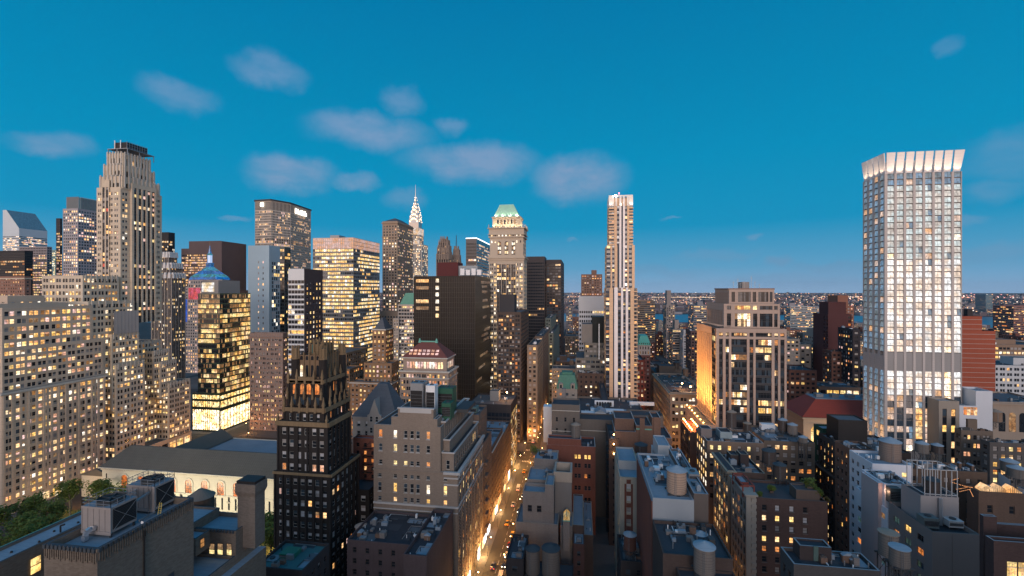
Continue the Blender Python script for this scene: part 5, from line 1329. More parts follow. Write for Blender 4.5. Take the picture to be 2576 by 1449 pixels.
Tc = tierR(727, 812, Y0+3.8, 868, 955, Tb[4]-.5); piers(Tc, Tb[4], Tc[4]+.2, 4, 4, .4)
# amber arched windows in the tier
n4 = [(0.12, .20), (.34, .17), (.52, .17), (.74, .20)]
zc0 = Z(993, Tc[1], Tc[2]); zc1 = Z(967, Tc[1], Tc[2]); zc2 = Z(1003, Tc[1], Tc[2])
am = glow('amber_arch', (1, .30, .05), .9, .55, .9); WM['amber'] = am
Lc = Tc[1]-Tc[0]
for (a, w_) in n4:
    mb = b.multi('arched_window'); pane_mb(mb, Tc[0]+Lc*a, Tc[2], zc0, Lc*w_*.8, zc1-zc0, (1, 0), am, arch=True, out=.04)
    pane_mb(mb, Tc[0]+Lc*a+Lc*w_*.36, Tc[2], zc0, .12, zc1-zc0-.3, (1, 0), WM['frame'], out=.08)
    mb2 = b.multi('window'); pane_mb(mb2, Tc[0]+Lc*a, Tc[2], zc2-2.4, Lc*w_*.8, 2.6, (1, 0), WM['blue'], out=.05)
mb = b.multi('arched_window'); pane_mb(mb, Tc[2] and Tc[1], Tc[2]+(Tc[3]-Tc[2])*.45, zc0, 2.0, zc1-zc0, (0, 1), am, arch=True, out=.04)
goldparts.box(Tc[0]+.5, Tc[1]-.5, Tc[2]-.5, Tc[2]-.1, zc1+.3, zc1+1.2, GOLD); goldparts.box(Tc[0]+Lc*.3, Tc[0]+Lc*.72, Tc[2]-.6, Tc[2]-.1, zc1+1.2, Tc[4]+.9, GOLD)
goldrim(Tc, 1.3, .5)
for k in range(5): pinn(Tc[0]+Lc*k/4, Tc[2]-.3, Tc[4], 4.2, .6); pinn(Tc[0]+Lc*k/4-.2, Tc[2]-.7, zc2+1, 3.4, .5)
for k in range(1, 5): pinn(Tc[1]+.3, Tc[2]+(Tc[3]-Tc[2])*k/4, Tc[4], 4.2, .6); pinn(Tc[1]+.6, Tc[2]+(Tc[3]-Tc[2])*k/4, zc2+1, 3.2, .5)
Td = tierR(748, 812, Y0+5.4, 858, 894, Tc[4]-.5, mat=wall('gold_stone', (.20, .135, .085), .3)); Ld = Td[1]-Td[0]
for k in range(4):
    mb = b.multi('arched_window'); pane_mb(mb, Td[0]+Ld*(.12+.21*k), Td[2], Tc[4]+.6, 1.0, 4.2, (1, 0), WM['white' if k == 0 else 'dark'], arch=True, out=.04)
    mb = b.multi('arched_window'); pane_mb(mb, Td[0]+Ld*(.12+.21*k), Td[2], Tc[4]+6.6, 1.0, 1.5, (1, 0), WM['dark'], arch=True, out=.04)
    mb = b.multi('arched_window'); pane_mb(mb, Td[1], Td[2]+1.2+k*2, Tc[4]+.6, .9, 4.2, (0, 1), WM['dark'], arch=True, out=.04)
piersd = b.part('gilded_pier')
for k in range(5):
    xx = Td[0]+Ld*(.06+.21*k); piersd.box(xx-.2, xx+.2, Td[2]-.35, Td[2]-.01, Tc[4], Td[4]+1.0, GOLD)
    yy = Td[2]+.8+k*2.0; piersd.box(Td[1]+.01, Td[1]+.35, yy-.2, yy+.2, Tc[4], Td[4]+1.0, GOLD)
for (xx, yy) in ((Td[0]-.4, Td[2]-.4), (Td[1]+.4, Td[2]-.4), (Td[1]+.4, Td[3]), (Td[0]-.4, Td[3])):
    mb = b.multi('turret'); mb.cyl(xx, yy, Tc[4]-2, Td[4]-1.4, 1.5, 1.5, BKB, 8); mb.cyl(xx, yy, Td[4]-1.39, Td[4]-.9, 1.65, 1.65, GOLD, 8)
    mb.cyl(xx, yy, Td[4]-.89, Td[4]+2.6, 1.2, 1.1, GOLD, 8)
    for q in range(8): mb.cyl(xx+1.25*cos(q*pi/4), yy+1.25*sin(q*pi/4), Td[4]-.9, Td[4]+3.6, .22, .12, GOLD, 5)
Te = tierR(780, 812, Y0+7.2, 836, 866, Td[4]-.5, mat=GOLD)
te_x, te_y = (Te[0]+Te[1])/2, (Te[2]+Te[3])/2
for k in range(2):
    mb = b.multi('arched_window'); pane_mb(mb, Te[0]+.7+k*2.1, Te[2], Td[4]+.4, 1.1, 3.4, (1, 0), wall('weathered_copper_pane', (.05, .12, .11), .2), arch=True, out=.05)
for k in range(4):
    for (xx, yy) in ((Te[0]+(Te[1]-Te[0])*k/3, Te[2]-.2), (Te[1]+.2, Te[2]+(Te[3]-Te[2])*k/3), (Te[0]-.2, Te[2]+(Te[3]-Te[2])*k/3)):
        mb = b.multi('pinnacle'); mb.cyl(xx, yy, Td[4]-.4, Te[4]+1.0, .42, .36, GOLD, 6); mb.cyl(xx, yy, Te[4]+1.0, Te[4]+1.9, .36, .05, GOLD, 6)
r = b.done(100)

# ================================================================ library
LIB = wall('library_marble', (.56, .53, .43), .10, course=1.1)
b = Bld('library', 'long cream library with a hipped grey roof and amber lit arched windows', 'library', LIB, roof=ROOFB, seed=3)
Yl = 214; xA, xB = X(257, Yl), X(716, Yl); ze = Z(1172, xA, Yl)
b.tier(xA, xB, Yl, Yl+17, 0, ze-.6, par=0)
b.ringband((xA, xB, Yl, Yl+17), ze-1.9, .5, .45, LIB); b.ringband((xA, xB, Yl, Yl+17), ze-.9, .6, 1.3, LIB); b.ringband((xA, xB, Yl, Yl+17), 9.2, .5, .35, LIB); b.ringband((xA, xB, Yl, Yl+17), .5, .8, .5, LIB)
mb = b.part('dentil')
nn = int((xB-xA)/1.2)
for k in range(nn): mb.box(xA+k*1.2+.2, xA+k*1.2+.8, Yl-1.0, Yl-.02, ze-1.38, ze-.92, LIB)
standing = roofmat('standing_seam_roof', (.115, .108, .09), .35)
mb = b.part('hipped_roof'); zr = ze+9
mb.frustum((xA-1, xB+1, Yl-1, Yl+18), (xA+9, xB-9, Yl+8, Yl+9), ze-.25, zr, standing)
mb = b.part('roof_seam')
for k in range(1, 90):
    f = k/90; xx = xA-1+(xB-xA+2)*f; g = min(1, min(f, 1-f)*(xB-xA)/9.5)
    mb.bar((xx, Yl-1, ze-.2), (xx, Yl-1+9*g, ze-.2+9.25*g), .06, standing)
gla = glow('reading_room_glow', (1, .20, .01), 1.0, .85, 1.1)
arch_x = [314+40.3*k for k in range(9)]
for xd in arch_x:
    xx = X(xd, Yl); zt_ = ze-4.0; w_ = 3.9; zb_ = zt_-7.2
    mb = b.multi('arched_window'); pane_mb(mb, xx-w_/2, Yl, zb_, w_, zt_-zb_, (1, 0), gla, arch=True, out=.05, n=12)
    fm = b.multi('window_grille')
    for q in range(1, 4): fm.box(xx-w_/2+q*w_/4-.05, xx-w_/2+q*w_/4+.05, Yl-.12, Yl-.055, zb_, zt_-.6, WM['frame'])
    for q in range(1, 5): fm.box(xx-w_/2, xx+w_/2, Yl-.11, Yl-.056, zb_+q*1.15, zb_+q*1.15+.08, WM['frame'])
    sm_ = b.multi('arch_surround')
    for q in range(14):
        a0, a1 = pi*q/14, pi*(q+1)/14; r0, r1 = w_/2+.05, w_/2+.75; zc_ = zt_-w_/2
        A = [(xx+r0*cos(a0), zc_+r0*sin(a0)), (xx+r1*cos(a0), zc_+r1*sin(a0)), (xx+r1*cos(a1), zc_+r1*sin(a1)), (xx+r0*cos(a1), zc_+r0*sin(a1))]
        i = len(sm_.v); sm_.v += [(p[0], Yl-.35, p[1]) for p in A]+[(p[0], Yl-.01, p[1]) for p in A]; sm_.f += [(i+3, i+2, i+1, i), (i+1, i+2, i+6, i+5), (i, i+4, i+7, i+3)]; sm_.m += [sm_.mi(LIB)]*3
    for s_ in (-1, 1): sm_.box(xx+s_*(w_/2+.4)-.33, xx+s_*(w_/2+.4)+.33, Yl-.35, Yl-.01, zb_-.4, zt_-w_/2, LIB)
    if xd < 600:
        xm = X(xd+20, Yl); mb = b.multi('niche'); pane_mb(mb, xm-.5, Yl, zb_-3.1, 1.0, 2.4, (1, 0), SPAN, out=.03); mb.box(xm-1.1, xm+1.1, Yl-.7, Yl-.02, zb_-3.6, zb_-3.15, LIB)
for k in range(26):
    xx = X(270+17*k, Yl); b.wins.append((xx-.5, Yl-.03, 2.2, 1, 0, 1.0, 6.2, 'pane', ('dark', 'dark') if k % 7 else ('dim', 'dim'), 'frame'))
for xd in (268, 690): 
    for zz_ in (ze-6.5, ze-11.5): b.wins.append((X(xd, Yl)-.35, Yl-.03, zz_, 1, 0, .7, 2.6, 'pane', ('dark', 'dark'), 'frame'))
# back wings round the courts
mb = b.part('court_wing')
Yb0 = Yl+17.02
b.tier(xA+2, xB-2, Yb0, Yl+70, 0, ze-6, par=.5)
gx0, gx1 = xB-24, xB-2
b.tier(gx0, gx1, Yb0+1, Yl+72, ze-6.4, ze-2, par=0)
mb.prism([(gx0-1, ze-1.95), (gx1+1, ze-1.95), ((gx0+gx1)/2, ze+6)], 'y', Yb0+2, Yl+73, standing)
mb.prism([(xA+4, ze-5.9), (xA+22, ze-5.9), (xA+13, ze)], 'y', Yb0+2, Yl+70, standing)
r = b.done(60)
area('facade_floodlight', ((xA+xB)/2, Yl-26, 3), (R(90+12), 0, 0), xB-xA, 3, 26000, (1, .91, .66), r)
# low pavilion at its left end
b = Bld('pavilion', 'low stone pavilion with a pediment and metal roof left of the library', 'pavilion', LIB, roof=standing)
T = b.tier(xA-21, xA-.1, Yl+6, Yl+22, 0, ze-8.5, par=0)
b.part('roof_ridge').prism([(xA-21.5, ze-8.45), (xA-.2, ze-8.45), (xA-10.5, ze-4.6)], 'y', Yl+5.4, Yl+22, standing); b.done(0)

# ================================================================ foreground building, left
FB = wall('foreground_tan_brick', (.19, .155, .125), .25, brick=.75)
lab = 'brick building in the left foreground with serrated coping and two cooling towers'
b = Bld('foreground_building', lab, 'building', FB, roof=ROOFB, cope=wall('dark_coping', (.06, .07, .08), .2), seed=1)
zA = 77.2
TA = b.tier(-85, -75, 61, 79, 20, zA, par=1.3, t=.5)
mbp = b.part('coping_tile')
for k in range(22):
    yy = 61+18*k/22; mbp.box(-75.05+.05, -74.72, yy+.05, yy+.5, zA-.55, zA+.05, wall('dark_coping', (.06, .07, .08), .2))
for k in range(13):
    xx = -85+10*k/13; mbp.box(xx+.05, xx+.5, 60.7, 60.995, zA-.55, zA+.05, MATS['dark_coping'])
mb = b.part('brick_rib')
for k in range(44):
    yy = 61.2+17.6*k/43; mb.box(-74.995, -74.85, yy, yy+.14, zA-1.9-(k*7 % 5)*.12, zA-.6, FB)
for k in range(24):
    xx = -84.8+9.6*k/23; mb.box(xx, xx+.14, 60.85, 60.995, zA-1.9-(k*7 % 5)*.12, zA-.6, FB)
b.part('downpipe').cyl(-74.8, 68.6, 30, zA-1, .13, .13, BLK, 8)
b.wins.append((-74.97, 73.2, 62.6, 0, 1, 1.5, 3.0, 'sash', ('blue', 'dark'), 'frame'))
# north wing
b.tier(-106, -100.3, 30, 97, 20, 70.3, par=.5, t=.4); b.tier(-100.2, -85.1, 78.9, 97, 20, 66, par=.5)
b.wins += [(-100.2+.03, 69.6, 65.2, 0, 1, 1.9, 3.2, 'sash', ('yellow', 'yellow'), 'frame'), (-100.2+.03, 72.4, 63.4, 0, 1, 2.6, 4.9, 'pane', ('yellow', 'yellow'), 'frame')]
b.part('copper_gutter').box(-106.2, -106.02, 30, 97, 70.0, 70.36, COPPER)
mb = b.part('roof_vent')
for k in range(9):
    xx, yy = -103.5+((k*37) % 5)*.5, 58+k*3.6; mb.cyl(xx, yy, 69.8, 70.1, .22, .16, BLK, 8)
mb.cyl(-102, 76, 69.8, 71.1, .14, .14, BLK, 8); mb.bar((-102, 76, 71.1), (-101.3, 76.2, 71.3), .14, BLK)
# terrace and back block
b.tier(-99, -75, 79.05, 89.95, 20, 59.4, par=.7)
TB = b.tier(-99.9, -75, 90, 97.4, 20, 63.8+1.0, par=.9)
mb = b.part('coping_tile')
for k in range(30):
    xx = -99.5+24.5*k/30; mb.box(xx+.05, xx+.5, 89.7, 89.995, 64.3, 64.85, MATS['dark_coping'])
for (xa, xb_) in ((526, 541), (547, 562), (570, 584)):
    xx0, xx1 = X(xa, 90), X(xb_, 90); b.wins.append((xx0, 89.97, Z(1397, xx0, 90), 1, 0, xx1-xx0, Z(1365, xx0, 90)-Z(1397, xx0, 90), 'sash', ('dim', 'yellow'), 'grill'))
bx1 = X(497, 86.5); b.tier(-99.8, bx1, 86, 89.96, 61, 64.75, par=.6)
b.wins.append((bx1+.03, 87.1, 62.0, 0, 1, 1.2, 2.0, 'sash', ('dim', 'dim'), 'grill'))
mb = b.part('chimney'); cx0, cx1 = X(596, 92), X(640, 92)
ch = wall('chimney_brick', (.17, .145, .125), .25, brick=.6); zc_ = Z(1213, cx1, 92)
mb.box(cx0, cx1, 92.2, 95.4, 60, zc_-3.4, ch); mb.frustum((cx0-.05, cx1+.05, 92.15, 95.45), (cx0-.4, cx1+.35, 91.8, 95.8), zc_-3.4, zc_-2.4, ch)
mb.box(cx0-.4, cx1+.35, 91.8, 95.8, zc_-2.4, zc_-.6, ch); mb.box(cx0-.15, cx1+.1, 92.05, 95.55, zc_-.6, zc_, BLK)
b.tier(-75.05, -73.2, 84, 97.4, 20, Z(1377, -73, 97), par=0)
r_fg = b.done(40)
# cooling towers
def cooling(x0, x1, y0, y1, z0, h, label):
    t = thing('cooling_tower', label, 'cooling tower', ((x0+x1)/2, (y0+y1)/2, z0), 'rooftop cooling towers')
    gm = wall('weathered_steel_panel', (.26, .235, .225), .2, rough=.6); zb = z0+.8; zt_ = z0+.8+h
    mb = MB(); mb.box(x0, x1, y0, y1, zb, zt_, gm, top=ROOFB)
    for k in range(6):
        xx = x0+(x1-x0)*k/5; mb.box(xx-.06, xx+.06, y0-.08, y0-.005, zb, zt_, gm)
    mb.box(x0-.1, x1+.1, y0-.12, y0-.003, zb-.3, zb+.25, gm); mb.box(x0-.08, x1+.08, y0-.1, y0-.004, zt_-.3, zt_+.05, gm)
    mb.build('casing', t)
    mb = MB(); lm = plain('louvre_black', (.012, .012, .014), .6)
    mb.box(x1+.005, x1+.1, y0+.35, y1-.2, zb+.5, zt_-.35, lm)
    mb.build('louvre', t)
    mb = MB(); 
    for k in range(12): mb.box(x1+.1, x1+.16, y0+.35, y1-.2, zb+.6+k*(h-1.1)/12, zb+.63+k*(h-1.1)/12, STEELD)
    mb.bar((x1+.18, y0+.4, zb+.5), (x1+.18, y1-.2, zt_-.4), .03, STEEL); mb.bar((x1+.18, y1-.2, zb+.5), (x1+.18, y0+.4, zt_-.4), .03, STEEL)
    mb.build('louvre_brace', t)
    mb = MB(); cx, cy = (x0+x1)/2+.3, (y0+y1)/2; rr = min(y1-y0, x1-x0)*.42
    n = 20; i0 = len(mb.v)
    mb.cyl(cx, cy, zt_+.01, zt_+.75, rr, rr*1.06, STEELD, n, cap=False); mb.cyl(cx, cy, zt_+.4, zt_+.45, rr*.98, rr*.98, BLK, n)
    for q in range(6):
        a = q*pi/3; mb.bar((cx, cy, zt_+.6), (cx+rr*cos(a), cy+rr*sin(a), zt_+.6), .07, STEELD)
    mb.build('fan', t)
    mb = MB()
    for zz_ in (.55, 1.15):
        for (p, q) in (((x0, y0), (x1, y0)), ((x1, y0), (x1, y1)), ((x1, y1), (x0, y1)), ((x0, y1), (x0, y0))): mb.bar((*p, zt_+zz_), (*q, zt_+zz_), .035, STEEL)
    for k in range(5):
        f = k/4
        for p in ((x0+(x1-x0)*f, y0), (x0+(x1-x0)*f, y1), (x0, y0+(y1-y0)*f), (x1, y0+(y1-y0)*f)): mb.bar((*p, zt_), (*p, zt_+1.2), .035, STEEL)
    mb.build('railing', t)
    mb = MB(); 
    for (px_, py_) in ((x0+.3, y0+.3), (x1-.3, y0+.3), (x1-.3, y1-.3), (x0+.3, y1-.3)): mb.box(px_-.15, px_+.15, py_-.15, py_+.15, z0, zb, STEELD)
    mb.box(x0, x1, y0+.2, y0+.35, zb-.25, zb-.305+.3, STEELD); mb.build('support_frame', t)
    return t
t1 = cooling(-84.2, -78.5, 66, 70.6, zA-1.3, 4.3, 'nearer steel cooling tower with black louvred side on the left foreground roof')
t2 = cooling(-84.6, -78.7, 74.2, 78.4, zA-1.3, 4.4, 'farther steel cooling tower with a ladder, second from the roof corner')
mb = MB()
for s_ in (-.25, .25): mb.bar((-79.6+s_*1.2, 74.05, zA-1.2), (-79.6+s_*1.2, 74.05, zA+4.2), .04, STEEL)
for k in range(14): mb.bar((-79.9, 74.05, zA-1+k*.38), (-79.3, 74.05, zA-1+k*.38), .03, STEEL)
mb.build('ladder', t2)
t = thing('duct', 'silver curved duct elbow on the left foreground roof', 'duct', (-81.5, 64.6, zA-1.3)); mb = MB()
pts = [(-81.4, 65.8, zA+.3), (-81.4, 65.2, zA+.55), (-81.6, 64.7, zA+.3), (-81.7, 64.5, zA-.3), (-81.7, 64.5, zA-1.1)]
for k in range(4): mb.bar(pts[k], pts[k+1], .33, plain('silver_duct', (.55, .57, .6), .3, .7))
mb.build('pipe', t)
t = thing('pipework', 'grey water pipes running between the two cooling towers', 'pipes', (-79.5, 72, zA-.6)); mb = MB()
mb.bar((-79, 70.7, zA+2.6), (-79.6, 74, zA+2.9), .18, STEEL); mb.bar((-78.2, 70.8, zA-.7), (-78.4, 74, zA-.7), .14, STEEL); mb.bar((-77.4, 71.5, zA-1.0), (-76.9, 73.6, zA-1.0), .1, STEEL)
mb.build('pipe', t)
t = thing('ladder', 'small yellow wooden stepladder leaning by the farther cooling tower', 'ladder', (-77.9, 74.6, zA-1.3)); mb = MB(); yl = plain('yellow_ladder', (.55, .40, .08), .5)
for s_ in (-.3, .3): mb.bar((-77.8+s_, 74.3, zA-1.3), (-78.1+s_*.7, 74.9, zA+.7), .04, yl)
for k in range(5): mb.bar((-78.1-.05*k+.05, 74.4+.12*k, zA-1+k*.36), (-77.55-.05*k, 74.4+.12*k, zA-1+k*.36), .03, yl)
mb.build('frame', t)
def dish(x, y, z, r, label):
    t = thing('satellite_dish', label, 'satellite dish', (x, y, z)); mb = MB(); mb.cyl(x, y, z, z+.9, .05, .05, STEEL, 6); mb.build('mast', t)
    mb = MB(); n = 12; i = 0
    mb.v.append((x, y-.02, z+1)); 
    for k in range(n): a = 2*pi*k/n; mb.v.append((x+r*cos(a), y-.25, z+1+r*sin(a)))
    for k in range(n): mb.f.append((0, 1+k, 1+(k+1) % n)); mb.m.append(mb.mi(WPAINT))
    mb.build('reflector', t)
dish(X(492, 94), 94, 64.0, .5, 'white satellite dish on the blue roof beside the round brown tank')
dish(-75.6, 69.2, zA-.9, .28, 'tiny white dish on the coping of the foreground roof')
t = thing('vent_hood', 'squat round brown roof tank behind the left foreground building', 'tank', (X(505, 99), 99, 58)); mb = MB(); xx = X(505, 101)
mb.cyl(xx, 101, 56, 66.3, 2.9, 2.9, wall('brown_tank_wood', (.12, .08, .06), .3), 20); mb.build('barrel', t); mb = MB(); mb.cyl(xx, 101, 66.3, 68.1, 3.2, .6, wall('brown_cover', (.20, .16, .13), .15), 20); mb.build('cover', t)

# ================================================================ central tan building
TB_ = wall('central_tan_brick', (.235, .19, .155), .18, brick=.45)
b = Bld('apartment_building', 'large taupe brick building at the centre with white terraces and green roof units', 'apartment building', TB_, roof=ROOFD, cope=wall('pale_coping', (.42, .41, .40), .1), seed=11)
Y0 = 160
def xc(d): return X(d, Y0)
def zc(yd): return Z(yd, xc(1080), Y0)
xs = -44.0; xw = xc(940); x_t = xc(1108)
def colpx(c, w=9): return (xc(c-w/2), xc(c+w/2))
zt = zc(1186)
cols = [(colpx(c)[0]-xw, colpx(c, 9)[1]-xw) for c in (955, 994, 1020, 1036, 1051, 1077, 1120)]
def rowz(y, h): return (zc(y+h/2), zc(y-h/2))
rows = [rowz(1430, 18), rowz(1398, 18), rowz(1365, 18), rowz(1335, 19), rowz(1304, 19), rowz(1262, 11), rowz(1232, 24), rowz(1203, 9)]
dk = ('dark', 'dark', 'blue')
facade_x(b, (xw, Y0), (1, 0), xs-xw, 0, zt, cols, rows, TB_, lit=.14, tones=('yellow', 'warm'), dark=dk, fr='wframe',
         force={(1, 3): 'yellow', (5, 3): 'white', (5, 4): 'yellow', (1, 5): 'warm', (1, 6): 'yellow', (5, 6): 'white', (6, 6): 'yellow', (1, 4): 'warm', (1, 2): 'yellow', (5, 2): 'warm', (3, 6): 'dark', (2, 6): 'dark'}, sill=wall('limestone_sill', (.36, .34, .31), .1))
sc4 = style(bay=4.6, fl=3.7, pat=((.14, .42), (.56, .84)), v=(.12, .86), lit=.55, tones=('yellow', 'warm', 'orange', 'dim'), kind='sash', rec=.16, sp=wall('taupe_spandrel', (.14, .11, .09), .2), run=.3, fr='wframe', dark=('dark', 'blue'), top=2, mg=1)
yE = xs/kx(1214)
b.tier(xw, xs, Y0+.4, yE, 0, zt, S=sc4, par=.9); b.wb.quad((xs, Y0, 0), (xs, Y0+.4, 0), (xs, Y0+.4, zt), (xs, Y0, zt), TB_)
mb = b.part('cornice'); pc = wall('pale_coping', (.42, .41, .40), .1)
for (zq, h, o) in ((zt-2.2, .5, .45), (zt-.4, .9, 1.1), (zc(1218), .5, .3), (zc(1275), .7, .4), (zc(1288), .35, .25)):
    mb.box(xs-5 if zq > zc(1240) else xw, xs+o, Y0-o, Y0-.015, zq, zq+h, pc); mb.box(xs+.015, xs+o, Y0-.015, yE, zq, zq+h, pc)
mb.box(xw-.2, xs-5.02, Y0-.25, Y0-.015, zt-.5, zt, TB_)
mb = b.part('pilaster')
for k in range(9):
    yy = Y0+.6+(yE-Y0-1.2)*k/8; mb.box(xs+.01, xs+.25, yy-.3, yy+.3, 4, zt-2.3, TB_)
# upper setback block with terraces
zt2 = zc(1074)
cols2 = [(colpx(c)[0]-xw, colpx(c)[1]-xw) for c in (957, 994, 1020, 1036, 1051, 1077)]
rows2 = [rowz(1169, 11), rowz(1131, 19), rowz(1096, 20)]
facade_x(b, (xw, Y0+.05), (1, 0), x_t-xw, zt-.9, zt2, cols2, rows2, TB_, lit=.1, tones=('yellow',), dark=dk, fr='wframe', force={(0, 2): 'orange', (1, 1): 'yellow', (1, 2): 'white', (5, 2): 'orange', (1, 0): 'yellow', (5, 0): 'orange'}, sill=pc)
sut = style(bay=2.6, fl=5.0, pat=((.12, .88),), v=(.2, .8), lit=.7, tones=('orange', 'peach', 'warm'), kind='cross', fr='wframe', rec=.3, top=1.2, mg=.3, run=.5)
b.tier(xw, x_t, Y0+.45, yE-2, zt-.9, zt2, S=None, par=.6)
# eastern terraces step up and back
T = b.tier(x_t+.05, xs-1.8, Y0+1.6, yE-1.5, zt-.9, zc(1140), S=style(bay=3.2, fl=4, pat=((.2, .8),), v=(.2, .8), lit=.1, kind='sash', dark=('dark', 'blue'), fr='wframe', rec=.3), W=style(bay=3.6, fl=5, pat=((.3, .7),), v=(.2, .75), lit=0, kind='sash', dark=('dark',), fr='wframe', rec=.3), par=.9)
b.ringband(T, T[4]-.3, .5, .35, pc)
T = b.tier(x_t+.06, xs-4.0, Y0+3.6, yE-1.6, T[4]-.9, zc(1112), par=.8); b.ringband(T, T[4]-.3, .5, .35, pc)
T = b.tier(x_t-1.5, xs-6.2, Y0+5.0, yE-1.8, T[4]-.9, zc(1070), S=sut, par=.6); b.ringband(T, T[4]-.2, .55, .5, pc)
z_p = zc(1031)
b.tier(xc(1001), xc(1090), Y0+.1, Y0+3, zt2-.5, z_p, par=.4); b.tier(xc(984), xc(1000.8), Y0+.12, Y0+5, zt2-.5, zc(1052), par=.4); b.tier(xc(1090.2), xc(1100), Y0+.11, Y0+6, zt2-.5, zc(1054), par=.4)
mb = b.part('white_coping'); mb.box(xc(1001)-.2, xc(1090)+.2, Y0-.1, Y0+.6, z_p, z_p+.45, pc)
mb.box(xc(1006), xc(1085), Y0-.02, Y0+.085, z_p-1.4, z_p-.02, pc)
shops(b, xs, Y0+1, yE-.5)
b.done(100)
def box_unit(name, label, cat, x0, x1, y0, y1, z0, z1, m, legs=True, fan=True, grille=True, group=None):
    t = thing(name, label, cat, ((x0+x1)/2, (y0+y1)/2, z0), group); g = .5 if legs else 0.02
    mb = MB(); mb.box(x0, x1, y0, y1, z0+g, z1, m); e = .04
    for k in range(1, 4): mb.box(x0+(x1-x0)*k/4-.04, x0+(x1-x0)*k/4+.04, y0-e, y0-.004, z0+g, z1, m)
    mb.box(x0-.06, x1+.06, y0-.06, y1+.06, z1+.004, z1+.12, m); mb.build('casing', t)
    if grille:
        mb = MB(); mb.box(x0+.15, x1-.15, y0-e-.03, y0-e-.004, z0+g+(z1-z0)*.2, z1-(z1-z0)*.2, BLK)
        for k in range(5): zz_ = z0+g+(z1-z0)*(.24+.1*k); mb.box(x0+.15, x1-.15, y0-e-.07, y0-e-.034, zz_, zz_+.05, STEEL)
        mb.build('grille', t)
    if fan:
        mb = MB(); n = max(1, int((x1-x0)/2.2))
        for k in range(n): mb.cyl(x0+(x1-x0)*(k+.5)/n, (y0+y1)/2, z1+.125, z1+.4, min(.8, (y1-y0)*.4), min(.8, (y1-y0)*.4), STEELD, 12)
        mb.build('fan', t)
    if legs:
        mb = MB()
        for xx in (x0+.1, x1-.25):
            for yy in (y0+.1, y1-.25): mb.box(xx, xx+.15, yy, yy+.15, z0, z0+g, STEELD)
        mb.build('support_frame', t)
    return t
GRN = plain('green_unit', (.02, .10, .06), .6)
box_unit('air_conditioner', 'boxy grey cooling unit on legs atop the central taupe building', 'rooftop unit', xc(1012), xc(1044), Y0+8, Y0+14, zt2+.4, zc(978), STEEL)
box_unit('air_conditioner', 'white rooftop unit beside the boxy grey one on the central taupe building', 'rooftop unit', xc(1048), xc(1072), Y0+10, Y0+14, zt2+.4, zc(986), WPAINT)
box_unit('air_conditioner', 'dark green rooftop unit on the central taupe building, nearest its white coping', 'rooftop unit', xc(1092), xc(1116), Y0+9, Y0+14, zt2-.3, zc(1030), GRN)
box_unit('air_conditioner', 'long green rooftop unit behind the others on the central taupe building', 'rooftop unit', xc(1060), xc(1104), Y0+18, Y0+24, zt2-.3, zc(1018)+2, GRN)
box_unit('air_conditioner', 'flat grey pergola frame on the central taupe building roof', 'rooftop unit', xc(1108), xc(1142), Y0+20, Y0+34, zt2-.4, zt2+1.4, STEELD, fan=False, grille=False)
# grey stone building with hipped roof behind
b = Bld('clubhouse', 'grey stone clubhouse with steep slate roof and pointed gable', 'building', wall('grey_clubhouse_stone', (.30, .28, .26), .12), roof=SLATE, seed=5)
Y0 = 205
sg5 = style(bay=3.9, fl=4.6, pat=((.3, .7),), v=(.2, .75), lit=0, kind='sash', dark=('dark', 'dark', 'pale'), fr='wframe', rec=.35, top=1, mg=1)
T = b.pt(887, 1000, Y0, 1030, 1052, z0=0, W=sg5, S=sg5, par=0); b.ringband(T, T[4]-.5, .5, .4)
b.part('slate_roof').frustum((T[0]-.4, T[1], T[2]-.4, T[3]), (X(949, Y0+8), X(972, Y0+8), Y0+9, Y0+12), T[4]+.02, Z(966, X(960, Y0+8), Y0+8), SLATE)
mb = b.part('gable'); gx0, gx1 = X(924, Y0-.6), X(959, Y0-.6); zg = Z(1003, gx0, Y0)
mb.prism([(gx0, T[4]-12), (gx1, T[4]-12), (gx1, T[4]+1), (gx1-1.0, T[4]+1.6), ((gx0+gx1)/2, zg), (gx0+1.0, T[4]+1.6), (gx0, T[4]+1)], 'y', Y0-.6, Y0+5, b.mat)
for (fx, yd) in ((.18, 1060), (.58, 1060), (.18, 1088), (.58, 1088)):
    b.wins.append((gx0+(gx1-gx0)*fx, Y0-.64, Z(yd, gx0, Y0), 1, 0, 1.5, 2.8, 'sash', ('dark', 'dark'), 'wframe'))
b.part('chimney').box(X(962, Y0+14), X(970, Y0+14), Y0+14, Y0+16, T[4], Z(972, X(965, Y0), Y0+14), b.mat)
b.done(60)
b = Bld('tenement', 'narrow red brick building with fire escapes squeezed left of the central taupe building', 'building', REDB, roof=ROOFB, seed=6)
st = style(bay=3.4, fl=3.3, pat=((.3, .7),), v=(.25, .75), lit=.12, tones=('orange', 'warm'), kind='sash', dark=('dark',), rec=.3)
T = b.pt(888, 950, 178, 960, 1104, z0=0, W=st)
mb = b.part('fire_escape')
for k in range(9):
    zz_ = T[4]-4-k*3.3; mb.box(X(915, 178), X(938, 178), 176.6, 177.9, zz_, zz_+.1, BLK); mb.bar((X(916, 178), 176.6, zz_), (X(936, 178), 176.7, zz_+3.2), .07, BLK); mb.bar((X(915, 178), 176.6, zz_+1), (X(938, 178), 176.6, zz_+1), .04, BLK)
b.done(40)
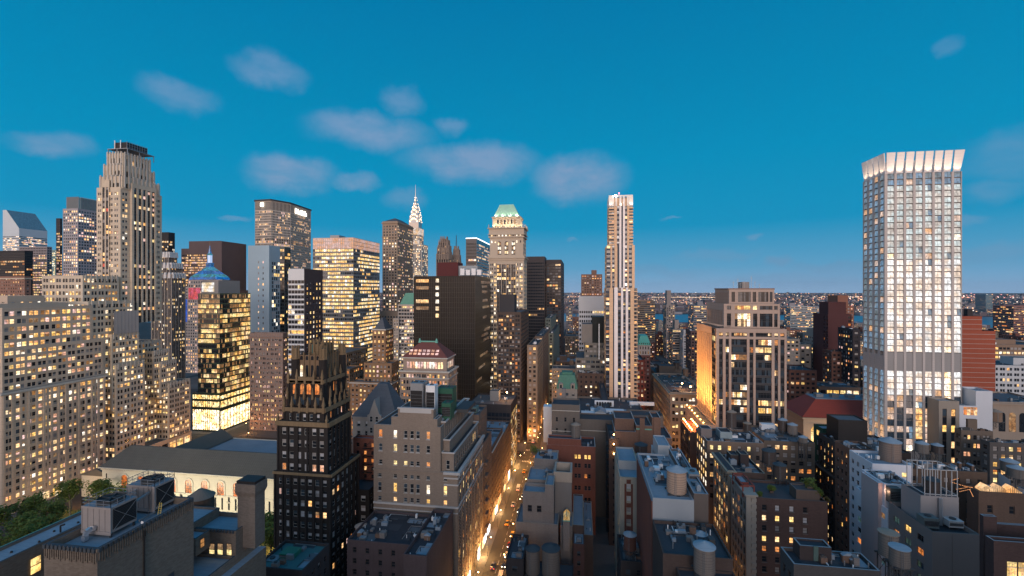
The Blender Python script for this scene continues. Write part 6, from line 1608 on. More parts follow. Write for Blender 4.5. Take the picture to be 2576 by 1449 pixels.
# ================================================================ water tanks
roofmat('slate_deck', (.10, .115, .13))
WOOD = wall('tank_cedar', (.27, .185, .13), .3); WOODG = wall('tank_grey_cedar', (.19, .17, .155), .3); WOODD = wall('tank_dark_cedar', (.075, .06, .055), .3)
TROOF = roofmat('tank_metal_roof', (.26, .32, .37), .25); TROOFD = roofmat('tank_dark_roof', (.045, .06, .07), .3); TROOFB = roofmat('tank_brown_roof', (.27, .21, .16), .25)
HOOP = plain('tank_hoop', (.10, .09, .085), .6, .4)
def tank(xl, xr, Y, yt, yb, label, wood=WOOD, roof=TROOF, legs=4.0, n=22, flat=False, frame=True):
    x0, x1 = X(xl, Y), X(xr, Y); cx = (x0+x1)/2; r = (x1-x0)/2*.97; cy = Y+r
    zt = Z(yt, cx, Y); zb = Z(yb, cx, Y); rh = r*(.18 if flat else .5); zw = zt-rh
    t = thing('water_tank', label, 'water tank', (cx, cy, zb-legs), 'rooftop water tanks')
    mb = MB(); mb.cyl(cx, cy, zb, zw, r, r*.96, wood, 32)
    for k in range(32):
        a = 2*pi*k/32; mb.bar((cx+r*1.0*cos(a), cy+r*1.0*sin(a), zb), (cx+r*.965*cos(a), cy+r*.965*sin(a), zw), .025, wood)
    mb.build('barrel', t)
    mb = MB(); k = 0; zz = zb+.25; st = .42
    while zz < zw-.2: mb.cyl(cx, cy, zz, zz+.07, r*1.02, r*1.02, HOOP, 32, cap=False); zz += st; st *= 1.09
    mb.build('hoop', t)
    mb = MB(); mb.cyl(cx, cy, zw, zw+.12, r*1.08, r*1.08, roof, 32); mb.cyl(cx, cy, zw+.12, zt, r*1.08, .18, roof, 32)
    mb.build('conical_roof', t)
    mb = MB(); mb.box(cx-r*1.05, cx+r*1.05, cy-r*.9, cy-r*.7, zb-.35, zb-.01, STEELD); mb.box(cx-r*1.05, cx+r*1.05, cy+r*.7, cy+r*.9, zb-.35, zb-.01, STEELD); mb.box(cx-r*.2, cx+r*.2, cy-r, cy+r, zb-.6, zb-.36, STEELD); mb.build('platform', t)
    if legs > .8:
        for (e, f) in ((-1, -1), (1, -1), (1, 1), (-1, 1)):
            mb = MB(); mb.bar((cx+e*r*.75, cy+f*r*.75, zb-legs), (cx+e*r*.75, cy+f*r*.75, zb-.35), .11, STEELD); mb.build('leg', t)
        mb = MB()
        for f in (-1, 1):
            mb.bar((cx-r*.75, cy+f*r*.75, zb-legs), (cx+r*.75, cy+f*r*.75, zb-.5), .05, STEELD); mb.bar((cx+r*.75, cy+f*r*.75, zb-legs), (cx-r*.75, cy+f*r*.75, zb-.5), .05, STEELD)
        mb.build('cross_brace', t)
    mb = MB()
    for s_ in (-.2, .2): mb.bar((cx+s_-r*.3, cy-r*1.05, zb-legs+.1), (cx+s_-r*.3, cy-r*1.02, zw), .025, STEEL)
    for q in range(int((zw-zb)/.4)): mb.bar((cx-.2-r*.3, cy-r*1.04, zb+q*.4), (cx+.2-r*.3, cy-r*1.04, zb+q*.4), .02, STEEL)
    mb.build('ladder', t)
    return t
def roofstuff(b, T, n=5, par=.9):
    """small roof furniture: own parts on near roofs, one mesh on far ones"""
    x0, x1, y0, y1 = T[0]+.5, T[1]-.5, T[2]+.5, T[3]-.5; z = T[4]-par; rng = b.rng; near = y0 < 262
    U = (lambda nme: b.multi(nme)) if near else (lambda nme: b.part('roof_equipment'))
    for k in range(n):
        w, d, h = rng.uniform(.6, 2.4), rng.uniform(.6, 2.4), rng.uniform(.4, 2.0)
        if x1-x0 < w+1 or y1-y0 < d+1: continue
        xx, yy = rng.uniform(x0+.4, x1-w-.4), rng.uniform(y0+.4, y1-d-.4)
        m = rng.choice([STEEL, STEELD, WPAINT, ROOFB, BRN, GREYB]); mb = U('roof_unit'); mb.box(xx, xx+w, yy, yy+d, z+.02, z+h, m)
        r_ = rng.random()
        if r_ < .3: mb.cyl(xx+w/2, yy+d/2, z+h+.01, z+h+.3, min(w, d)*.36, min(w, d)*.36, STEELD, 10)
        elif r_ < .5: mb.frustum((xx-.1, xx+w+.1, yy-.1, yy+d+.1), (xx+w*.4, xx+w*.6, yy, yy+d), z+h+.01, z+h+.5, ROOFB)
        px_, py_ = rng.uniform(x0+.3, x1-1.2), rng.uniform(y0+.3, y1-1.2); a, c = min(x1-.3, px_+rng.uniform(2, 7)), min(y1-.3, py_+rng.uniform(1.5, 6))
        U('roof_patch').box(px_, a, py_, c, z+.004+k*.003, z+.03+k*.004, rng.choice([ROOFD, ROOFB, MATS['slate_deck'], ROOFD]))
        if k % 2: mb = U('roof_pipe'); mb.bar((px_, py_, z+.35), (px_, c, z+.35), .09, rng.choice([STEEL, WPAINT, STEELD])); mb.bar((px_, c, z+.35), (a, c, z+.35), .09, STEEL)
    for k in range(n):
        xx, yy = rng.uniform(x0+.4, x1-.4), rng.uniform(y0+.4, y1-.4)
        U('roof_vent').cyl(xx, yy, z+.01, z+rng.uniform(.5, 1.8), .12, .12, rng.choice([STEEL, BLK, WPAINT]), 8)

XL, XR = -26.0, 36.0      # the block between the two narrow streets
sF = style(bay=3.4, fl=3.5, pat=((.28, .72),), v=(.25, .75), lit=.18, tones=('yellow', 'warm', 'orange', 'dim'), kind='sash', fr='frame', rec=.3, dark=('dark', 'dark', 'blind', 'blue'), top=1.8, run=.2)
# ---- street wall on the left side of the bright street
b = Bld('apartment_building', 'brown stepped apartment building with balconies just beyond the central taupe building', 'apartment building', wall('walnut_brick', (.17, .125, .10), .2, brick=.3), roof=ROOFD, seed=3)
T = b.tier(-66, -44, 201.5, 224, 0, 47, S=sF, W=sF); roofstuff(b, T, 5)
T = b.tier(-66, -46, 204, 222, 46.1, 60.5, S=sF, W=sF); roofstuff(b, T, 9)
mb = b.part('balcony')
for k in range(6): mb.box(-43.99, -42.9, 208, 212, 6+k*6, 7.1+k*6, b.mat)
shops(b, -44, 202, 223.5); b.done(80)
box_unit('air_conditioner', 'green grilled condenser bank on the brown stepped apartment building', 'rooftop unit', -56, -48, 208, 213, 59.6, 62.6, plain('sage_metal', (.13, .2, .18), .6))
b = Bld('office_building', 'long dark brick loft building walling the left side of the bright street', 'office building', wall('cocoa_brick', (.13, .085, .065), .2, brick=.3), roof=ROOFB, seed=31)
sl2 = style(bay=3.3, fl=3.4, pat=((.2, .8),), v=(.25, .78), lit=.22, tones=('warm', 'orange', 'dim', 'yellow'), kind='sash', rec=.35, dark=('dark', 'dark', 'blind'), top=1.4, run=.3)
T = b.tier(-66, -44, 225, 257, 0, 38.5, S=sl2, W=sl2); roofstuff(b, T, 10); T = b.tier(-66, -44, 257.1, 288, 0, 34, S=sl2, W=sl2); roofstuff(b, T, 8)
b.ringband((-66, -44, 225, 257), 35.8, .5, .5, LIME2); shops(b, -44, 226, 287); b.done(100)
b = Bld('office_building', 'dark flat roofed building with a glittering glass front left of the bright street', 'office building', DARK, roof=roofmat('taupe_roof', (.13, .115, .11)), seed=8)
sgf = style(bay=2.4, fl=3.4, pat=((.03, .97),), v=(.1, .95), lit=.75, tones=('warm', 'yellow', 'orange', 'white', 'dim'), kind='cross', rec=.15, run=.3, dark=('dim', 'frame'), top=6, mg=.4)
T = b.tier(-72, -44, 288.2, 317, 0, 44, S=sgf, W=style(bay=2.4, fl=3.5, pat=((.05, .95),), v=(.2, .9), lit=0, dark=('dark',), kind='pane', top=5), par=.8); roofstuff(b, T, 8)
b.tier(-60, -54, 300, 306, 43, 50, mat=wall('grey_panel', (.27, .26, .25), .1), par=.3); b.done(80)
t = thing('lamp', 'bright orange lamp on a mast over the dark flat roof beside the bright street', 'lamp', (-49, 303, 43.2)); mb = MB(); mb.cyl(-49, 303, 43.2, 48.2, .1, .08, STEELD, 6); mb.build('pole', t)
mb = MB(); mb.cyl(-49, 303, 48.2, 48.9, .4, .4, glow('bulb_bright', (1, .50, .18), 40, 0, sample='AUTO'), 8); mb.build('lamp_head', t); point('lamp_light', (-49, 302, 49.5), 2500, (1, .5, .18), .3, t)

# ---- buildings beyond the avenue, both sides of the bright street
def simple(label, xl, xr, Y, xf, yt, mat, st=None, z0=0, depth=None, indiv=60, name='building', cat='building', roof=None, seed=None, bulk=None, eq=4, cope=None, tierk=None):
    b = Bld(name, label, cat, mat, roof=roof or ROOFD, seed=seed, cope=cope)
    st = st or sF; T = b.pt(xl, xr, Y, xf, yt, z0=z0, depth=depth, W=st, S=st if xf is None or (xf or 0) >= xr else None, N=st if (xf or 0) < xl else None)
    if eq: roofstuff(b, T, eq)
    for (fa, fb, fc, fd, h) in (bulk or []):
        W_, D_ = T[1]-T[0], T[3]-T[2]
        b.tier(T[0]+W_*fa, T[0]+W_*fb, T[2]+D_*fc, T[2]+D_*fd, T[4]-.9, T[4]+h, par=.3)
    b.T = T; b.indiv = indiv
    return b
sMid = style(bay=3.2, fl=3.5, pat=((.22, .78),), v=(.25, .8), lit=.32, tones=('warm', 'yellow', 'orange', 'white'), kind='split', rec=.3, run=.25, dark=('dark', 'dark', 'blind'))
for args in [
 ('tan many windowed block left of the bright street just beyond the avenue', 1326, 1352, 350, 1369, 868, wall('tan_midblock', (.24, .185, .14), .2), sMid, 0, None),
 ('brown block with yellow windows farther up the left of the bright street', 1345, 1366, 400, 1384, 846, wall('brown_midblock', (.17, .125, .10), .2), sMid, 0, None),
 ('greenish grey setback tower up the bright street', 1372, 1386, 500, 1401, 800, wall('green_grey_stone', (.15, .17, .15), .2), sMid, 0, None),
 ('low grey green shoulder block below the greenish setback tower', 1362, 1392, 470, 1410, 838, wall('green_grey_stone', (.15, .17, .15), .2), sMid, 0, None),
 ('reddish tower with a small green cap up the bright street', 1390, 1401, 620, 1409, 815, wall('maroon_brick', (.14, .07, .065), .2), sMid, 0, None),
 ('dark brown tower with amber windows farthest up the left of the bright street', 1398, 1411, 720, 1419, 802, wall('deep_brown_brick', (.11, .07, .06), .2), sMid, 0, None),
 ('slim grey apartment tower at the far end of the bright street', 1424, 1440, 1000, 1450, 770, wall('far_grey_brick', (.22, .20, .20), .2), sMid, 0, 25),
 ('pale narrow tower beside the river at the end of the street', 1404, 1413, 1100, 1418, 742, wall('far_grey_brick', (.22, .20, .20), .2), sMid, 0, 25)]:
    b = simple(*args[:8], z0=args[8], depth=args[9], seed=len(args[0])); b.done(40)
b = Bld('townhouse', 'building with a sea green mansard roof and ornate dormers beside the bright street', 'building', wall('grey_mansard_stone', (.28, .25, .22), .15), seed=4)
T = b.pt(1401, 1452, 318-24, 1392, 979, z0=0, depth=13, W=sF, N=sF, par=0)
vg = plain('verdigris_roof', (.05, .17, .12), .6, vary=.4); zr = Z(944, T[0], T[2])
b.part('mansard_roof').frustum((T[0]-.3, T[1]+.3, T[2]-.3, T[3]), (T[0]+1.6, T[1]-1.6, T[2]+1.8, T[3]-1.5), T[4]+.01, zr, vg)
for f in (.2, .78):
    mb = b.multi('dormer'); xx = T[0]+(T[1]-T[0])*f; mb.box(xx-1.3, xx+1.3, T[2]-.5, T[2]+2, T[4]-.5, T[4]+3.4, b.mat); mb.cyl(xx, T[2]-.1, T[4]+3.4, T[4]+4.2, 1.5, .2, b.mat, 8); pane_mb(mb, xx-.6, T[2]-.5, T[4]+.4, 1.2, 2.2, (1, 0), WM['dark'], arch=True, out=.03)
b.part('roof_frame').box(T[0]+3, T[1]-3, T[2]+3, T[3]-3, zr+.01, zr+1.6, vg); b.done(40)
b = simple('dark brick building with a few bright windows below the grey setback building', 1454, 1520, 345, 1448, 938, DKB, style(bay=3.4, fl=3.5, pat=((.28, .72),), v=(.25, .75), lit=.16, tones=('white', 'yellow'), kind='sash', rec=.3, dark=('dark',)), depth=22, seed=8, eq=8); b.done(40)
b = simple('dark red apartment block tucked right of the slender white-striped tower', 1600, 1622, 360, 1596, 905, wall('burgundy_brick', (.13, .04, .035), .2), sMid, depth=30, seed=8); b.done(40)
b = Bld('hotel', 'old hotel with a bright turquoise mansard roof right of the slender tower', 'hotel', wall('hotel_red_brick', (.19, .085, .075), .2), seed=4)
T = b.pt(1606, 1636, 430, 1602, 893, z0=0, depth=22, W=sMid, par=0); tq = plain('turquoise_copper', (.10, .42, .34), .6, vary=.25)
T2 = b.tier(T[0], T[1], T[2], T[3], T[4], Z(868, T[0], 430), mat=wall('white_stone', (.42, .385, .37), .1), W=style(bay=2.6, fl=4, pat=((.3, .7),), v=(.2, .8), lit=.1, kind='pane', dark=('dark',), top=.4), par=0)
b.part('mansard_roof').frustum((T[0]-.6, T[1]+.6, T[2]-.6, T[3]), (T[0]+2.2, T[1]-2.2, T[2]+3, T[3]-3), T2[4]+.01, Z(845, T[0], 430), tq)
for k in range(6):
    mb = b.multi('dormer'); xx = T[0]+(T[1]-T[0])*(k+.5)/6; mb.box(xx-.5, xx+.5, T[2]-.3, T[2]+1.6, T2[4]+.02, T2[4]+2.4, tq); pane_mb(mb, xx-.3, T[2]-.3, T2[4]+.4, .6, 1.5, (1, 0), WM['dark'], out=.03)
b.done(40)

# ---- department store, lit
b = Bld('department_store', 'cream department store with lit double windows and a long side along the street', 'department store', wall('cream_store_brick', (.40, .33, .26), .12), roof=roofmat('brown_roof', (.10, .075, .065)), seed=6)
Y0 = 335; T = b.pt(1686, 1775, Y0, 1644, 986, z0=0, W=style(bay=5.4, fl=4.6, pat=((.14, .46), (.54, .86)), v=(.22, .72), lit=.42, tones=('yellow', 'warm', 'white'), kind='sash', rec=.35, dark=('dark', 'frame'), top=2.5, run=.4, prob=lambda i, j, n, nf: .95 if j == nf-2 else .35),
  N=style(bay=3.2, fl=4.6, pat=((.2, .8),), v=(.22, .75), lit=.55, tones=('warm', 'orange', 'yellow', 'dim'), kind='pane', rec=.4, top=2.5, dark=('dark', 'frame')), par=1)
b.ringband(T, T[4]-1.6, .8, 1.3); b.ringband(T, T[4]-8.5, .5, .5); roofstuff(b, T, 14); b.done(100)
for (xd, Yq, lab) in ((1716, 352, 'glaring orange lamp on the roof of the cream department store'), (1737, 341, 'glaring orange lamp at the roof edge nearest the pink granite tower')):
    xx = X(xd, Yq); t = thing('lamp', lab, 'lamp', (xx, Yq, T[4]-1)); mb = MB(); mb.cyl(xx, Yq, T[4]-1, T[4]+2.6, .1, .08, STEELD, 6); mb.build('pole', t)
    mb = MB(); mb.cyl(xx, Yq, T[4]+2.6, T[4]+3.3, .45, .45, MATS['bulb_bright'], 8); mb.build('lamp_head', t); point('lamp_light', (xx, Yq-1, T[4]+3.8), 2600, (1, .5, .18), .3, t)
b = simple('dark long loft building behind the department store, full of roof tanks', 1657, 1740, 420, 1633, 948, wall('sooty_brick', (.13, .11, .095), .25), sMid, seed=4, eq=22, bulk=[(.05, .75, .1, .3, 9), (.5, .8, .4, .55, 5), (.1, .3, .5, .6, 3)]); b.done(60)
tank(1695, 1712, 425, 909, 928, 'small dark cone tank on the loft roof behind the department store', WOODD, TROOFD, 2)
tank(1719, 1733, 400, 926, 948, 'brown tank on the dark loft roof, nearest the department store lamps', WOOD, TROOFB, 2)
tank(1702, 1710, 470, 892, 904, 'tiny orange brown tank among the lofts left of the pink granite tower', WOOD, TROOFB, 1)
# ---- long flat roofed building west of the avenue
b = Bld('office_building', 'broad dark flat roofed building with white roof houses in the middle of the block', 'building', wall('drab_brick', (.15, .13, .115), .2, brick=.3), roof=ROOFD, seed=12)
T = b.tier(X(1392, 244), XR, 244, 304, 0, 47.5, par=1.2, N=sF); roofstuff(b, T, 20, 1.2)
x_ = lambda d, Y: X(d, Y)
T2 = b.tier(x_(1388, 238), x_(1458, 238), 238, 252, 0, Z(1019, 0, 238), W=style(bay=5, fl=6, pat=((.35, .6),), v=(.3, .7), lit=0, kind='sash', dark=('dark',), base=36, top=5), par=.8)
b.ringband(T2, T2[4]-3.4, .3, .25, LIME2); b.ringband(T2, T2[4]-14, .3, .25, LIME2)
T3 = b.tier(x_(1458.1, 240), x_(1582, 240), 240.1, 252, 0, Z(1056, 10, 240), par=.6); b.ringband(T3, T3[4]-6, .3, .25, LIME2)
b.tier(x_(1580, 246), x_(1668, 246), 245, 256, 0, Z(1043, 30, 246), par=.6)
mb = b.part('chimney'); xx = x_(1418, 258); mb.box(xx-1.1, xx+1.1, 258, 260.4, 46, Z(978, xx, 258), GREYB)
wr = wall('white_roofhouse', (.62, .66, .70), .1)
mb = b.multi('roof_house'); mb.box(x_(1486, 262), x_(1570, 262), 262, 266, 46.3, 49.8, wr)
mb = b.multi('roof_house'); mb.box(x_(1462, 256), x_(1496, 256), 256, 260, 46.3, 49.6, wr)
mb = b.multi('roof_house'); mb.box(x_(1534, 256), x_(1564, 256), 256, 261, 46.3, 48.8, wr)
mb = b.multi('roof_house'); gx = x_(1511, 254); mb.box(gx-3, gx+3, 254, 262, 46.3, 50.4, wr); mb.prism([(gx-3.2, 50.42), (gx+3.2, 50.42), (gx, 52.2)], 'y', 253.8, 262, ROOFB)
mb = b.multi('arcade_wall'); ax0, ax1 = x_(1496, 284), x_(1544, 284); mb.box(ax0, ax1, 284, 284.6, 46.3, 49.9, wr)
for k in range(6): pane_mb(mb, ax0+1+(ax1-ax0-2)*k/6, 284, 46.6, 1.3, 2.5, (1, 0), BLK, arch=True, out=.03)
mb = b.multi('roof_house'); mb.box(x_(1584, 290), x_(1646, 290), 290, 291, 46.3, 48.4, wr)
mb = b.multi('roof_house'); mb.box(x_(1367, 262), x_(1391, 262), 262, 268, 30, 50.5, wr)
b.done(40)
tank(1436, 1461, 226, 1066, 1108, 'pointed tan water tank in front of the drab brick wall, mid block', WOODG, TROOFB, 2)
b = Bld('loft_building', 'red brick loft with four bright yellow windows near its top, mid block', 'building', REDB, roof=ROOFD, seed=13, cope=wall('pale_coping', (.42, .41, .40), .1))
Y0 = 222; xa_, xb2 = X(1376, Y0), X(1498, Y0); zt = Z(1123, 0, Y0); wlen = xb2-xa_
cl = [(X(d, Y0)-xa_, X(d+7, Y0)-xa_) for d in (1445, 1454, 1470, 1479)]
rws = [(Z(y+11, 0, Y0), Z(y, 0, Y0)) for y in (1365, 1338, 1310, 1280, 1251, 1222, 1192, 1166, 1144)]
facade_x(b, (xa_, Y0), (1, 0), wlen, 0, zt, cl, rws, REDB, lit=.12, tones=('dim', 'orange'), dark=('dark',), force={(i, 8): 'yellow' for i in range(4)})
T = b.tier(xa_, xb2, Y0+.4, 237, 0, zt, par=.9); roofstuff(b, T, 8)
T = b.tier(X(1378, Y0+.5), X(1462, Y0), Y0+.5, 228, zt-.9, Z(1106, 0, Y0), par=.7); b.done(60)
b = Bld('loft_building', 'tall brown brick wall building with stepped top and chimneys, mid block', 'building', wall('russet_brick', (.17, .105, .08), .25, brick=.5), roof=ROOFD, seed=14, cope=wall('pale_coping', (.42, .41, .40), .1))
Y0 = 216
def st_(xl, xr, yt, dy=0, d=20, par=.7): return b.tier(X(xl, Y0), X(xr, Y0), Y0+dy, Y0+d, 0, Z(yt, X(xl, Y0), Y0), par=par)
T = st_(1546, 1600, 1084, 0, 18); st_(1548, 1598, 1058, 4, 18); st_(1600.1, 1640, 1070, 0.0, 16); T5 = st_(1640.1, 1662, 1050, 0, 10); T = st_(1662.1, 1690, 1101, .0, 18)
mb = b.part('chimney'); 
for (xl, xr, yt) in ((1609, 1622, 1050), (1644, 1658, 1046)): mb.box(X(xl, Y0)+.05, X(xr, Y0)-.05, Y0-.5, Y0-.02, 20, Z(yt, 20, Y0), b.mat)
b.part('green_rail').box(X(1600, Y0), X(1640, Y0), Y0-.12, Y0-.03, Z(1079, 20, Y0), Z(1076, 20, Y0), COPPER)
b.done(30)
b = simple('dark narrow building strung with fire escapes beside the black light shaft', 1532, 1557, 214, 1500, 1104, DKB, style(bay=3.4, fl=3.4, pat=((.3, .7),), v=(.25, .7), lit=.05, tones=('dim',), kind='sash', dark=('dark',)), seed=6)
mb = b.part('fire_escape')
for k in range(14):
    zz_ = b.T[4]-3-k*3.1
    if zz_ < 3: break
    mb.box(b.T[0]-1.1, b.T[0]-.02, 214.5, 220, zz_, zz_+.1, BLK); mb.bar((b.T[0]-1.1, 214.5, zz_+1), (b.T[0]-1.1, 220, zz_+1), .04, BLK); mb.bar((b.T[0]-1, 215, zz_), (b.T[0]-1, 219, zz_+3.1), .07, BLK)
b.done(20)
for k, (yd, lab) in enumerate(((1092, 'topmost of three orange wall lamps beside the black light shaft'), (1116, 'middle of three orange wall lamps beside the black light shaft'), (1140, 'lowest of three orange wall lamps beside the black light shaft'))):
    xx = X(1544, 213.6); zz_ = Z(yd, xx, 213.6); t = thing('wall_lamp', lab, 'lamp', (xx, 213.6, zz_)); mb = MB(); mb.bar((xx, 214, zz_), (xx, 213.2, zz_), .05, STEELD); mb.build('bracket', t)
    mb = MB(); mb.cyl(xx, 213.1, zz_-.3, zz_+.2, .28, .28, glow('bulb_wall', (1, .5, .15), 22, 0, sample='AUTO'), 8); mb.build('lamp_head', t)
    point('lamp_light', (xx, 212.6, zz_), 120, (1, .5, .18), .2, t)

# ---- foreground of the block
b = Bld('apartment_building', 'grey brown brick building with a tall open roof shaft beside the bright street', 'apartment building', GREYB, roof=ROOFB, seed=15, cope=wall('beige_coping', (.36, .31, .26), .15))
Y0 = 181
def q(xl, xr, yt, dy, d, zb=0, W=None, N=None, par=.9, mat=None): return b.tier(X(xl, Y0+dy), X(xr, Y0+dy), Y0+dy, Y0+dy+d, zb, Z(yt, X(xl, Y0+dy), Y0+dy), W=W, N=N, par=par, mat=mat)
w2 = style(bay=4.6, fl=9, pat=((.30, .52),), v=(.42, .64), lit=0, kind='sash', dark=('dark',), base=0, top=1, mg=1)
T = q(1297, 1404, 1312, 0, 16); x0f, x1f = X(1315, 181.5), X(1371, 181.5); zf = Z(1236, x0f, 181.5)
facade_x(b, (x0f, 181.5), (1, 0), x1f-x0f, 20, zf, [(X(1327, 181)-x0f, X(1338, 181)-x0f), (X(1350, 181)-x0f, X(1362, 181)-x0f)], [(Z(1298, 0, 181), Z(1281, 0, 181))], GREYB, lit=0, rec=.3)
b.tier(x0f, x1f, 181.9, 190, 20, zf, par=1.2); q(1371.1, 1393, 1219, .6, 12, 20); 
T = q(1326, 1390, 1205, 11, 14, 20); roofstuff(b, T, 3); T = q(1343, 1402, 1153, 26, 12, 20, N=sF)
roofstuff(b, T, 4)
T = q(1397, 1440, 1170, 7, 0.01, 20) if False else None
xa_, xb2 = X(1394, 192), X(1438, 192); zt = Z(1190, 0, 192)
b.tier(xa_, xb2, 192, 203, 20, zt-4.2, mat=wall('render_grey', (.20, .19, .185), .15), par=0); b.tier(xa_-.15, xb2+.15, 191.8, 203.2, zt-4.2, zt, mat=wall('beige_coping', (.36, .31, .26), .15), par=3.6, t=.8, roof=ROOFD)
T = q(1440, 1468, 1320, 4, 28, par=.6, mat=DKB); T = q(1468.1, 1492, 1345, 6, 30, par=.6, mat=DKB); roofstuff(b, T, 5)
T = q(1410, 1440, 1322, 2, 12, par=.6)
b.done(60)
xx0, xx1 = X(1416, 178), X(1433, 178); t = thing('skylight', 'brass lit gabled skylight on the grey brown roof', 'skylight', ((xx0+xx1)/2, 184, Z(1312, 0, 178)))
zs_ = Z(1312, 0, 180); mb = MB(); mb.box(xx0, xx1, 180, 187, zs_-12, zs_, GREYB); mb.build('curb', t); sk = glow('skylight_amber', (1, .62, .20), .55, .6, 1.2); xm = (xx0+xx1)/2
for s_ in (0, 1):
    mb = MB(); a = xx0 if s_ == 0 else xx1
    mb.quad((a, 180, zs_+.02), (a, 187, zs_+.02), (xm, 187, zs_+1.3), (xm, 180, zs_+1.3), sk); mb.build('glass_slope', t)
mb = MB(); mb.tri((xx0, 180, zs_+.02), (xx1, 180, zs_+.02), (xm, 180, zs_+1.3), sk); mb.box(xm-.12, xm+.12, 180, 187, zs_+1.3, zs_+1.45, COPPER); mb.box(xx0-.1, xx1+.1, 179.8, 179.99, zs_-.3, zs_+.05, COPPER); mb.build('frame', t)
b = simple('low black roofed building carrying the twin dark water tanks at the bottom edge', 1273, 1317, 158, 1270, 1407, DARK, None, depth=16, seed=3); b.tier(b.T[1]+.05, X(1440, 152), 152, 174, 0, Z(1490, 0, 158), par=.5); b.done(20)
tank(1320, 1357, 159, 1381, 1449, 'left one of the twin grey tanks with dark cones at the bottom edge', WOODG, TROOFD, 3)
tank(1361, 1408, 157, 1380, 1456, 'right and larger one of the twin grey tanks with dark cones at the bottom edge', WOODG, TROOFD, 3)
b = simple('slim dark building with a blue edged parapet along the black light shaft', 1442, 1470, 176, 1440, 1370, wall('plum_dark_brick', (.09, .05, .045), .25), depth=30, seed=9, roof=ROOFB); b.done(20)
# cream and red
CR = wall('cream_render', (.42, .38, .31), .15)
b = Bld('apartment_building', 'cream framed brick building with pairs of sash windows left of the big pale water tank', 'apartment building', CR, roof=ROOFB, seed=16)
Y0 = 174; xa_, xb2 = X(1559, Y0), X(1628, Y0); zt = Z(1200, xa_, Y0); w_ = xb2-xa_
cl = [(X(d, Y0)-xa_, X(d+11, Y0)-xa_) for d in (1576, 1608)]
rws = [(Z(y+13, xa_, Y0), Z(y, xa_, Y0)) for y in (1420, 1390, 1362, 1333, 1304, 1275, 1246, 1216)]
facade_x(b, (xa_, Y0), (1, 0), w_, 0, zt, cl, rws, CR, lit=0, dark=('blind', 'pale', 'dark'), kind='sash', fr='wframe', sill=CR)
mb = b.part('brick_panel')
for c in cl:
    for (a, d_) in ((c[0]-.75, c[0]-.02), (c[1]+.02, c[1]+.75)): mb.box(xa_+a, xa_+d_, Y0-.05, Y0-.004, 4, zt-2.4, REDB)
    for (ra, rb) in rws: mb.box(xa_+c[0]-.02+.03, xa_+c[1]-.01, Y0-.05, Y0-.004, rb+.02, rb+1.6, REDB)
b.tier(xa_, xb2, Y0+.4, 200, 0, zt, par=.9, N=sF); T = b.tier(xa_+.4, X(1604, 184), 184, 200, zt-.9, Z(1158, xa_, 184), par=.6, mat=wall('pale_grey_render', (.36, .37, .37), .12))
T = b.tier(X(1612, 180), X(1660, 180), 180, 195, zt-.9, Z(1178, 22, 180), par=.5, mat=wall('pale_grey_render', (.36, .37, .37), .12)); roofstuff(b, T, 6, .5); b.done(40)
tank(1598, 1631, 203, 1116, 1152, 'dark water tank with black cone against the russet brick wall', WOODD, TROOFD, 6)
b = simple('low dark roof at the foot of the cream framed building with a striped tank', 1562, 1625, 150, 1560, 1410, DARK, None, depth=16, seed=5, eq=12); b.done(20)
tank(1570, 1603, 152, 1345, 1388, 'small red brown tank with black and white striped cone at the bottom', wall('tank_red_cedar', (.14, .065, .05), .3), roofmat('striped_cone', (.30, .33, .36), .9), 3)
# grey blank wall building
GW = wall('blue_grey_render', (.30, .33, .36), .06)
b = Bld('office_building', 'building with a tall blank blue grey wall under the big pale water tank', 'building', GW, roof=ROOFB, seed=17)
Y0 = 130; xa_, xb2 = X(1642, Y0), X(1746, Y0); zt = Z(1252, xa_, Y0)
T = b.tier(xa_, xb2, Y0, 165, 0, zt, par=.6, N=style(bay=3.4, fl=3.4, pat=((.3, .7),), v=(.3, .7), lit=.1, tones=('orange',), kind='sash', dark=('dark',)))
T2 = b.tier(xb2+.05, XR-1.5, Y0+.5, 166, 0, Z(1243, xb2, Y0), mat=wall('umber_render', (.12, .10, .09), .15), par=.6)
roofstuff(b, (T[0], T[1], T[2]+8, T[3], T[4]), 12, .6); roofstuff(b, T2, 6, .6)
b.tier(xa_+.02-.3, xa_-.01, Y0+.2, 164, 0, zt-1, mat=REDB, par=0); b.done(30)
tank(1681, 1733, 133, 1179, 1246, 'big pale tan water tank on the blue grey walled building', wall('tank_pale_cedar', (.43, .31, .235), .2), TROOF, .9)
box_unit('air_conditioner', 'grey cooling box with black grille right of the big pale water tank', 'rooftop unit', X(1733, 142), X(1760, 142), 142, 147, zt-.2, Z(1192, 30, 142), STEEL)
t = thing('duct', 'shiny looped duct behind the big pale water tank', 'duct', (X(1700, 160), 160, zt)); mb = MB(); dm = MATS['silver_duct']
for (p, q_) in (((1690, 1200), (1694, 1166)), ((1694, 1166), (1706, 1158)), ((1706, 1158), (1714, 1172)), ((1714, 1172), (1716, 1200))):
    mb.bar((X(p[0], 160), 160, Z(p[1], 28, 160)), (X(q_[0], 160), 160, Z(q_[1], 28, 160)), .6, dm)
mb.build('pipe', t)
b = simple('pale roof building with a red side behind the big pale water tank', 1664, 1722, 168, 1640, 1176, wall('white_grey_render', (.40, .42, .43), .12), None, seed=5, depth=24, roof=ROOFB, eq=12, bulk=[(0, .55, .3, .8, 5.5)]); b.done(20)
t = thing('scaffold', 'blue netted scaffolding along the narrow street beyond the pale roofs', 'scaffolding', (38.4, 178, 0)); mb = MB()
for k in range(9):
    for xx in (37.0, 39.5): mb.bar((xx, 160+k*4.5, 0), (xx, 160+k*4.5, 50), .08, STEELD)
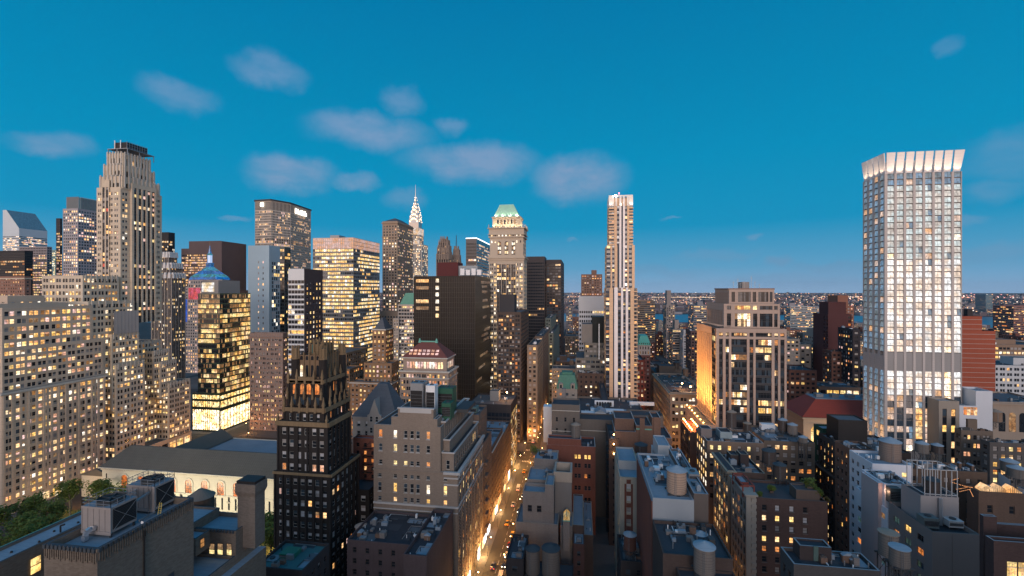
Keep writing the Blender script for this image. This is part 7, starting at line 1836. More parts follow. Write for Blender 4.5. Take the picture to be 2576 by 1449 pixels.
for k in range(14):
    for xx in (37.0, 39.5): mb.bar((xx, 160, 3+k*3.5), (xx, 196, 3+k*3.5), .06, STEELD)
mb.build('pole', t); mb = MB(); bn = wall('blue_netting', (.05, .08, .16), .3)
for k in range(5): mb.box(36.6, 36.7, 162+k*6, 166+k*6, 30+(k % 3)*4, 40+(k % 3)*3, bn)
mb.build('netting', t)
# bottom roofs with two tanks
b = Bld('loft_building', 'dark roofed building at the bottom edge carrying two pale coned tanks', 'building', DKB, roof=ROOFD, seed=18)
T = b.tier(X(1668, 112), 35, 112, 128, 0, Z(1402, 30, 112), par=.8); T2 = b.tier(X(1686, 122), X(1745, 122), 122, 129, 0, Z(1345, 22, 122), par=.5, mat=wall('grimy_render', (.16, .13, .12), .3)); roofstuff(b, T, 8); roofstuff(b, T2, 3, .5); b.tier(X(1720, 104), 35, 103, 111.95, 0, Z(1480, 35, 106), par=.5)
b.part('blue_door').box(X(1694, 121.9), X(1710, 121.9), 121.8, 121.98, Z(1415, 20, 122), Z(1388, 20, 122), plain('blue_paint', (.03, .10, .28), .5)); b.done(10)
tank(1745, 1791, 122, 1346, 1392, 'farther of two grey tanks with pale cones at the bottom, partly hidden', WOODG, TROOF, 2)
tank(1751, 1807, 106, 1375, 1452, 'nearer of two grey tanks with pale cones at the bottom', WOODG, TROOF, 2)
# central bottom roof
b = Bld('loft_building', 'dark plum brick building with black roof below the central taupe building', 'building', wall('plum_night_brick', (.085, .065, .07), .3, brick=.3), roof=roofmat('night_roof', (.03, .035, .045)), seed=19)
Y0 = 138; T = b.tier(X(873, Y0), X(1045, Y0), Y0, 158, 0, Z(1372, X(1045, Y0), Y0), W=style(bay=4.4, fl=3.6, pat=((.3, .6),), v=(.2, .7), lit=.14, tones=('white', 'yellow'), kind='sash', dark=('dark',)), par=1); roofstuff(b, T, 14, 1)
T = b.tier(X(1045, Y0)+.05, -44.5, Y0-10, 156, 0, Z(1362, -44, Y0-2), par=1.2); roofstuff(b, T, 7, 1.2); b.done(30)
tank(887, 918, 147, 1323, 1367, 'rosy tan water tank left of the central taupe building', wall('tank_rosy_cedar', (.33, .21, .165), .2), roofmat('tank_rosy_roof', (.34, .25, .20), .2), 2)
# bits at the foot of the dark gothic tower
b = simple('low teal roofed building cluttered with condensers below the dark gilded tower', 640, 760, 118, 775, 1436, DARK, None, depth=14, seed=6, roof=plain('teal_roof', (.05, .14, .14), .6)); b.done(10)
box_unit('air_conditioner', 'green cabinet on the low roof below the dark gilded tower', 'rooftop unit', X(702, 124), X(738, 124), 124, 128, b.T[4]-.8, Z(1404, -75, 124), plain('green_cabinet', (.02, .16, .11), .5), fan=False, legs=False)
box_unit('air_conditioner', 'row of grey condensers on the low roof left of the green cabinet', 'rooftop unit', X(662, 122), X(692, 122), 122, 125, b.T[4]-.8, Z(1420, -80, 122), STEEL, legs=False)
# ================================================================ right foreground
# red tiled library-like hall
b = Bld('hall', 'classical hall with a broad red tile roof and tall arched lit windows', 'hall', wall('hall_stone', (.42, .34, .26), .12), roof=roofmat('grey_deck', (.16, .17, .18)), seed=2)
xh0 = 134.0; Yh0 = xh0/kx(2021); Yh1 = xh0/kx(1978)
ze = Z(1047, xh0, Yh0)
b.tier(xh0, 190, Yh0, Yh1+6, 0, ze-.5, par=0); b.ringband((xh0, 190, Yh0, Yh1+6), ze-1.4, .8, 1.0); b.ringband((xh0, 190, Yh0, Yh1+6), ze-4.5, .4, .3)
mb = b.part('red_roof'); zr = Z(1003, xh0+12, Yh0+10)
mb.frustum((xh0-1, 191, Yh0-1, Yh1+7), (xh0+11, 191, Yh0+9, Yh1-1), ze-.3, zr, RTILE); mb = b.part('roof_deck'); mb.box(xh0+11, 190, Yh0+9.1, Yh1-1.1, zr+.01, zr+.5, ROOFB)
mb = b.part('roof_equipment')
for k in range(4): xx = xh0+13+k*9; mb.box(xx, xx+4, Yh0+12, Yh0+16, zr+.52, zr+2.6, STEEL)
for k in range(10):
    xx = X(2050+34*k, Yh0); m2 = b.multi('arched_window'); pane_mb(m2, xx-2.2, Yh0, ze-15.5, 4.4, 9.6, (1, 0), WM['yellow'], arch=True, out=.05, n=10)
    m3 = b.multi('window_grille')
    for q in range(1, 3): m3.box(xx-2.2+q*1.47-.08, xx-2.2+q*1.47+.08, Yh0-.16, Yh0-.06, ze-15.5, ze-6.6, WM['frame'])
    m3.box(xx-2.2, xx+2.2, Yh0-.17, Yh0-.061, ze-9.4, ze-9.1, WM['frame'])
r = b.done(0); area('facade_floodlight', (160, Yh0-14, ze-17), (R(90+8), 0, 0), 50, 2, 5200, (1, .62, .34), r)

# row behind the narrow street: upper roofs with tanks
b = Bld('office_building', 'brown brick building with a row of square lit windows below the pink granite tower', 'office building', wall('hazel_brick', (.19, .14, .11), .2, brick=.4), roof=ROOFD, seed=22, cope=wall('pale_coping', (.42, .41, .40), .1))
Y0 = 205; xa_, xb2 = X(1779, Y0), X(1922, Y0); zt = Z(1109, xa_, Y0); w_ = xb2-xa_
cl = [(X(d, Y0)-xa_, X(d+9, Y0)-xa_) for d in (1786, 1806, 1831, 1856, 1880, 1902)]
rws = [(Z(y+12, xa_, Y0), Z(y, xa_, Y0)) for y in (1240, 1213, 1187, 1160, 1140, 1119)]
facade_x(b, (xa_, Y0), (1, 0), w_, 0, zt, cl, rws, b.mat, lit=.2, tones=('yellow', 'warm'), dark=('dark', 'blind'), fr='frame', force={(0, 5): 'yellow', (1, 5): 'yellow', (2, 5): 'yellow', (3, 5): 'dark', (4, 5): 'yellow', (0, 4): 'warm'})
T = b.tier(xa_, xb2, Y0+.4, 224, 0, zt, N=style(bay=3.6, fl=4, pat=((.15, .85),), v=(.2, .85), lit=.8, tones=('yellow', 'white', 'warm'), kind='pane', rec=.3), par=1)
b.tier(X(1764, 212), X(1791, 212), 212, 218, zt-1, Z(1078, X(1764, 212), 212), mat=wall('brown_grey_render', (.20, .17, .16), .15), par=.3)
b.tier(X(1812, 212), X(1842, 212), 212, 219, zt-1, Z(1086, 60, 212), mat=wall('pale_blue_metal', (.26, .32, .34), .2), par=.3); roofstuff(b, T, 10, 1); b.done(60)
b = simple('long grey roofed building with a lit glass strip right of the hazel brick one', 1922, 2050, 222, 1915, 1108, wall('umber_loft', (.15, .115, .09), .2), sMid, seed=3, depth=24, eq=16, roof=roofmat('slate_deck', (.10, .115, .13)))
b.part('white_membrane').box(X(1908, 244), X(1942, 244), 240, 243, b.T[4]-.5, b.T[4]+2.4, wr); b.done(60)
tank(1832, 1856, 214, 1034, 1075, 'dark water tank with tan cone standing against the pink granite tower, left one', WOODD, TROOFB, 6)
tank(1873, 1894, 222, 1063, 1085, 'smaller dark tank with tan cone low against the pink granite tower', WOODD, TROOFB, 3)
tank(1962, 1985, 236, 1054, 1085, 'dark tank with silver cone at the right foot of the pink granite tower', WOODD, TROOF, 7)
tank(1986, 2011, 232, 1066, 1094, 'grey tank with silver cone right in front of the red tiled hall', WOODG, TROOF, 6)
tank(2014, 2036, 216, 1098, 1115, 'squat grey tank on dark legs below the red tiled hall', WOODG, TROOF, 8)
# middle: narrow facade and dark roofs with tanks
b = Bld('loft_building', 'narrow cream fronted loft seen edge on with a lit side along the narrow street', 'building', wall('sand_front', (.34, .28, .21), .15), roof=ROOFD, seed=23)
Y0 = 178; x_e = 54.0
T = b.tier(x_e+2.2, X(1925, Y0), Y0+.1, 196, 0, Z(1186, x_e, Y0), par=.9, mat=DKB); roofstuff(b, T, 10)
nst = style(bay=3.2, fl=3.7, pat=((.15, .85),), v=(.2, .85), lit=.5, tones=('warm', 'yellow', 'orange', 'dim'), kind='split', rec=.35, dark=('dark', 'frame'), top=2)
T = b.tier(x_e, x_e+2.15, Y0, 197, 0, Z(1183, x_e, Y0), N=nst, par=0); b.ringband(T, T[4]-1, .8, .7)
b.tier(X(1838, 188), X(1860, 188), 188, 193, T[4]-1.5, Z(1145, 60, 188), mat=wall('black_brown_panel', (.05, .04, .04), .2), par=.4); b.tier(X(1863, 186), X(1884, 186), 186, 191, T[4]-1.5, Z(1143, 62, 186), mat=wall('black_brown_panel', (.05, .04, .04), .2), par=.4)
b.done(60)
tank(1923, 1957, 188, 1131, 1170, 'dark water tank above the roof garden, farther one', WOODD, TROOFD, 3)
tank(1951, 1984, 172, 1167, 1206, 'dark water tank beside the roof garden, nearer one', WOODD, TROOFD, 4)
t = tank(1938, 1956, 190, 1129, 1150, 'small dark tank half hidden behind the roof garden tanks', WOODD, TROOFD, 5)
# brown brick with roof garden
b = Bld('apartment_building', 'dark plum brick building with orange lit sash windows and a planted roof garden', 'apartment building', wall('plum_red_brick', (.105, .068, .06), .25, brick=.55), roof=roofmat('garden_roof', (.07, .065, .07)), seed=24, cope=wall('worn_coping', (.15, .13, .12), .2))
x_e = 54.0; Y0 = x_e/kx(1880); Y1 = x_e/kx(1842); xb2 = X(2082, Y0); zt = Z(1251, x_e, Y0); w_ = xb2-x_e
cpx = (1917, 1950, 1986, 2020); ypx = (1267, 1293, 1318, 1345, 1370, 1396, 1421)
cl = [(X(d, Y0)-x_e, X(d+11.5, Y0)-x_e) for d in cpx]; rws = [(Z(y+14, x_e, Y0), Z(y, x_e, Y0)) for y in reversed(ypx)]
rws = [(-99, -98)]*0+rws
fo = {}
pat_ = {1267: ('dark', 'pale', 'pale', 'dark'), 1293: ('warm', 'yellow', 'yellow', 'pale'), 1318: ('dark', 'blind', 'pale', 'blind'), 1345: ('yellow', 'warm', 'warm', 'orange'), 1370: ('orange', 'orange', 'dark', 'dark'), 1396: ('dark', 'dark', 'dark', 'dark'), 1421: ('dark', 'blind', 'dark', 'dark')}
for j, y in enumerate(reversed(ypx)):
    for i in range(4): fo[(i, j)] = pat_[y][i]
b.wb.quad((x_e, Y0, -0.0), (xb2, Y0, 0), (xb2, Y0, rws[0][0]-1), (x_e, Y0, rws[0][0]-1), b.mat)
facade_x(b, (x_e, Y0), (1, 0), w_, rws[0][0]-1, zt, cl, rws, b.mat, fr='frame', force=fo, sill=wall('worn_coping', (.15, .13, .12), .2))
b.tier(x_e+2.6, xb2, Y0+.4, Y1, 0, zt, par=.8)
cf = wall('cream_corner', (.34, .31, .27), .15); b.tier(x_e-.4, x_e+2.6, Y0-.2, Y1, 0, zt+.6, mat=cf, N=style(bay=3, fl=3.7, pat=((.2, .8),), v=(.2, .85), lit=.45, tones=('dim', 'orange', 'warm'), kind='sash', rec=.4, top=2.4), par=0)
b.band((x_e-.4, x_e+2.6, Y0-.2, Y1), zt+.61, .5, .5, cf); mb = b.part('corner_quoin')  # separate quoin blocks up the corner
for k in range(22): zz_ = zt-1.2-k*2.1; mb.box(x_e+1.2, x_e+2.7, Y0-.42, Y0-.21, max(0, zz_), max(.1, zz_+1.1), cf)
mb = b.part('red_roof_frame'); rx0, rx1 = X(1866, Y0+3), X(1894, Y0+3); rm = plain('red_painted_frame', (.22, .05, .035), .6)
for (p, q_) in (((rx0, Y0+2), (rx1, Y0+2)), ((rx1, Y0+2), (rx1, Y0+12)), ((rx1, Y0+12), (rx0, Y0+12)), ((rx0, Y0+12), (rx0, Y0+2))): mb.bar((*p, zt+3), (*q_, zt+3), .2, rm)
for p in ((rx0, Y0+2), (rx1, Y0+2), (rx1, Y0+12), (rx0, Y0+12)): mb.bar((*p, zt-.8), (*p, zt+3), .18, rm)
b.tier(rx0+.4, rx1-.4, Y0+5.5, Y0+11.5, zt-.7, zt+2.7, par=.3, mat=rm, roof=ROOFB)
b.tier(X(2003, Y0+2), X(2062, Y0+2), Y0+2, Y0+7, zt-.7, Z(1231, X(2003, Y0), Y0+2), par=.3, mat=wall('planter_wood', (.12, .09, .075), .2))
b.done(100)
# leaf clumps for plants and trees
def leafmat(name, c1, c2):
    if name in MATS: return MATS[name]
    m, bb_, n = principled(name, c1, .7, spec=.2); g = n.n('ShaderNodeNewGeometry').outputs['Position']
    c = n.mix(n.smooth(n.noise(g, .9, 3.0), .35, .65), (*c1, 1), (*c2, 1)); m.node_tree.links.new(c, bb_.inputs['Base Color'])
    bb_.inputs['Subsurface Weight'].default_value = 0; MATS[name] = m; return m
LEAF = leafmat('leaf_green', (.085, .125, .025), (.145, .18, .035)); LEAF2 = leafmat('leaf_rust', (.10, .055, .02), (.07, .08, .02)); BARK = plain('bark', (.05, .04, .03), .9)
def crown_mesh(name, seed, rx, ry, rz, n, size, mat, clumps=14):
    rg = random.Random(seed); mb = MB(); k = mb.mi(mat); cl = []
    for c in range(clumps):
        u = rg.uniform(-1, 1); a = rg.uniform(0, 2*pi); rr = rg.uniform(.35, .85); s_ = math.sqrt(max(0, 1-u*u))
        cl.append((rx*rr*s_*cos(a), ry*rr*s_*sin(a), rz*rr*u, rg.uniform(.28, .5)))
    for q in range(n):
        cx, cy, cz, cr = cl[q % clumps]; u = rg.uniform(-1, 1); a = rg.uniform(0, 2*pi); s_ = math.sqrt(1-u*u); rr = cr*rg.uniform(.55, 1.08)
        px_, py_, pz_ = cx+rx*rr*s_*cos(a), cy+ry*rr*s_*sin(a), cz+rz*rr*u
        sz = size*rg.uniform(.6, 1.3); a1 = rg.uniform(0, 2*pi); t1 = rg.uniform(-.7, .7)
        e1 = (cos(a1)*sz, sin(a1)*sz, t1*sz*.6); e2 = (-sin(a1)*sz*.8, cos(a1)*sz*.8, rg.uniform(-.8, .8)*sz)
        i = len(mb.v); mb.v += [(px_-e1[0], py_-e1[1], pz_-e1[2]), (px_+e2[0], py_+e2[1], pz_+e2[2]), (px_+e1[0], py_+e1[1], pz_+e1[2]), (px_-e2[0], py_-e2[1], pz_-e2[2])]; mb.f.append((i, i+1, i+2, i+3)); mb.m.append(k)
    return mb.mesh(name)
TREES = []
for sd in range(4):
    cm = crown_mesh('crown', sd+3, 5.6, 5.6, 4.6, 2600, .34, LEAF, 26)
    rg = random.Random(sd); mb = MB(); mb.cyl(0, 0, 0, 7.5, .38, .22, BARK, 8); tr = mb.mesh('trunk'); mb = MB()
    for q in range(6): a = q*pi/3+rg.random(); mb.bar((0, 0, 5+q*.4), (2.8*cos(a), 2.8*sin(a), 9.5+rg.random()), .12, BARK)
    TREES.append((cm, tr, mb.mesh('limb')))
def tree(x, y, z, label, s=1.0, k=0, group='plane trees in the park'):
    cm, tr, lm = TREES[k % 4]; t = thing('plane_tree', label, 'tree', (x, y, z), group); t.rotation_euler = (0, 0, k*1.3); t.scale = (s, s, s)
    for nme, me, zz in (('crown', cm, 11.2), ('trunk', tr, 0), ('limb', lm, 0)):
        o = bpy.data.objects.new(nme, me); C.objects.link(o); o.parent = t; o.location = (0, 0, zz)
    return t
def shrub(xd, Y, yd, r, label, mat=LEAF, sd=1, name='shrub'):
    xx = X(xd, Y); zz = Z(yd, xx, Y); t = thing(name, label, 'plant', (xx, Y, zz-r))
    o = bpy.data.objects.new('foliage', crown_mesh('foliage', sd, r, r, r*.8, 700, .2, mat, 12)); C.objects.link(o); o.parent = t; o.location = (0, 0, r)
    mb = MB(); mb.frustum((-r*.35, r*.35, -r*.35, r*.35), (-r*.45, r*.45, -r*.45, r*.45), 0, r*.45, wall('planter_wood', (.12, .09, .075), .2)); o = mb.build('planter', None, (0, 0, 0)); o.parent = t
shrub(2036, Y0+5, 1212, 2.3, 'leafy green shrub on the plum brick roof garden, tallest', LEAF, 1)
shrub(2057, Y0+3, 1238, 1.7, 'bushy shrub spilling over the corner of the roof garden', LEAF, 2)
shrub(1940, Y0+6, 1228, 1.4, 'low hedge plant at the middle of the plum brick roof garden', LEAF, 3)
shrub(1912, Y0+1.5, 1243, 1.1, 'small potted plant at the front edge of the roof garden', LEAF, 4)
shrub(2080, Y0+1, 1256, 1.0, 'rust coloured potted plant at the right end of the roof garden', LEAF2, 5)
shrub(1345, 205, 1128, 2.6, 'small green street tree glowing beside the bright street', LEAF, 6, 'street_tree')

# long dark building receding
b = Bld('loft_building', 'long dark brick building with curved cornices and scattered lit windows, right of the roof garden', 'building', wall('coal_brick', (.075, .06, .055), .25, brick=.3), roof=roofmat('slate_deck', (.10, .115, .13)), seed=25)
x_e = 112.0
def ze_(xd, yd): return Z(yd, x_e, x_e/kx(xd))
sn2 = style(bay=3.4, fl=3.7, pat=((.22, .62),), v=(.2, .78), lit=.34, tones=('warm', 'yellow', 'orange'), kind='sash', rec=.4, dark=('dark', 'dark', 'blue'), top=1.5, run=.3)
ya2, yb3 = x_e/kx(2172), x_e/kx(2048)
T = b.tier(x_e, x_e+26, ya2, yb3, 0, ze_(2060, 1170), N=sn2, W=None, par=.8); b.ringband(T, T[4]-.8, .7, 1.0)
T = b.tier(x_e+1.5, x_e+26, ya2+14, yb3-1, T[4]-.8, ze_(2075, 1103), N=sn2, W=style(bay=8, fl=8, pat=((.3, .6),), v=(.2, .6), lit=0, dark=('dark',)), par=.8); roofstuff(b, T, 18, .8)
T = b.tier(X(2109, 226), X(2182, 226), 226, 236, T[4]-.8, Z(1056, X(2109, 226), 226), par=.5, mat=BLK); b.done(80)
b = simple('green walled roof house beside the long dark building', 2068, 2106, 240, 2060, 1078, wall('dark_green_paint', (.02, .07, .05), .2), style(bay=5, fl=5, pat=((.3, .7),), v=(.3, .8), lit=.7, tones=('yellow',), kind='cross', rec=.2, top=1), z0=30, seed=4, depth=8, eq=0, roof=ROOFB); b.done(10)
b = simple('russet brick tower shaft in front of the flared crown hotel', 2136, 2200, 196, 2130, 1128, wall('russet_brick', (.17, .105, .08), .25, brick=.5), None, seed=4, depth=10, eq=4); b.done(10)
# white building
b = Bld('office_building', 'white painted building with ribbons of green glass windows stepping down a side street', 'office building', wall('white_painted', (.62, .65, .70), .07), roof=ROOFB, seed=26)
x_e = 95.0; y0w, y1w = x_e/kx(2233), x_e/kx(2152)
def zw_(xd, yd): return Z(yd, x_e, x_e/kx(xd))
swh = style(bay=2.0, fl=3.5, pat=((.04, .96),), v=(.35, .82), lit=.3, tones=('orange', 'warm', 'dim'), kind='split', rec=.2, dark=('blue', 'green', 'dark'), run=.6, mg=1.2, top=1.5, skip=lambda i, j, n, nf: (i+j*2) % 7 in (0, 3) or (j % 3 == 1 and i > n*.6))
T = b.tier(x_e, x_e+10, y0w, y1w, 0, zw_(2175, 1240), N=swh, par=.6)
x_t2 = X(2212, y0w+4); T = b.tier(x_e+.3, x_e+9, y0w+2, y1w-3, T[4]-.6, zw_(2190, 1196), par=.5); roofstuff(b, T, 5, .5)
T2 = b.tier(X(2210, y0w+3), X(2280, y0w+3), y0w+3.1, y0w+12, 20, Z(1214, X(2210, y0w), y0w+3), par=.5, mat=wall('pink_white_render', (.42, .36, .36), .08)); roofstuff(b, T2, 3, .5)
b.wins.append((X(2250, y0w+3), y0w+3.05, Z(1256, 95, y0w+3), 1, 0, 2.2, 3.6, 'pair', ('warm', 'blue'), 'frame')); b.done(100)
point('stair_lamp', (X(2236, y0w)-.2, y0w+1, Z(1240, 95, y0w)), 160, (1, .5, .3), .3)
b = simple('white roof block carrying the big round water tank by the flared crown hotel', 2195, 2296, 178, 2150, 1166, wall('white_block', (.62, .65, .70), .08), None, seed=4, depth=14, z0=10, eq=4, roof=ROOFB); b.done(10)
tank(2228, 2281, 182, 1106, 1167, 'large silver coned water tank on the white roof block', wall('tank_ash_cedar', (.24, .185, .155), .25), TROOF, .9)
tank(2313, 2345, 205, 1113, 1142, 'dark banded tank on lattice legs in front of the flared crown hotel, left one', WOODG, TROOF, 7)
tank(2353, 2381, 210, 1118, 1142, 'smaller banded tank on lattice legs in front of the flared crown hotel', WOODD, TROOF, 7)
b = simple('dark flat roofed brick building behind the framed water tank', 2280, 2484, 188, 2240, 1178, wall('coffee_brick', (.12, .085, .065), .2, brick=.4), None, seed=4, eq=14, roof=roofmat('night_roof', (.03, .035, .045))); b.done(10)
b = Bld('hotel', 'grey brown hotel block with blank wing, rooftop machinery and a framed water tank', 'hotel', wall('mushroom_render', (.22, .195, .185), .08), roof=roofmat('night_roof', (.03, .035, .045)), seed=27)
Y0 = 140; x_e = X(2345, Y0); y1h = x_e/kx(2236)
snh = style(bay=4.6, fl=3.9, pat=((.14, .66),), v=(.22, .70), lit=.22, tones=('yellow', 'warm', 'orange'), kind='pair', rec=.3, dark=('green', 'dark', 'blue'), top=2.0, mg=1.5, run=.1)
zt = Z(1337, x_e, Y0); T = b.tier(x_e, X(2466, Y0), Y0, y1h, 0, zt, N=snh, par=1.2, cope=wall('worn_coping', (.15, .13, .12), .2))
b.part('parapet_strip').box(x_e+(X(2466, Y0)-x_e)*.42, x_e+(X(2466, Y0)-x_e)*.425, Y0-.04, Y0-.01, 0, zt-.4, wall('worn_coping', (.15, .13, .12), .2))
T2 = b.tier(X(2316, Y0+7), X(2412, Y0+7), Y0+7, Y0+15, zt-1.2, Z(1246, X(2316, Y0+7), Y0+7), par=.4, mat=wall('ash_render', (.31, .29, .29), .06)); 
mb = b.part('duct'); xx = X(2366, Y0+6.5); mb.cyl(xx, Y0+6.4, zt-1, T2[4]-.3, .45, .45, MATS['silver_duct'], 12); b.done(80)
box_unit('air_conditioner', 'long grey green cooling unit on the hotel roof edge', 'rooftop unit', X(2325, Y0+3), X(2363, Y0+3), Y0+3, Y0+6, zt-1.1, Z(1304, x_e, Y0+3), plain('grey_green_unit', (.12, .15, .15), .6))
box_unit('air_conditioner', 'slanted white machine on the hotel roof', 'rooftop unit', X(2388, Y0+4), X(2425, Y0+4), Y0+4, Y0+6.8, zt-.9, Z(1310, 100, Y0+4), plain('offwhite_unit', (.42, .42, .42), .6))
box_unit('air_conditioner', 'dark cooling unit at the far edge of the hotel roof', 'rooftop unit', x_e+.6, x_e+3.6, Y0+18, Y0+24, zt-1.1, zt+4, plain('dark_unit', (.07, .09, .09), .6))
t = tank(2338, 2378, Y0+9, 1170+35, 1270, 'dark tank enclosed by a white steel frame on the hotel roof', WOODD, TROOFD, 1)
t = thing('steel_frame', 'white open steel frame around the dark tank on the hotel roof', 'steel frame', (X(2360, Y0+9), Y0+10, T2[4])); mb = MB(); fx0, fx1 = X(2326, Y0+7.3), X(2408, Y0+7.3); wm = plain('white_steel', (.45, .45, .45), .5)
for k in range(7):
    xx = fx0+(fx1-fx0)*k/6
    for yy in (Y0+7.3, Y0+14.5): mb.bar((xx, yy, T2[4]-.3), (xx, yy, T2[4]+7.5), .09, wm)
for zz_ in (.4, 7.5):
    for yy in (Y0+7.3, Y0+14.5): mb.bar((fx0, yy, T2[4]+zz_), (fx1, yy, T2[4]+zz_), .09, wm)
    for xx in (fx0, fx1): mb.bar((xx, Y0+7.3, T2[4]+zz_), (xx, Y0+14.5, T2[4]+zz_), .09, wm)
mb.build('frame', t)
# right side with lit sheds
b = Bld('loft_building', 'brown brick building with small lit windows and glowing glass sheds on its roof', 'building', wall('chestnut_brick', (.125, .085, .065), .2, brick=.45), roof=roofmat('slate_deck', (.10, .115, .13)), seed=28)
Y0 = 176; T = b.pt(2462, 2640, Y0, 2432, 1236, z0=0, W=style(bay=5.6, fl=5.4, pat=((.3, .55),), v=(.3, .75), lit=.6, tones=('yellow', 'orange', 'white'), kind='sash', rec=.3, dark=('dark',), top=3), par=.8); roofstuff(b, T, 8); b.done(60)
gsh = glow('greenhouse_amber', (1, .52, .18), 1.2, .5, .25)
for k, (xd, lab) in enumerate(((2466, 'glowing amber glass shed nearest the lit terrace on the brown brick roof'), (2498, 'middle glowing glass shed on the brown brick roof'), (2530, 'right glowing glass shed on the brown brick roof'))):
    x0q = X(xd, 177.5); zq = T[4]-.3; t = thing('glass_shed', lab, 'glass shed', (x0q+2, 178, zq), 'glowing glass sheds'); mb = MB(); mb.prism([(x0q, zq), (x0q+4.4, zq), (x0q+4.4, zq+.3), (x0q+1.6, zq+2.2), (x0q, zq+.6)], 'y', 177, 179.6, gsh); mb.build('glass', t)
    mb = MB()
    for q_ in range(6): mb.bar((x0q+1.0+q_*.6, 176.97, zq), (x0q+1.0+q_*.6, 176.97, zq+2.0-abs(q_-1)*.34), .04, STEELD)
    mb.build('glazing_bar', t)
t = thing('light_string', 'zigzag strings of orange bulbs over a roof terrace beside the framed tank', 'string lights', (X(2420, 168), 168, 50)); bs = glow('bulb_string', (1, .40, .14), 3, 0)
for (p, q_) in (((2393, 1208, 166), (2410, 1203, 170)), ((2393, 1212, 166), (2425, 1222, 168)), ((2406, 1230, 165), (2432, 1226, 170)), ((2415, 1236, 164), (2440, 1230, 168)), ((2440, 1232, 164), (2448, 1248, 163)), ((2425, 1222, 168), (2446, 1226, 170))):
    mb = MB(); A = (X(p[0], p[2]), p[2], Z(p[1], X(p[0], p[2]), p[2])); B = (X(q_[0], q_[2]), q_[2], Z(q_[1], X(q_[0], q_[2]), q_[2]))
    mb.bar(A, B, .03, BLK)
    for k in range(9): f = k/8; c = [A[i]+(B[i]-A[i])*f for i in range(3)]; mb.cyl(c[0], c[1], c[2]-.12, c[2], .06, .06, bs, 6)
    mb.build('bulb_strand', t)
point('terrace_glow', (X(2432, 166), 165, 50.5), 500, (1, .45, .18), .5, t)
t = thing('screen_sail', 'pale stretched fabric screen standing on a roof at the right edge', 'screen', (X(2540, 190), 190, 52)); mb = MB()
def pp(xd, yd, Y): xx = X(xd, Y); return (xx, Y, Z(yd, xx, Y))
mb.quad(pp(2510, 1226, 190), pp(2543, 1242, 184), pp(2543, 1209, 184), pp(2510, 1186, 190), wall('pale_fabric', (.50, .47, .48), .05)); mb.build('fabric', t)
mb = MB(); a = pp(2510, 1186, 190); mb.bar((a[0], a[1], a[2]+.2), (a[0], a[1], 48), .07, STEELD); a = pp(2543, 1209, 184); mb.bar((a[0], a[1], a[2]+.2), (a[0], a[1], 48), .07, STEELD); mb.build('post', t)
tank(2535, 2575, 215, 1158, 1192, 'pale coned tank at the right edge near the fabric screen', WOODG, TROOF, 4)
tank(2553, 2594, 204, 1175, 1206, 'tank cut off by the right edge near the fabric screen', WOODG, TROOF, 4)
b = simple('dark loft with rows of windows at the right edge behind the coned tanks', 2490, 2640, 232, 2466, 1112, wall('smoke_brick', (.11, .10, .095), .2, brick=.3), sMid, seed=4, eq=8); b.done(60)
b = simple('brown grey loft with white roof edge below the hotel with the flared crown', 2418, 2498, 250, 2401, 1082, wall('fawn_brick', (.16, .125, .10), .2, brick=.3), style(bay=3.8, fl=4, pat=((.12, .46), (.52, .86)), v=(.2, .75), lit=.22, tones=('peach', 'white', 'warm'), kind='sash', rec=.3, dark=('dark', 'blind')), seed=4, eq=8, bulk=[(.3, .6, .4, .7, 5)]); b.done(80)
tank(2466, 2498, 268, 1033, 1062, 'brown water tank before the arched stone building, left one', WOOD, TROOFB, 4); tank(2499, 2531, 272, 1032, 1062, 'brown water tank with tan cone before the arched stone building, right one', WOOD, TROOFB, 4)
b = Bld('office_building', 'modern beige building with vertical glass slots beside the flared crown hotel', 'office building', wall('beige_slot', (.30, .26, .22), .1), seed=29, roof=ROOFB)
T = b.pt(2362, 2413, 262, 2356, 1008, z0=0, depth=8, W=style(bay=3.6, fl=4, pat=((.25, .75),), v=(.1, .9), lit=.45, tones=('warm', 'yellow', 'orange'), kind='pane', rec=.4, sp=SPANB, dark=('dark', 'blue'), top=4)); b.done(60)
b = Bld('office_building', 'white walled modern block with a lit roof loggia right of the flared crown hotel', 'office building', wall('white_modern', (.56, .58, .62), .06), seed=30, roof=ROOFB)
T = b.pt(2413.5, 2464, 262, 2405, 1020, z0=0, depth=12); T3 = b.pt(2455, 2497, 263, 2450, 983, z0=0, depth=10)
b.wins.append((X(2424, 262), 261.95, Z(1043, 190, 262), 1, 0, X(2458, 262)-X(2424, 262), 4.0, 'grid', ('orange', 'warm'), 'wframe')); b.done(20)
b = Bld('office_building', 'arched cream stone building at the right edge', 'office building', wall('biscuit_stone', (.32, .26, .21), .15), seed=9, roof=roofmat('slate_deck', (.10, .115, .13)))
T = b.pt(2498, 2660, 300, 2490, 1010, z0=0, depth=30); b.ringband(T, T[4]-1.5, 1, 1); 
for k in range(4): m2 = b.multi('arched_window'); pane_mb(m2, X(2512+k*26, 300), 300, T[4]-17, 3.4, 11, (1, 0), WM['dark'] if k != 1 else WM['dim'], arch=True, out=.05)
roofstuff(b, T, 8); b.done(10)
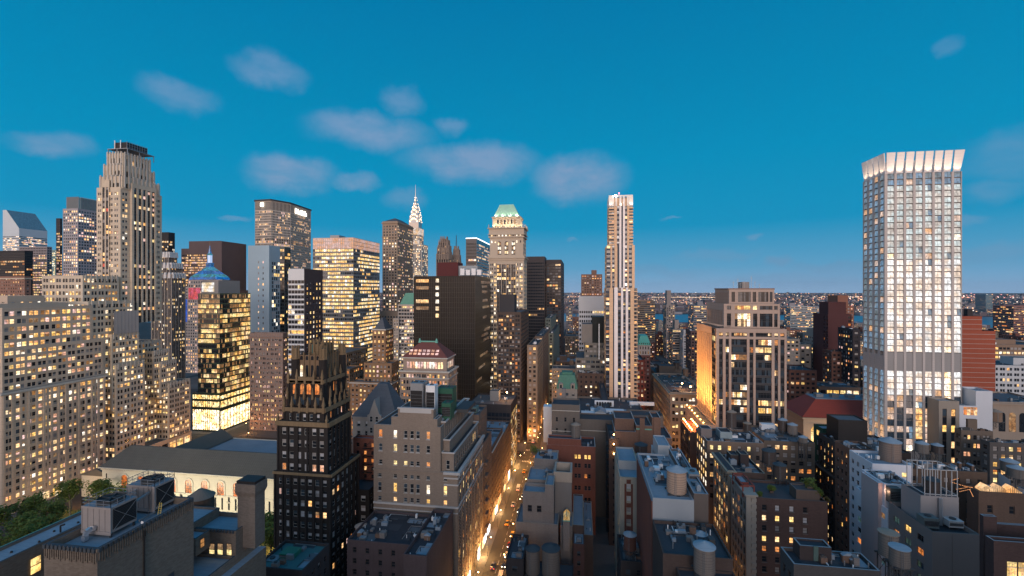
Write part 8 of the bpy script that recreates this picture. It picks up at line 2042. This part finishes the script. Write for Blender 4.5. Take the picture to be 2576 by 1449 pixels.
# bottom right foreground
b = Bld('apartment_building', 'dark brick building at the bottom right corner with a glowing window bay', 'apartment building', wall('maroon_dark_brick', (.075, .05, .048), .25, brick=.5), roof=roofmat('night_roof', (.03, .035, .045)), seed=33, cope=wall('steel_coping', (.22, .25, .27), .1))
Y0 = 112; T = b.pt(2500, 2760, Y0, 2478, 1360, z0=0, par=.9)
T = b.pt(2474, 2508, 121, 2464, 1298, z0=0, par=.4); b.pt(2508.5, 2700, 124, 2500, 1318, z0=0, par=.6); b.wins += [(X(2533, 112)+k*2.1, 111.95, Z(1449, 85, 112), 1, 0, 1.8, 3.6, 'grid', ('yellow', 'warm'), 'wframe') for k in range(4)]
b.done(10)
b = Bld('loft_building', 'black roofed building at the bottom edge below the roof garden building', 'building', wall('cinder_brick', (.08, .075, .075), .25, brick=.4), roof=roofmat('night_roof', (.03, .035, .045)), seed=34, cope=wall('steel_coping', (.22, .25, .27), .1))
Y0 = 104; T = b.tier(X(1997, Y0), X(2215, Y0), Y0, 110.6, 0, Z(1419, X(2000, Y0), Y0), par=.7, N=sF, W=sF); roofstuff(b, T, 6, .7)
T2 = b.tier(X(2012, 107), X(2092, 107), 107, 110.3, T[4]-.7, Z(1372, X(2012, 107), 107), par=.4, mat=wall('black_brown_panel', (.05, .04, .04), .2)); b.part('roof_door').box(X(2046, 107), X(2058, 107), 106.85, 106.98, T[4]-.6, T[4]+2.6, wall('green_door', (.08, .13, .12), .2)); b.done(30)
tank(2225, 2274, 118, 1347, 1408, 'brown domed tank on black staging at the bottom right', WOODG, TROOFB, 5, flat=True); tank(2253, 2303, 108, 1385, 1432, 'nearer tank with pale cover on black staging at the bottom right', WOODG, TROOF, 5, flat=True)

b = Bld('roof_terrace', 'narrow red roofed annex strung with orange bulbs beside the pink granite podium', 'building', BRN, roof=RTILE, seed=41)
T = b.tier(54.2, 61, 238, 260, 0, Z(1084, 54.2, 240), N=nst, par=.4); b.done(40)
for (xx, sd_) in ((55.4, 'left'), (59.6, 'right')):
    t = thing('bulb_row', f'{sd_} row of glaring orange bulbs on the narrow red roofed annex', 'string lights', (xx, 249, T[4]), 'bulb rows on the annex')
    for k in range(7): yy = 239.5+k*3.2; mb = MB(); mb.cyl(xx, yy, T[4]-.3, T[4]+.7, .05, .05, STEELD, 6); mb.cyl(xx, yy, T[4]+.7, T[4]+1.15, .3, .3, MATS['bulb_orange'], 8); mb.build('bulb', t)
    for k in range(3): point('bulb_light', (xx, 241+k*7, T[4]+1.6), 1500, (1, .42, .10), .3, t)
sbk = style(bay=6, fl=3.8, pat=((.2, .8),), v=(.25, .75), lit=.1, kind='pane', dark=('dark',))
for (x0_, x1_, h_) in ((-330, -214, 66), (-190, -124, 80), (-106, -44, 88), (-26, 36, 78), (54, 116, 98), (134, 196, 92), (214, 276, 96), (294, 360, 80)):  # unseen blocks added behind the camera to shade the near roofs
    b = Bld('office_block', 'brown office block across the avenue behind the viewpoint', 'office block', BRN, seed=int(h_), group='blocks across the avenue behind the viewpoint'); b.tier(x0_, x1_, -95, -38, 0, h_, E=sbk); b.done(0)
# ================================================================ tall neighbours right and far right
b = Bld('apartment_tower', 'red brick tower with thin white floor bands at the right edge', 'apartment tower', wall('brick_red_banded', (.32, .085, .05), .12, brick=.3), seed=35)
Y0 = 330; T = b.pt(2418, 2504, Y0, 2410, 832, z0=0, depth=25); T2 = b.tier(T[0]+2, X(2481, Y0), Y0+3, Y0+18, T[4]-.9, Z(796, T[0], Y0), par=.5)
b.tier(T2[0]+6, T2[0]+9, Y0+6, Y0+9, T2[4]-.4, T2[4]+4.5, mat=DARK, par=.1)
mb = b.part('floor_band'); wbm = wall('band_stone', (.42, .36, .33), .1)
for k in range(60):
    zz_ = 4+k*3.05
    if zz_ < T[4]-1: mb.box(T[0], T[1], Y0-.06, Y0-.01, zz_, zz_+.22, wbm)
    elif zz_ < T2[4]-1: mb.box(T2[0], T2[1], Y0+2.94, Y0+2.99, zz_, zz_+.22, wbm)
b.done(0)
sFar = style(bay=3.4, fl=3.2, pat=((.2, .8),), v=(.3, .8), lit=.25, tones=('warm', 'orange', 'peach', 'yellow'), kind='pane', rec=.3, dark=('dark', 'dark', 'blind'), top=1.5)
sRib = style(bay=2.4, fl=3.3, pat=((0, 1),), v=(.35, .85), lit=.22, tones=('warm', 'yellow', 'orange'), kind='pane', rec=.3, dark=('dark', 'blue'), mg=.4, run=.4)
far = [
 ('dark maroon apartment slab left of the flared crown hotel', 2083, 2143, 420, 2078, 790, wall('maroon_slab', (.085, .035, .035), .15), style(bay=5, fl=3.1, pat=((.62, .98),), v=(.2, .8), lit=.3, tones=('orange', 'warm'), kind='pane', rec=.5, dark=('dark',), skip=lambda i, j, n, nf: i < n*.6), 0, 25, [(.15, .9, .2, .8, 10)]),
 ('terracotta brick tower top behind the dark maroon slab', 2107, 2148, 560, 2100, 770, wall('terracotta_brick', (.24, .11, .075), .15), sFar, 0, 30, [(.1, .75, .1, .8, 12)]),
 ('beige slab with scattered windows right of the pink granite tower', 1977, 2012, 430, 1970, 852, wall('beige_slab', (.34, .30, .26), .12), sFar, 0, 25, []),
 ('pale beige stepped apartment house behind the red tiled hall', 2012, 2040, 440, 2008, 866, wall('beige_slab', (.34, .30, .26), .12), sFar, 0, 25, []),
 ('ornate cream apartment house with rust roof left of the maroon slab', 2046, 2076, 450, 2040, 842, wall('cream_apartment', (.33, .28, .25), .12), sFar, 0, 20, [(.2, .8, .2, .8, 5)]),
 ('narrow black apartment tower left of the flared crown hotel', 2145, 2164, 380, 2142, 828, wall('black_apartment', (.04, .035, .04), .2), sFar, 0, 20, []),
 ('grey slab with white edge and stadium-like lamps on the far shore side', 1988, 2060, 1050, 1984, 771, wall('silver_slab', (.34, .37, .38), .1), sRib, 0, 30, []),
 ('brown balcony block right of the slender white-striped tower', 1604, 1648, 760, 1601, 756, wall('sepia_block', (.22, .165, .125), .12), sRib, 0, 40, []),
 ('slim tan tower with a raised core standing before the river', 1676, 1698, 800, 1670, 766, wall('tan_core', (.27, .235, .22), .12), sFar, 0, 30, [(.15, .62, .2, .7, 24)]),
 ('stepped beige apartment house before the river', 1692, 1718, 640, 1686, 828, wall('beige_house', (.32, .27, .24), .12), sRib, 0, 30, [(.3, .7, .2, .7, 12)]),
 ('small white apartment house before the river', 1718, 1735, 620, 1714, 842, wall('white_house', (.48, .46, .46), .12), sFar, 0, 20, [(.2, .7, .2, .7, 6)]),
 ('grey apartment slab immediately left of the pink granite tower top', 1745, 1792, 820, 1740, 768, wall('slate_slab', (.25, .245, .26), .12), sRib, 0, 40, [(.3, .6, .3, .6, 6)]),
 ('dark brick apartment tower at the left side of the pink granite tower', 1738, 1756, 520, 1733, 832, wall('dusky_brick', (.14, .09, .085), .12), sFar, 0, 25, []),
 ('blue glass tower alone on the far shore at the right', 2480, 2497, 2500, 2477, 741, glass('blue_tower_glass', (.08, .17, .22), .3, .5), None, 0, 60, []),
 ('white low block on the far shore below the blue glass tower', 2512, 2540, 2300, 2508, 778, wall('white_house', (.48, .46, .46), .12), sRib, 0, 60, []),
 ('pink brick apartment tower at the far right edge', 2550, 2640, 900, 2540, 770, wall('pink_far_brick', (.25, .13, .115), .12), sRib, 0, 40, []),
 ('curved cream office block with golden window strips at the right edge', 2492, 2640, 520, 2488, 866, wall('toffee_stone', (.24, .165, .12), .12), style(bay=3.2, fl=4.2, pat=((.1, .9),), v=(.3, .8), lit=.75, tones=('yellow', 'warm', 'white'), kind='pane', rec=.3, run=.6, top=2), 0, 35, [(.1, .6, .3, .7, 4)]),
 ('white panelled office block below the golden strip building', 2493, 2660, 420, 2488, 918, wall('grey_white_panel', (.46, .48, .50), .1), style(bay=5, fl=4.4, pat=((.15, .5), (.55, .85)), v=(.3, .8), lit=.15, tones=('warm',), kind='pane', rec=.3, dark=('dark',)), 0, 30, [(.5, .9, .3, .7, 5)]),
 ('lit low loft with white strips behind the red tiled hall', 2060, 2165, 350, 2050, 972, wall('umber_far', (.15, .11, .09), .15), style(bay=4, fl=4.6, pat=((.1, .9),), v=(.3, .8), lit=.7, tones=('yellow', 'white'), kind='pane', rec=.3, run=.6, top=1.5, base=20), 0, 20, []),
 ('dark brick arcade building behind the red tiled hall', 1985, 2055, 352, 1978, 930, wall('dusk_red_brick', (.13, .065, .05), .2), sFar, 0, 25, []),
 ('brown arched tower base below the maroon slab', 2092, 2128, 395, 2088, 884, wall('dusk_red_brick', (.13, .065, .05), .2), sFar, 0, 14, []),
]
for (lab, xl, xr, Y, xf, yt, mat, st, z0, dp, blk) in far:
    b = simple(lab, xl, xr, Y, xf, yt, mat, st, z0=z0, depth=dp, seed=len(lab), bulk=blk, eq=3 if Y < 700 else 0, name='apartment_building' if 'apart' in lab else 'office_building', cat='building'); b.done(30 if Y < 480 else 0)
# ================================================================ low rise blocks filling the middle distance
STR_X = [-195, -115, -35, 45, 125, 205, 285, 372, 452, 532, 612, 692, 772, 852, 932, 1012, 1092, 1172]
AVE_Y = [321, 470, 620, 765, 910, 1110, 1320]
pal = [('red brick', wall('fill_red', (.16, .065, .05), .2)), ('brown brick', wall('fill_brown', (.15, .105, .085), .2)), ('tan brick', wall('fill_tan', (.27, .215, .165), .2)), ('grey', wall('fill_grey', (.20, .195, .20), .2)),
       ('dark brick', wall('fill_dark', (.075, .06, .06), .2)), ('cream', wall('fill_cream', (.36, .32, .28), .15)), ('rust coloured', wall('fill_rust', (.21, .10, .065), .2)), ('white painted', wall('fill_white', (.46, .46, .47), .12)), ('maroon brick', wall('fill_maroon', (.11, .045, .045), .2)), ('soot black', wall('fill_soot', (.045, .042, .045), .2))]
roofs = [('black roof', ROOFD), ('silver roof', ROOFB), ('brown roof', roofmat('brown_roof', (.10, .075, .065))), ('grey roof', roofmat('slate_deck', (.10, .115, .13)))]
marks = [(1462, 'beyond the bright street end'), (1530, 'behind the white ribbed building'), (1640, 'right behind slim striped tower'), (1760, 'beyond the cream department store'), (1985, 'behind the pink granite tower'),
         (2085, 'behind the red tiled hall'), (2170, 'below the maroon slab'), (2425, 'beyond the flared crown hotel'), (2510, 'behind the red banded tower'), (9999, 'near the right edge')]
rngf = random.Random(2024); used = set(); nfill = 0; ftanks = []
ffst = [style(bay=4.2, fl=3.6, pat=((.2, .45), (.58, .83)), v=(.28, .75), lit=l, tones=t, kind='pane', rec=.25, run=.3, dark=('dark', 'dark', 'blind'), top=1.6) for l in (.18, .32) for t in (('warm', 'yellow', 'orange'), ('warm', 'peach', 'white', 'orange'))]
for ai in range(len(AVE_Y)-1):
    ya, yb_ = AVE_Y[ai]+14, AVE_Y[ai+1]-12
    for si in range(len(STR_X)-1):
        xa, xb = STR_X[si]+9, STR_X[si+1]-9
        for (r0, r1) in ((xa, (xa+xb)/2-.5), ((xa+xb)/2+.5, xb)):
            y = ya
            while y < yb_-12:
                wdt = rngf.uniform(16, 34)*(1+ai*.12); y2 = min(y+wdt, yb_)
                px_ = project((r0+r1)/2, y, 20)
                ok = px_ and 1330 < px_[0] < 2640
                if ok and any(e[0] < r1+1 and e[1] > r0-1 and e[2] < y2+1 and e[3] > y-1 for e in OCC): ok = False
                if ok and nfill < 236:
                    hgt = rngf.choice([12, 15, 18, 22, 26, 30, 34]) + (8 if ai > 2 else 0) + (rngf.random() < .07)*22
                    if si <= 2: hgt = rngf.uniform(22, 46)
                    cx = px_[0]; mk = next(m for lim, m in marks if cx < lim)
                    for _ in range(60):
                        c = rngf.randrange(10); rf = rngf.randrange(4); ft = rngf.choice(['roof house on', 'two roof houses on', 'bare', 'water tank on']); hw_ = 'low' if hgt < 20 else ('medium' if hgt < 36 else 'taller')
                        lab = f'{hw_} {pal[c][0]} building, {ft} {roofs[rf][0]}, {mk}'
                        if lab not in used: break
                    used.add(lab)
                    fb = Bld('city_building', lab, 'building', pal[c][1], roof=roofs[rf][1], seed=nfill, group='low city blocks beyond the avenue')
                    sx = rngf.choice(ffst); yy0 = y+.02
                    T = fb.tier(r0, r1, yy0, y2-.3, 0, hgt, W=sx, N=sx if r0 > 0 else None, S=sx if r0 < -40 else None, par=.9)
                    nh = 1 if ft == 'roof house on' else 2 if 'two' in ft else 0
                    for k in range(nh):
                        a = r0+2+(r1-r0-10)*(.1+.5*k); d0 = y+2+rngf.random()*max(1, (y2-y-9)); fb.tier(a, a+rngf.uniform(4, 8), d0, min(d0+6, y2-1), hgt-.9, hgt+rngf.uniform(2.4, 5), par=.2)
                    roofstuff(fb, T, 3); fb.done(0); nfill += 1
                    if 'tank' in ft: ftanks.append(((r0+r1)/2+rngf.uniform(-6, 6), (y+y2)/2, hgt-.9))
                y = y2
# one model tank copied onto those roofs
def tank_model():
    t = thing('water_tank', 'small wooden tank standing on a far low roof', 'water tank', (0, 0, 0), 'tanks on far roofs'); mb = MB(); mb.cyl(0, 0, 3, 7, 2.1, 2.0, WOOD, 16); mb.build('barrel', t); mb = MB(); mb.cyl(0, 0, 7, 8.4, 2.3, .15, TROOFB, 16); mb.build('conical_roof', t)
    for (e, f) in ((-1, -1), (1, -1), (1, 1), (-1, 1)): mb = MB(); mb.bar((e*1.4, f*1.4, 0), (e*1.4, f*1.4, 3), .12, STEELD); mb.build('leg', t)
    return t
tm = tank_model()
for k, p in enumerate(ftanks):
    if k == 0: tm.location = p
    else: dup(tm, p, rngf.random())

# ================================================================ ground, roads, pavements, river, far city
asph = wall('asphalt', (.05, .05, .052), .25, rough=.75); pave = wall('pavement_concrete', (.13, .125, .12), .25)
mb = MB(); mb.quad((-19000, -600, 0), (19000, -600, 0), (19000, 16500, 0), (-19000, 16500, 0), wall('city_ground', (.06, .058, .055), .3)); struct('ground', mb)
mb = MB(); XE = [-760, -680, -600, -520, -440, -360]+[-280]+STR_X
for x in XE: w_ = 9 if x in (-280, 372) else 5.2; mb.quad((x-w_, -100, .004), (x+w_, -100, .004), (x+w_, 1400, .004), (x-w_, 1400, .004), asph)
struct('street', mb)
mb = MB()
for y in [30]+AVE_Y: mb.quad((-800, y-8.5, .008), (1250, y-8.5, .008), (1250, y+8.5, .008), (-800, y+8.5, .008), asph)
struct('avenue', mb)
mb = MB(); ys_ = [30]+AVE_Y
for i in range(len(ys_)-1):
    for x0, x1 in zip(XE[:-1], XE[1:]):
        a = x0+(9 if x0 in (-280, 372) else 5.2); c = x1-(9 if x1 in (-280, 372) else 5.2)
        if ys_[i] < 321 and x0 == -280: continue
        if ys_[i] < 321 and x0 == -195: mb.box(-120.0, c, ys_[i]+8.5, ys_[i+1]-8.5, 0, .14, pave); continue
        mb.box(a, c, ys_[i]+8.5, ys_[i+1]-8.5, 0, .14, pave)
struct('pavement', mb)
mb = MB(); mb.quad((-271, 38.5, .012), (-120.1, 38.5, .012), (-120.1, 206, .012), (-271, 206, .012), wall('lawn', (.05, .075, .025), .3)); struct('park_lawn', mb)
lmk = plain('road_paint', (.55, .54, .50), .7); mb = MB()
for k in range(60): mb.quad((-35.08, 150+k*6, .0135), (-34.92, 150+k*6, .0135), (-34.92, 153+k*6, .0135), (-35.08, 153+k*6, .0135), lmk)
for k in range(9):
    for yy in (309, 331): xx = -39.6+k*1.1; mb.quad((xx, yy, .0135), (xx+.55, yy, .0135), (xx+.55, yy+2.6, .0135), (xx, yy+2.6, .0135), lmk)
for k in range(60):
    for dy in (-2.8, 2.8): mb.quad((-300+k*7, 321+dy-.08, .0135), (-297+k*7, 321+dy-.08, .0135), (-297+k*7, 321+dy+.08, .0135), (-300+k*7, 321+dy+.08, .0135), lmk)
struct('road_markings', mb)
wm_, wb_, wn = principled('river_water', (.02, .05, .08), .28, spec=.6); g = wn.n('ShaderNodeNewGeometry').outputs['Position']
bump = wn.n('ShaderNodeBump', inp={'Height': wn.noise(wn.vm('MULTIPLY', g, (.03, .06, 1)), 1.0, 3.0), 'Strength': .35, 'Distance': 3.0}); wm_.node_tree.links.new(bump.outputs[0], wb_.inputs['Normal'])
wb_.inputs['Base Color'].default_value = (.03, .10, .17, 1)
mb = MB(); mb.quad((-4000, 1420, .05), (5000, 1420, .05), (5000, 2250, .05), (-4000, 2250, .05), wm_); struct('river', mb)
rg = random.Random(99)
# far city on the other shore: one continuous mass of small buildings, and its lights
fc_ = MB(); fmats = [wall('far_wall_a', (.12, .10, .11), .1), wall('far_wall_b', (.20, .17, .17), .1), wall('far_wall_c', (.09, .075, .08), .1), wall('far_wall_d', (.28, .26, .27), .1)]
def polar():
    az = rg.uniform(-58, 58); d = 2280+ (rg.random()**1.9)*13000; a = R(az); u = tan(a); 
    y = d*cos(a)*1.0; r = d*sin(a); return cos(TH)*r-sin(TH)*y, sin(TH)*r+cos(TH)*y, d
n_ = 0
while n_ < 6000:
    x, y, d = polar()
    if y < 2270: continue
    w_, dd_, h = rg.uniform(14, 60), rg.uniform(14, 50), rg.choice([7, 9, 10, 12, 14, 18, 22]); h += (rg.random() < .03)*rg.uniform(10, 30)
    fc_.box(x, x+w_, y, y+dd_, 0, h, rg.choice(fmats)); n_ += 1
for k in range(260):
    x, y = rg.uniform(-1200, 1500), rg.uniform(1330, 1410); w_ = rg.uniform(12, 40); fc_.box(x, x+w_, y, y+18, 0, rg.uniform(8, 26), rg.choice(fmats))
tag(fc_.build('far_city'), 'dense low city with countless roofs on the far shore', 'distant city', kind='stuff')
lb = MB(); lc = [glow('far_light_orange', (1, .42, .16), 3.2, 0), glow('far_light_amber', (1, .60, .30), 3.0, 0), glow('far_light_white', (1, .86, .72), 3.2, 0), glow('far_light_pink', (1, .35, .30), 2.4, 0)]
n_ = 0
hot = [(rg.uniform(1420, 2560), rg.uniform(2300, 7000), rg.uniform(150, 520)) for _ in range(22)]
while n_ < 8500:
    if n_ % 2 == 0:
        hx, hy, hr = rg.choice(hot); y = hy+rg.gauss(0, hr*.6); x = X(hx, hy)+rg.gauss(0, hr)
        if y < 2270: continue
        d = math.hypot(x, y)
    else:
        x, y, d = polar()
        if y < 2270: continue
    s_ = d/1145*rg.choice([.22, .3, .4, .5, 1.0]); z_ = rg.uniform(7, 24)
    if (math.sin(x*.0021+y*.0013)+math.sin(x*.0007-y*.0029)) < -.55 and rg.random() < .75: n_ += 1; continue
    lb.box(x, x+s_, y-.5, y+s_, z_, z_+s_*.9, rg.choice(lc)); n_ += 1
for k in range(90):   # a lit bridge or expressway line far off, seen over the river
    x = X(1640, 5200)+k*11; lb.box(x, x+4.5, 5200, 5204, 30, 34, lc[1] if k % 3 else lc[2])
for k in range(500):
    px_ = rg.uniform(1400, 2560); y = rg.uniform(700, 1400); x = X(px_, y); s_ = y/1145*rg.choice([.5, .8]); 
    lb.box(x, x+s_, y-.4, y, 6, 6+s_, rg.choice(lc))
tag(lb.build('far_city_lights'), 'countless orange and white lights of the far shore city', 'city lights', kind='stuff')
# ================================================================ park trees and lamps
k = 0
for ix in range(9):
    for iy in range(9):
        x = -264+ix*15.5+rg.uniform(-3, 3); y = 84+iy*14.5+rg.uniform(-3, 3)
        p = project(x, y, 10)
        if not p or p[0] < -80 or p[1] > 1560: continue
        if (x > -135 and y < 180) or (y > 178 and x > -232): continue
        if 110 < y < 150 and -225 < x < -190 and (ix+iy) % 3 == 0: continue
        tree(x, y, .02, 'leafy plane tree in the park canopy at the lower left', rg.uniform(1.0, 1.25), k); k += 1
for (x, y) in ((-140, 192), (-133, 180), (-129, 196)): tree(x, y, .14, 'plane tree between the library and the dark gilded tower', 1.0, k, 'trees by the library corner'); k += 1
lampglow = glow('lamp_amber', (1, .55, .20), 28, 0, sample='AUTO')
def lamp_model(name, label, group, h, arm, e, col):
    t = thing(name, label, 'street lamp', (0, 0, 0), group)
    mb = MB(); mb.cyl(0, 0, 0, h, .11, .07, STEELD, 8); mb.build('pole', t)
    mb = MB(); mb.bar((0, 0, h), (arm, 0, h+.4), .05, STEELD); mb.build('arm', t)
    mb = MB(); mb.cyl(arm, 0, h+.05, h+.33, .26, .14, lampglow, 8); mb.build('lamp_head', t)
    l = bpy.data.lights.new('lamp_light', 'POINT'); l.energy = e; l.color = col; l.shadow_soft_size = .25
    o = bpy.data.objects.new('lamp_light', l); C.objects.link(o); o.parent = t; o.location = (arm, 0, h-.3); return t
sl = lamp_model('street_lamp', 'orange street lamp along the left kerb of the bright street', 'street lamps along the bright street', 8.5, 1.6, 3400, (1, .40, .09))
spots_ = []
yy = 172
while yy < 760: spots_.append((-40.6, yy, 0, 0)); spots_.append((-29.4, yy+13, pi, 1)); yy += 25 if yy < 420 else 42
for n_, (x, y, rz, sd) in enumerate(spots_):
    if n_ == 0: sl.location = (x, y, .14); continue
    dup(sl, (x, y, .14), rz, 'orange street lamp along the left kerb of the bright street' if sd == 0 else 'orange street lamp along the right kerb of the bright street')
for (x, y, rz, lb_, g_) in [(50.6, 60+q*30, pi, 'orange street lamp in the narrow street by the cream edged loft', 'street lamps in the narrow second street') for q in range(3, 10)] + \
    [(-268, 205+q*26, pi, 'orange street lamp below the huge tan office block', 'street lamps below the tan office block') for q in range(6)] + \
    [(-250+q*32, 311.5, pi/2, 'orange street lamp along the cross avenue', 'street lamps along the cross avenue') for q in range(14)] + [(40, 340+q*50, 0, 'orange street lamp far up the second street', 'far street lamps') for q in range(6)]:
    dup(sl, (x, y, .14), rz, lb_, g_)
pl = lamp_model('park_lamp', 'amber cafe lamp glowing between the park trees', 'lamps under the park trees', 3.2, .3, 4200, (1, .45, .16))
for n_, (x, y) in enumerate([(-205, 130), (-190, 118), (-214, 150), (-178, 142), (-228, 120), (-150, 186), (-137, 188), (-240, 176), (-200, 190)]):
    if n_ == 0: pl.location = (x, y, .02)
    else: dup(pl, (x, y, .02), 0)
# brighter shop light spilling on the street foot and the avenue
for (x, y, z_, e) in ((-43, 176, 4, 5200), (-43, 196, 4, 3600), (-43, 236, 4, 2400), (-43, 268, 4, 2400), (-42.6, 300, 5, 4200)):
    point('shop_light', (x+.8, y, z_), e*1.6, (1, .55, .18), .4)

# ================================================================ cars
carp = [('yellow taxi', (.55, .32, .02)), ('black car', (.02, .02, .022)), ('white van', (.6, .6, .6)), ('silver car', (.35, .36, .38)), ('dark blue car', (.03, .05, .12)), ('red car', (.25, .02, .02))]
hlm = glow('headlight', (1, .88, .66), 14, 0); tlm = glow('tail_light', (1, .06, .03), 5, 0); tyre = plain('tyre', (.02, .02, .02), .9); cgl = glass('car_glass', (.02, .025, .03))
def car_model(kind, col, van=False):
    t = thing('parked_car' if kind != 'yellow taxi' else 'taxi', kind, 'van' if van else ('taxi' if 'taxi' in kind else 'car'), (0, 0, 0)); pm = plain('paint_'+kind.replace(' ', '_'), col, .3, 0, .6, 0); h = 2.1 if van else 1.45
    mb = MB(); L2, w = (2.6 if van else 2.3), .9
    pts = [(-L2, .35), (L2, .35), (L2, .75), (L2*.93, .9), (L2*.45, .98), (-L2*.62, 1.0), (-L2*.97, .9), (-L2, .7)] if not van else [(-L2, .35), (L2, .35), (L2, .9), (L2*.8, 1.2), (L2*.55, 2.05), (-L2, 2.1)]
    mb.prism([(p, z) for p, z in pts], 'x', -w, w, pm); mb.build('body', t)
    mb = MB()
    if not van: mb.frustum((-w*.92, w*.92, -L2*.68, L2*.42), (-w*.72, w*.72, -L2*.42, L2*.12), .985, h, cgl); mb.box(-w*.72, w*.72, -L2*.42, L2*.12, h, h+.05, pm); mb.build('cabin', t)
    else: mb.box(-w*.8, w*.8, L2*.56, L2*.84, 1.3, 1.75, cgl); mb.build('windscreen', t)
    for sx in (-1, 1):
        for sy in (-1.45, 1.4):
            mb = MB(); i = 0; n = 10; x0, x1 = sx*w-.1*sx-.02, sx*w+.04*sx
            for q in range(n): a = 2*pi*q/n; mb.v += [(x0, sy+.33*cos(a), .33+.33*sin(a)), (x1, sy+.33*cos(a), .33+.33*sin(a))]
            for q in range(n): mb.f.append((2*q, 2*q+1, (2*q+3) % (2*n), (2*q+2) % (2*n))); mb.m.append(mb.mi(tyre))
            mb.f.append(tuple(2*q+1 for q in range(n))); mb.m.append(0); mb.build('wheel', t)
        mb = MB(); mb.box(sx*.62-.2, sx*.62+.2, -L2-.03, -L2-.002, .6, .78, hlm); mb.build('headlight', t); mb = MB(); mb.box(sx*.66-.17, sx*.66+.17, L2+.002, L2+.03, .62, .78, tlm); mb.build('tail_light', t)
    return t
models = [car_model(n, c, 'van' in n) for n, c in carp]; first = [True]*len(models)
where = [(-32.2, 184, 0, 2, 'white van parked at the kerb at the foot of the bright street'), (-32.2, 192, 0, 1, 'black car parked just beyond the white van in the bright street'), (-32.1, 199, 0, 3, 'silver car parked along the bright street beyond the black one'),
 (-36.6, 190, pi, 4, 'dark blue car driving towards the bottom edge in the bright street'), (-32.2, 207, 0, 5, 'red car parked on the right of the bright street'), (-32.2, 216, 0, 0, 'yellow taxi pulled over on the right of the bright street'),
 (-36.4, 226, pi, 0, 'yellow taxi in the middle of the bright street'), (-36.3, 246, pi, 3, 'silver car in the middle of the bright street'), (-32.2, 240, 0, 1, 'black car at the right kerb halfway to the avenue'), (-36.2, 266, pi, 2, 'white van halfway up the bright street'),
 (-32.2, 258, 0, 4, 'dark blue car at the right kerb near the avenue'), (-36, 292, pi, 0, 'yellow taxi waiting near the avenue crossing'), (-30, 318, pi/2, 0, 'yellow taxi crossing on the avenue, right one'), (-42, 324, pi/2, 1, 'black car crossing on the avenue'),
 (-52, 318, pi/2, 3, 'silver car on the avenue left of the crossing'), (-36, 350, pi, 2, 'white van just beyond the avenue'), (-33, 372, 0, 5, 'red car beyond the avenue'), (-36, 398, pi, 1, 'black car far up the bright street'), (-34, 430, pi, 3, 'silver car farthest up the bright street')]
for (x, y, rz, mi_, lab) in where:
    m_ = models[mi_]
    if first[mi_]: first[mi_] = False; m_.location = (x, y, .02); m_.rotation_euler = (0, 0, rz); m_['wloc'] = (x, y, .02); m_['label'] = lab
    else: dup(m_, (x, y, .02), rz, lab)

# ================================================================ thin evening haze
hz = bpy.data.materials.new('haze'); hz.use_nodes = True; hz.node_tree.nodes.clear(); hb = NB(hz.node_tree)
pv = hb.n('ShaderNodeVolumePrincipled', inp={'Color': (.62, .74, .90, 1), 'Density': 1.6e-5, 'Anisotropy': .0}); ho = hb.n('ShaderNodeOutputMaterial'); hz.node_tree.links.new(pv.outputs[0], ho.inputs['Volume'])
mb = MB(); mb.box(-20000, 20000, -900, 17500, -1.0, 330, hz); hzo = mb.build('haze'); hzo['kind'] = 'stuff'
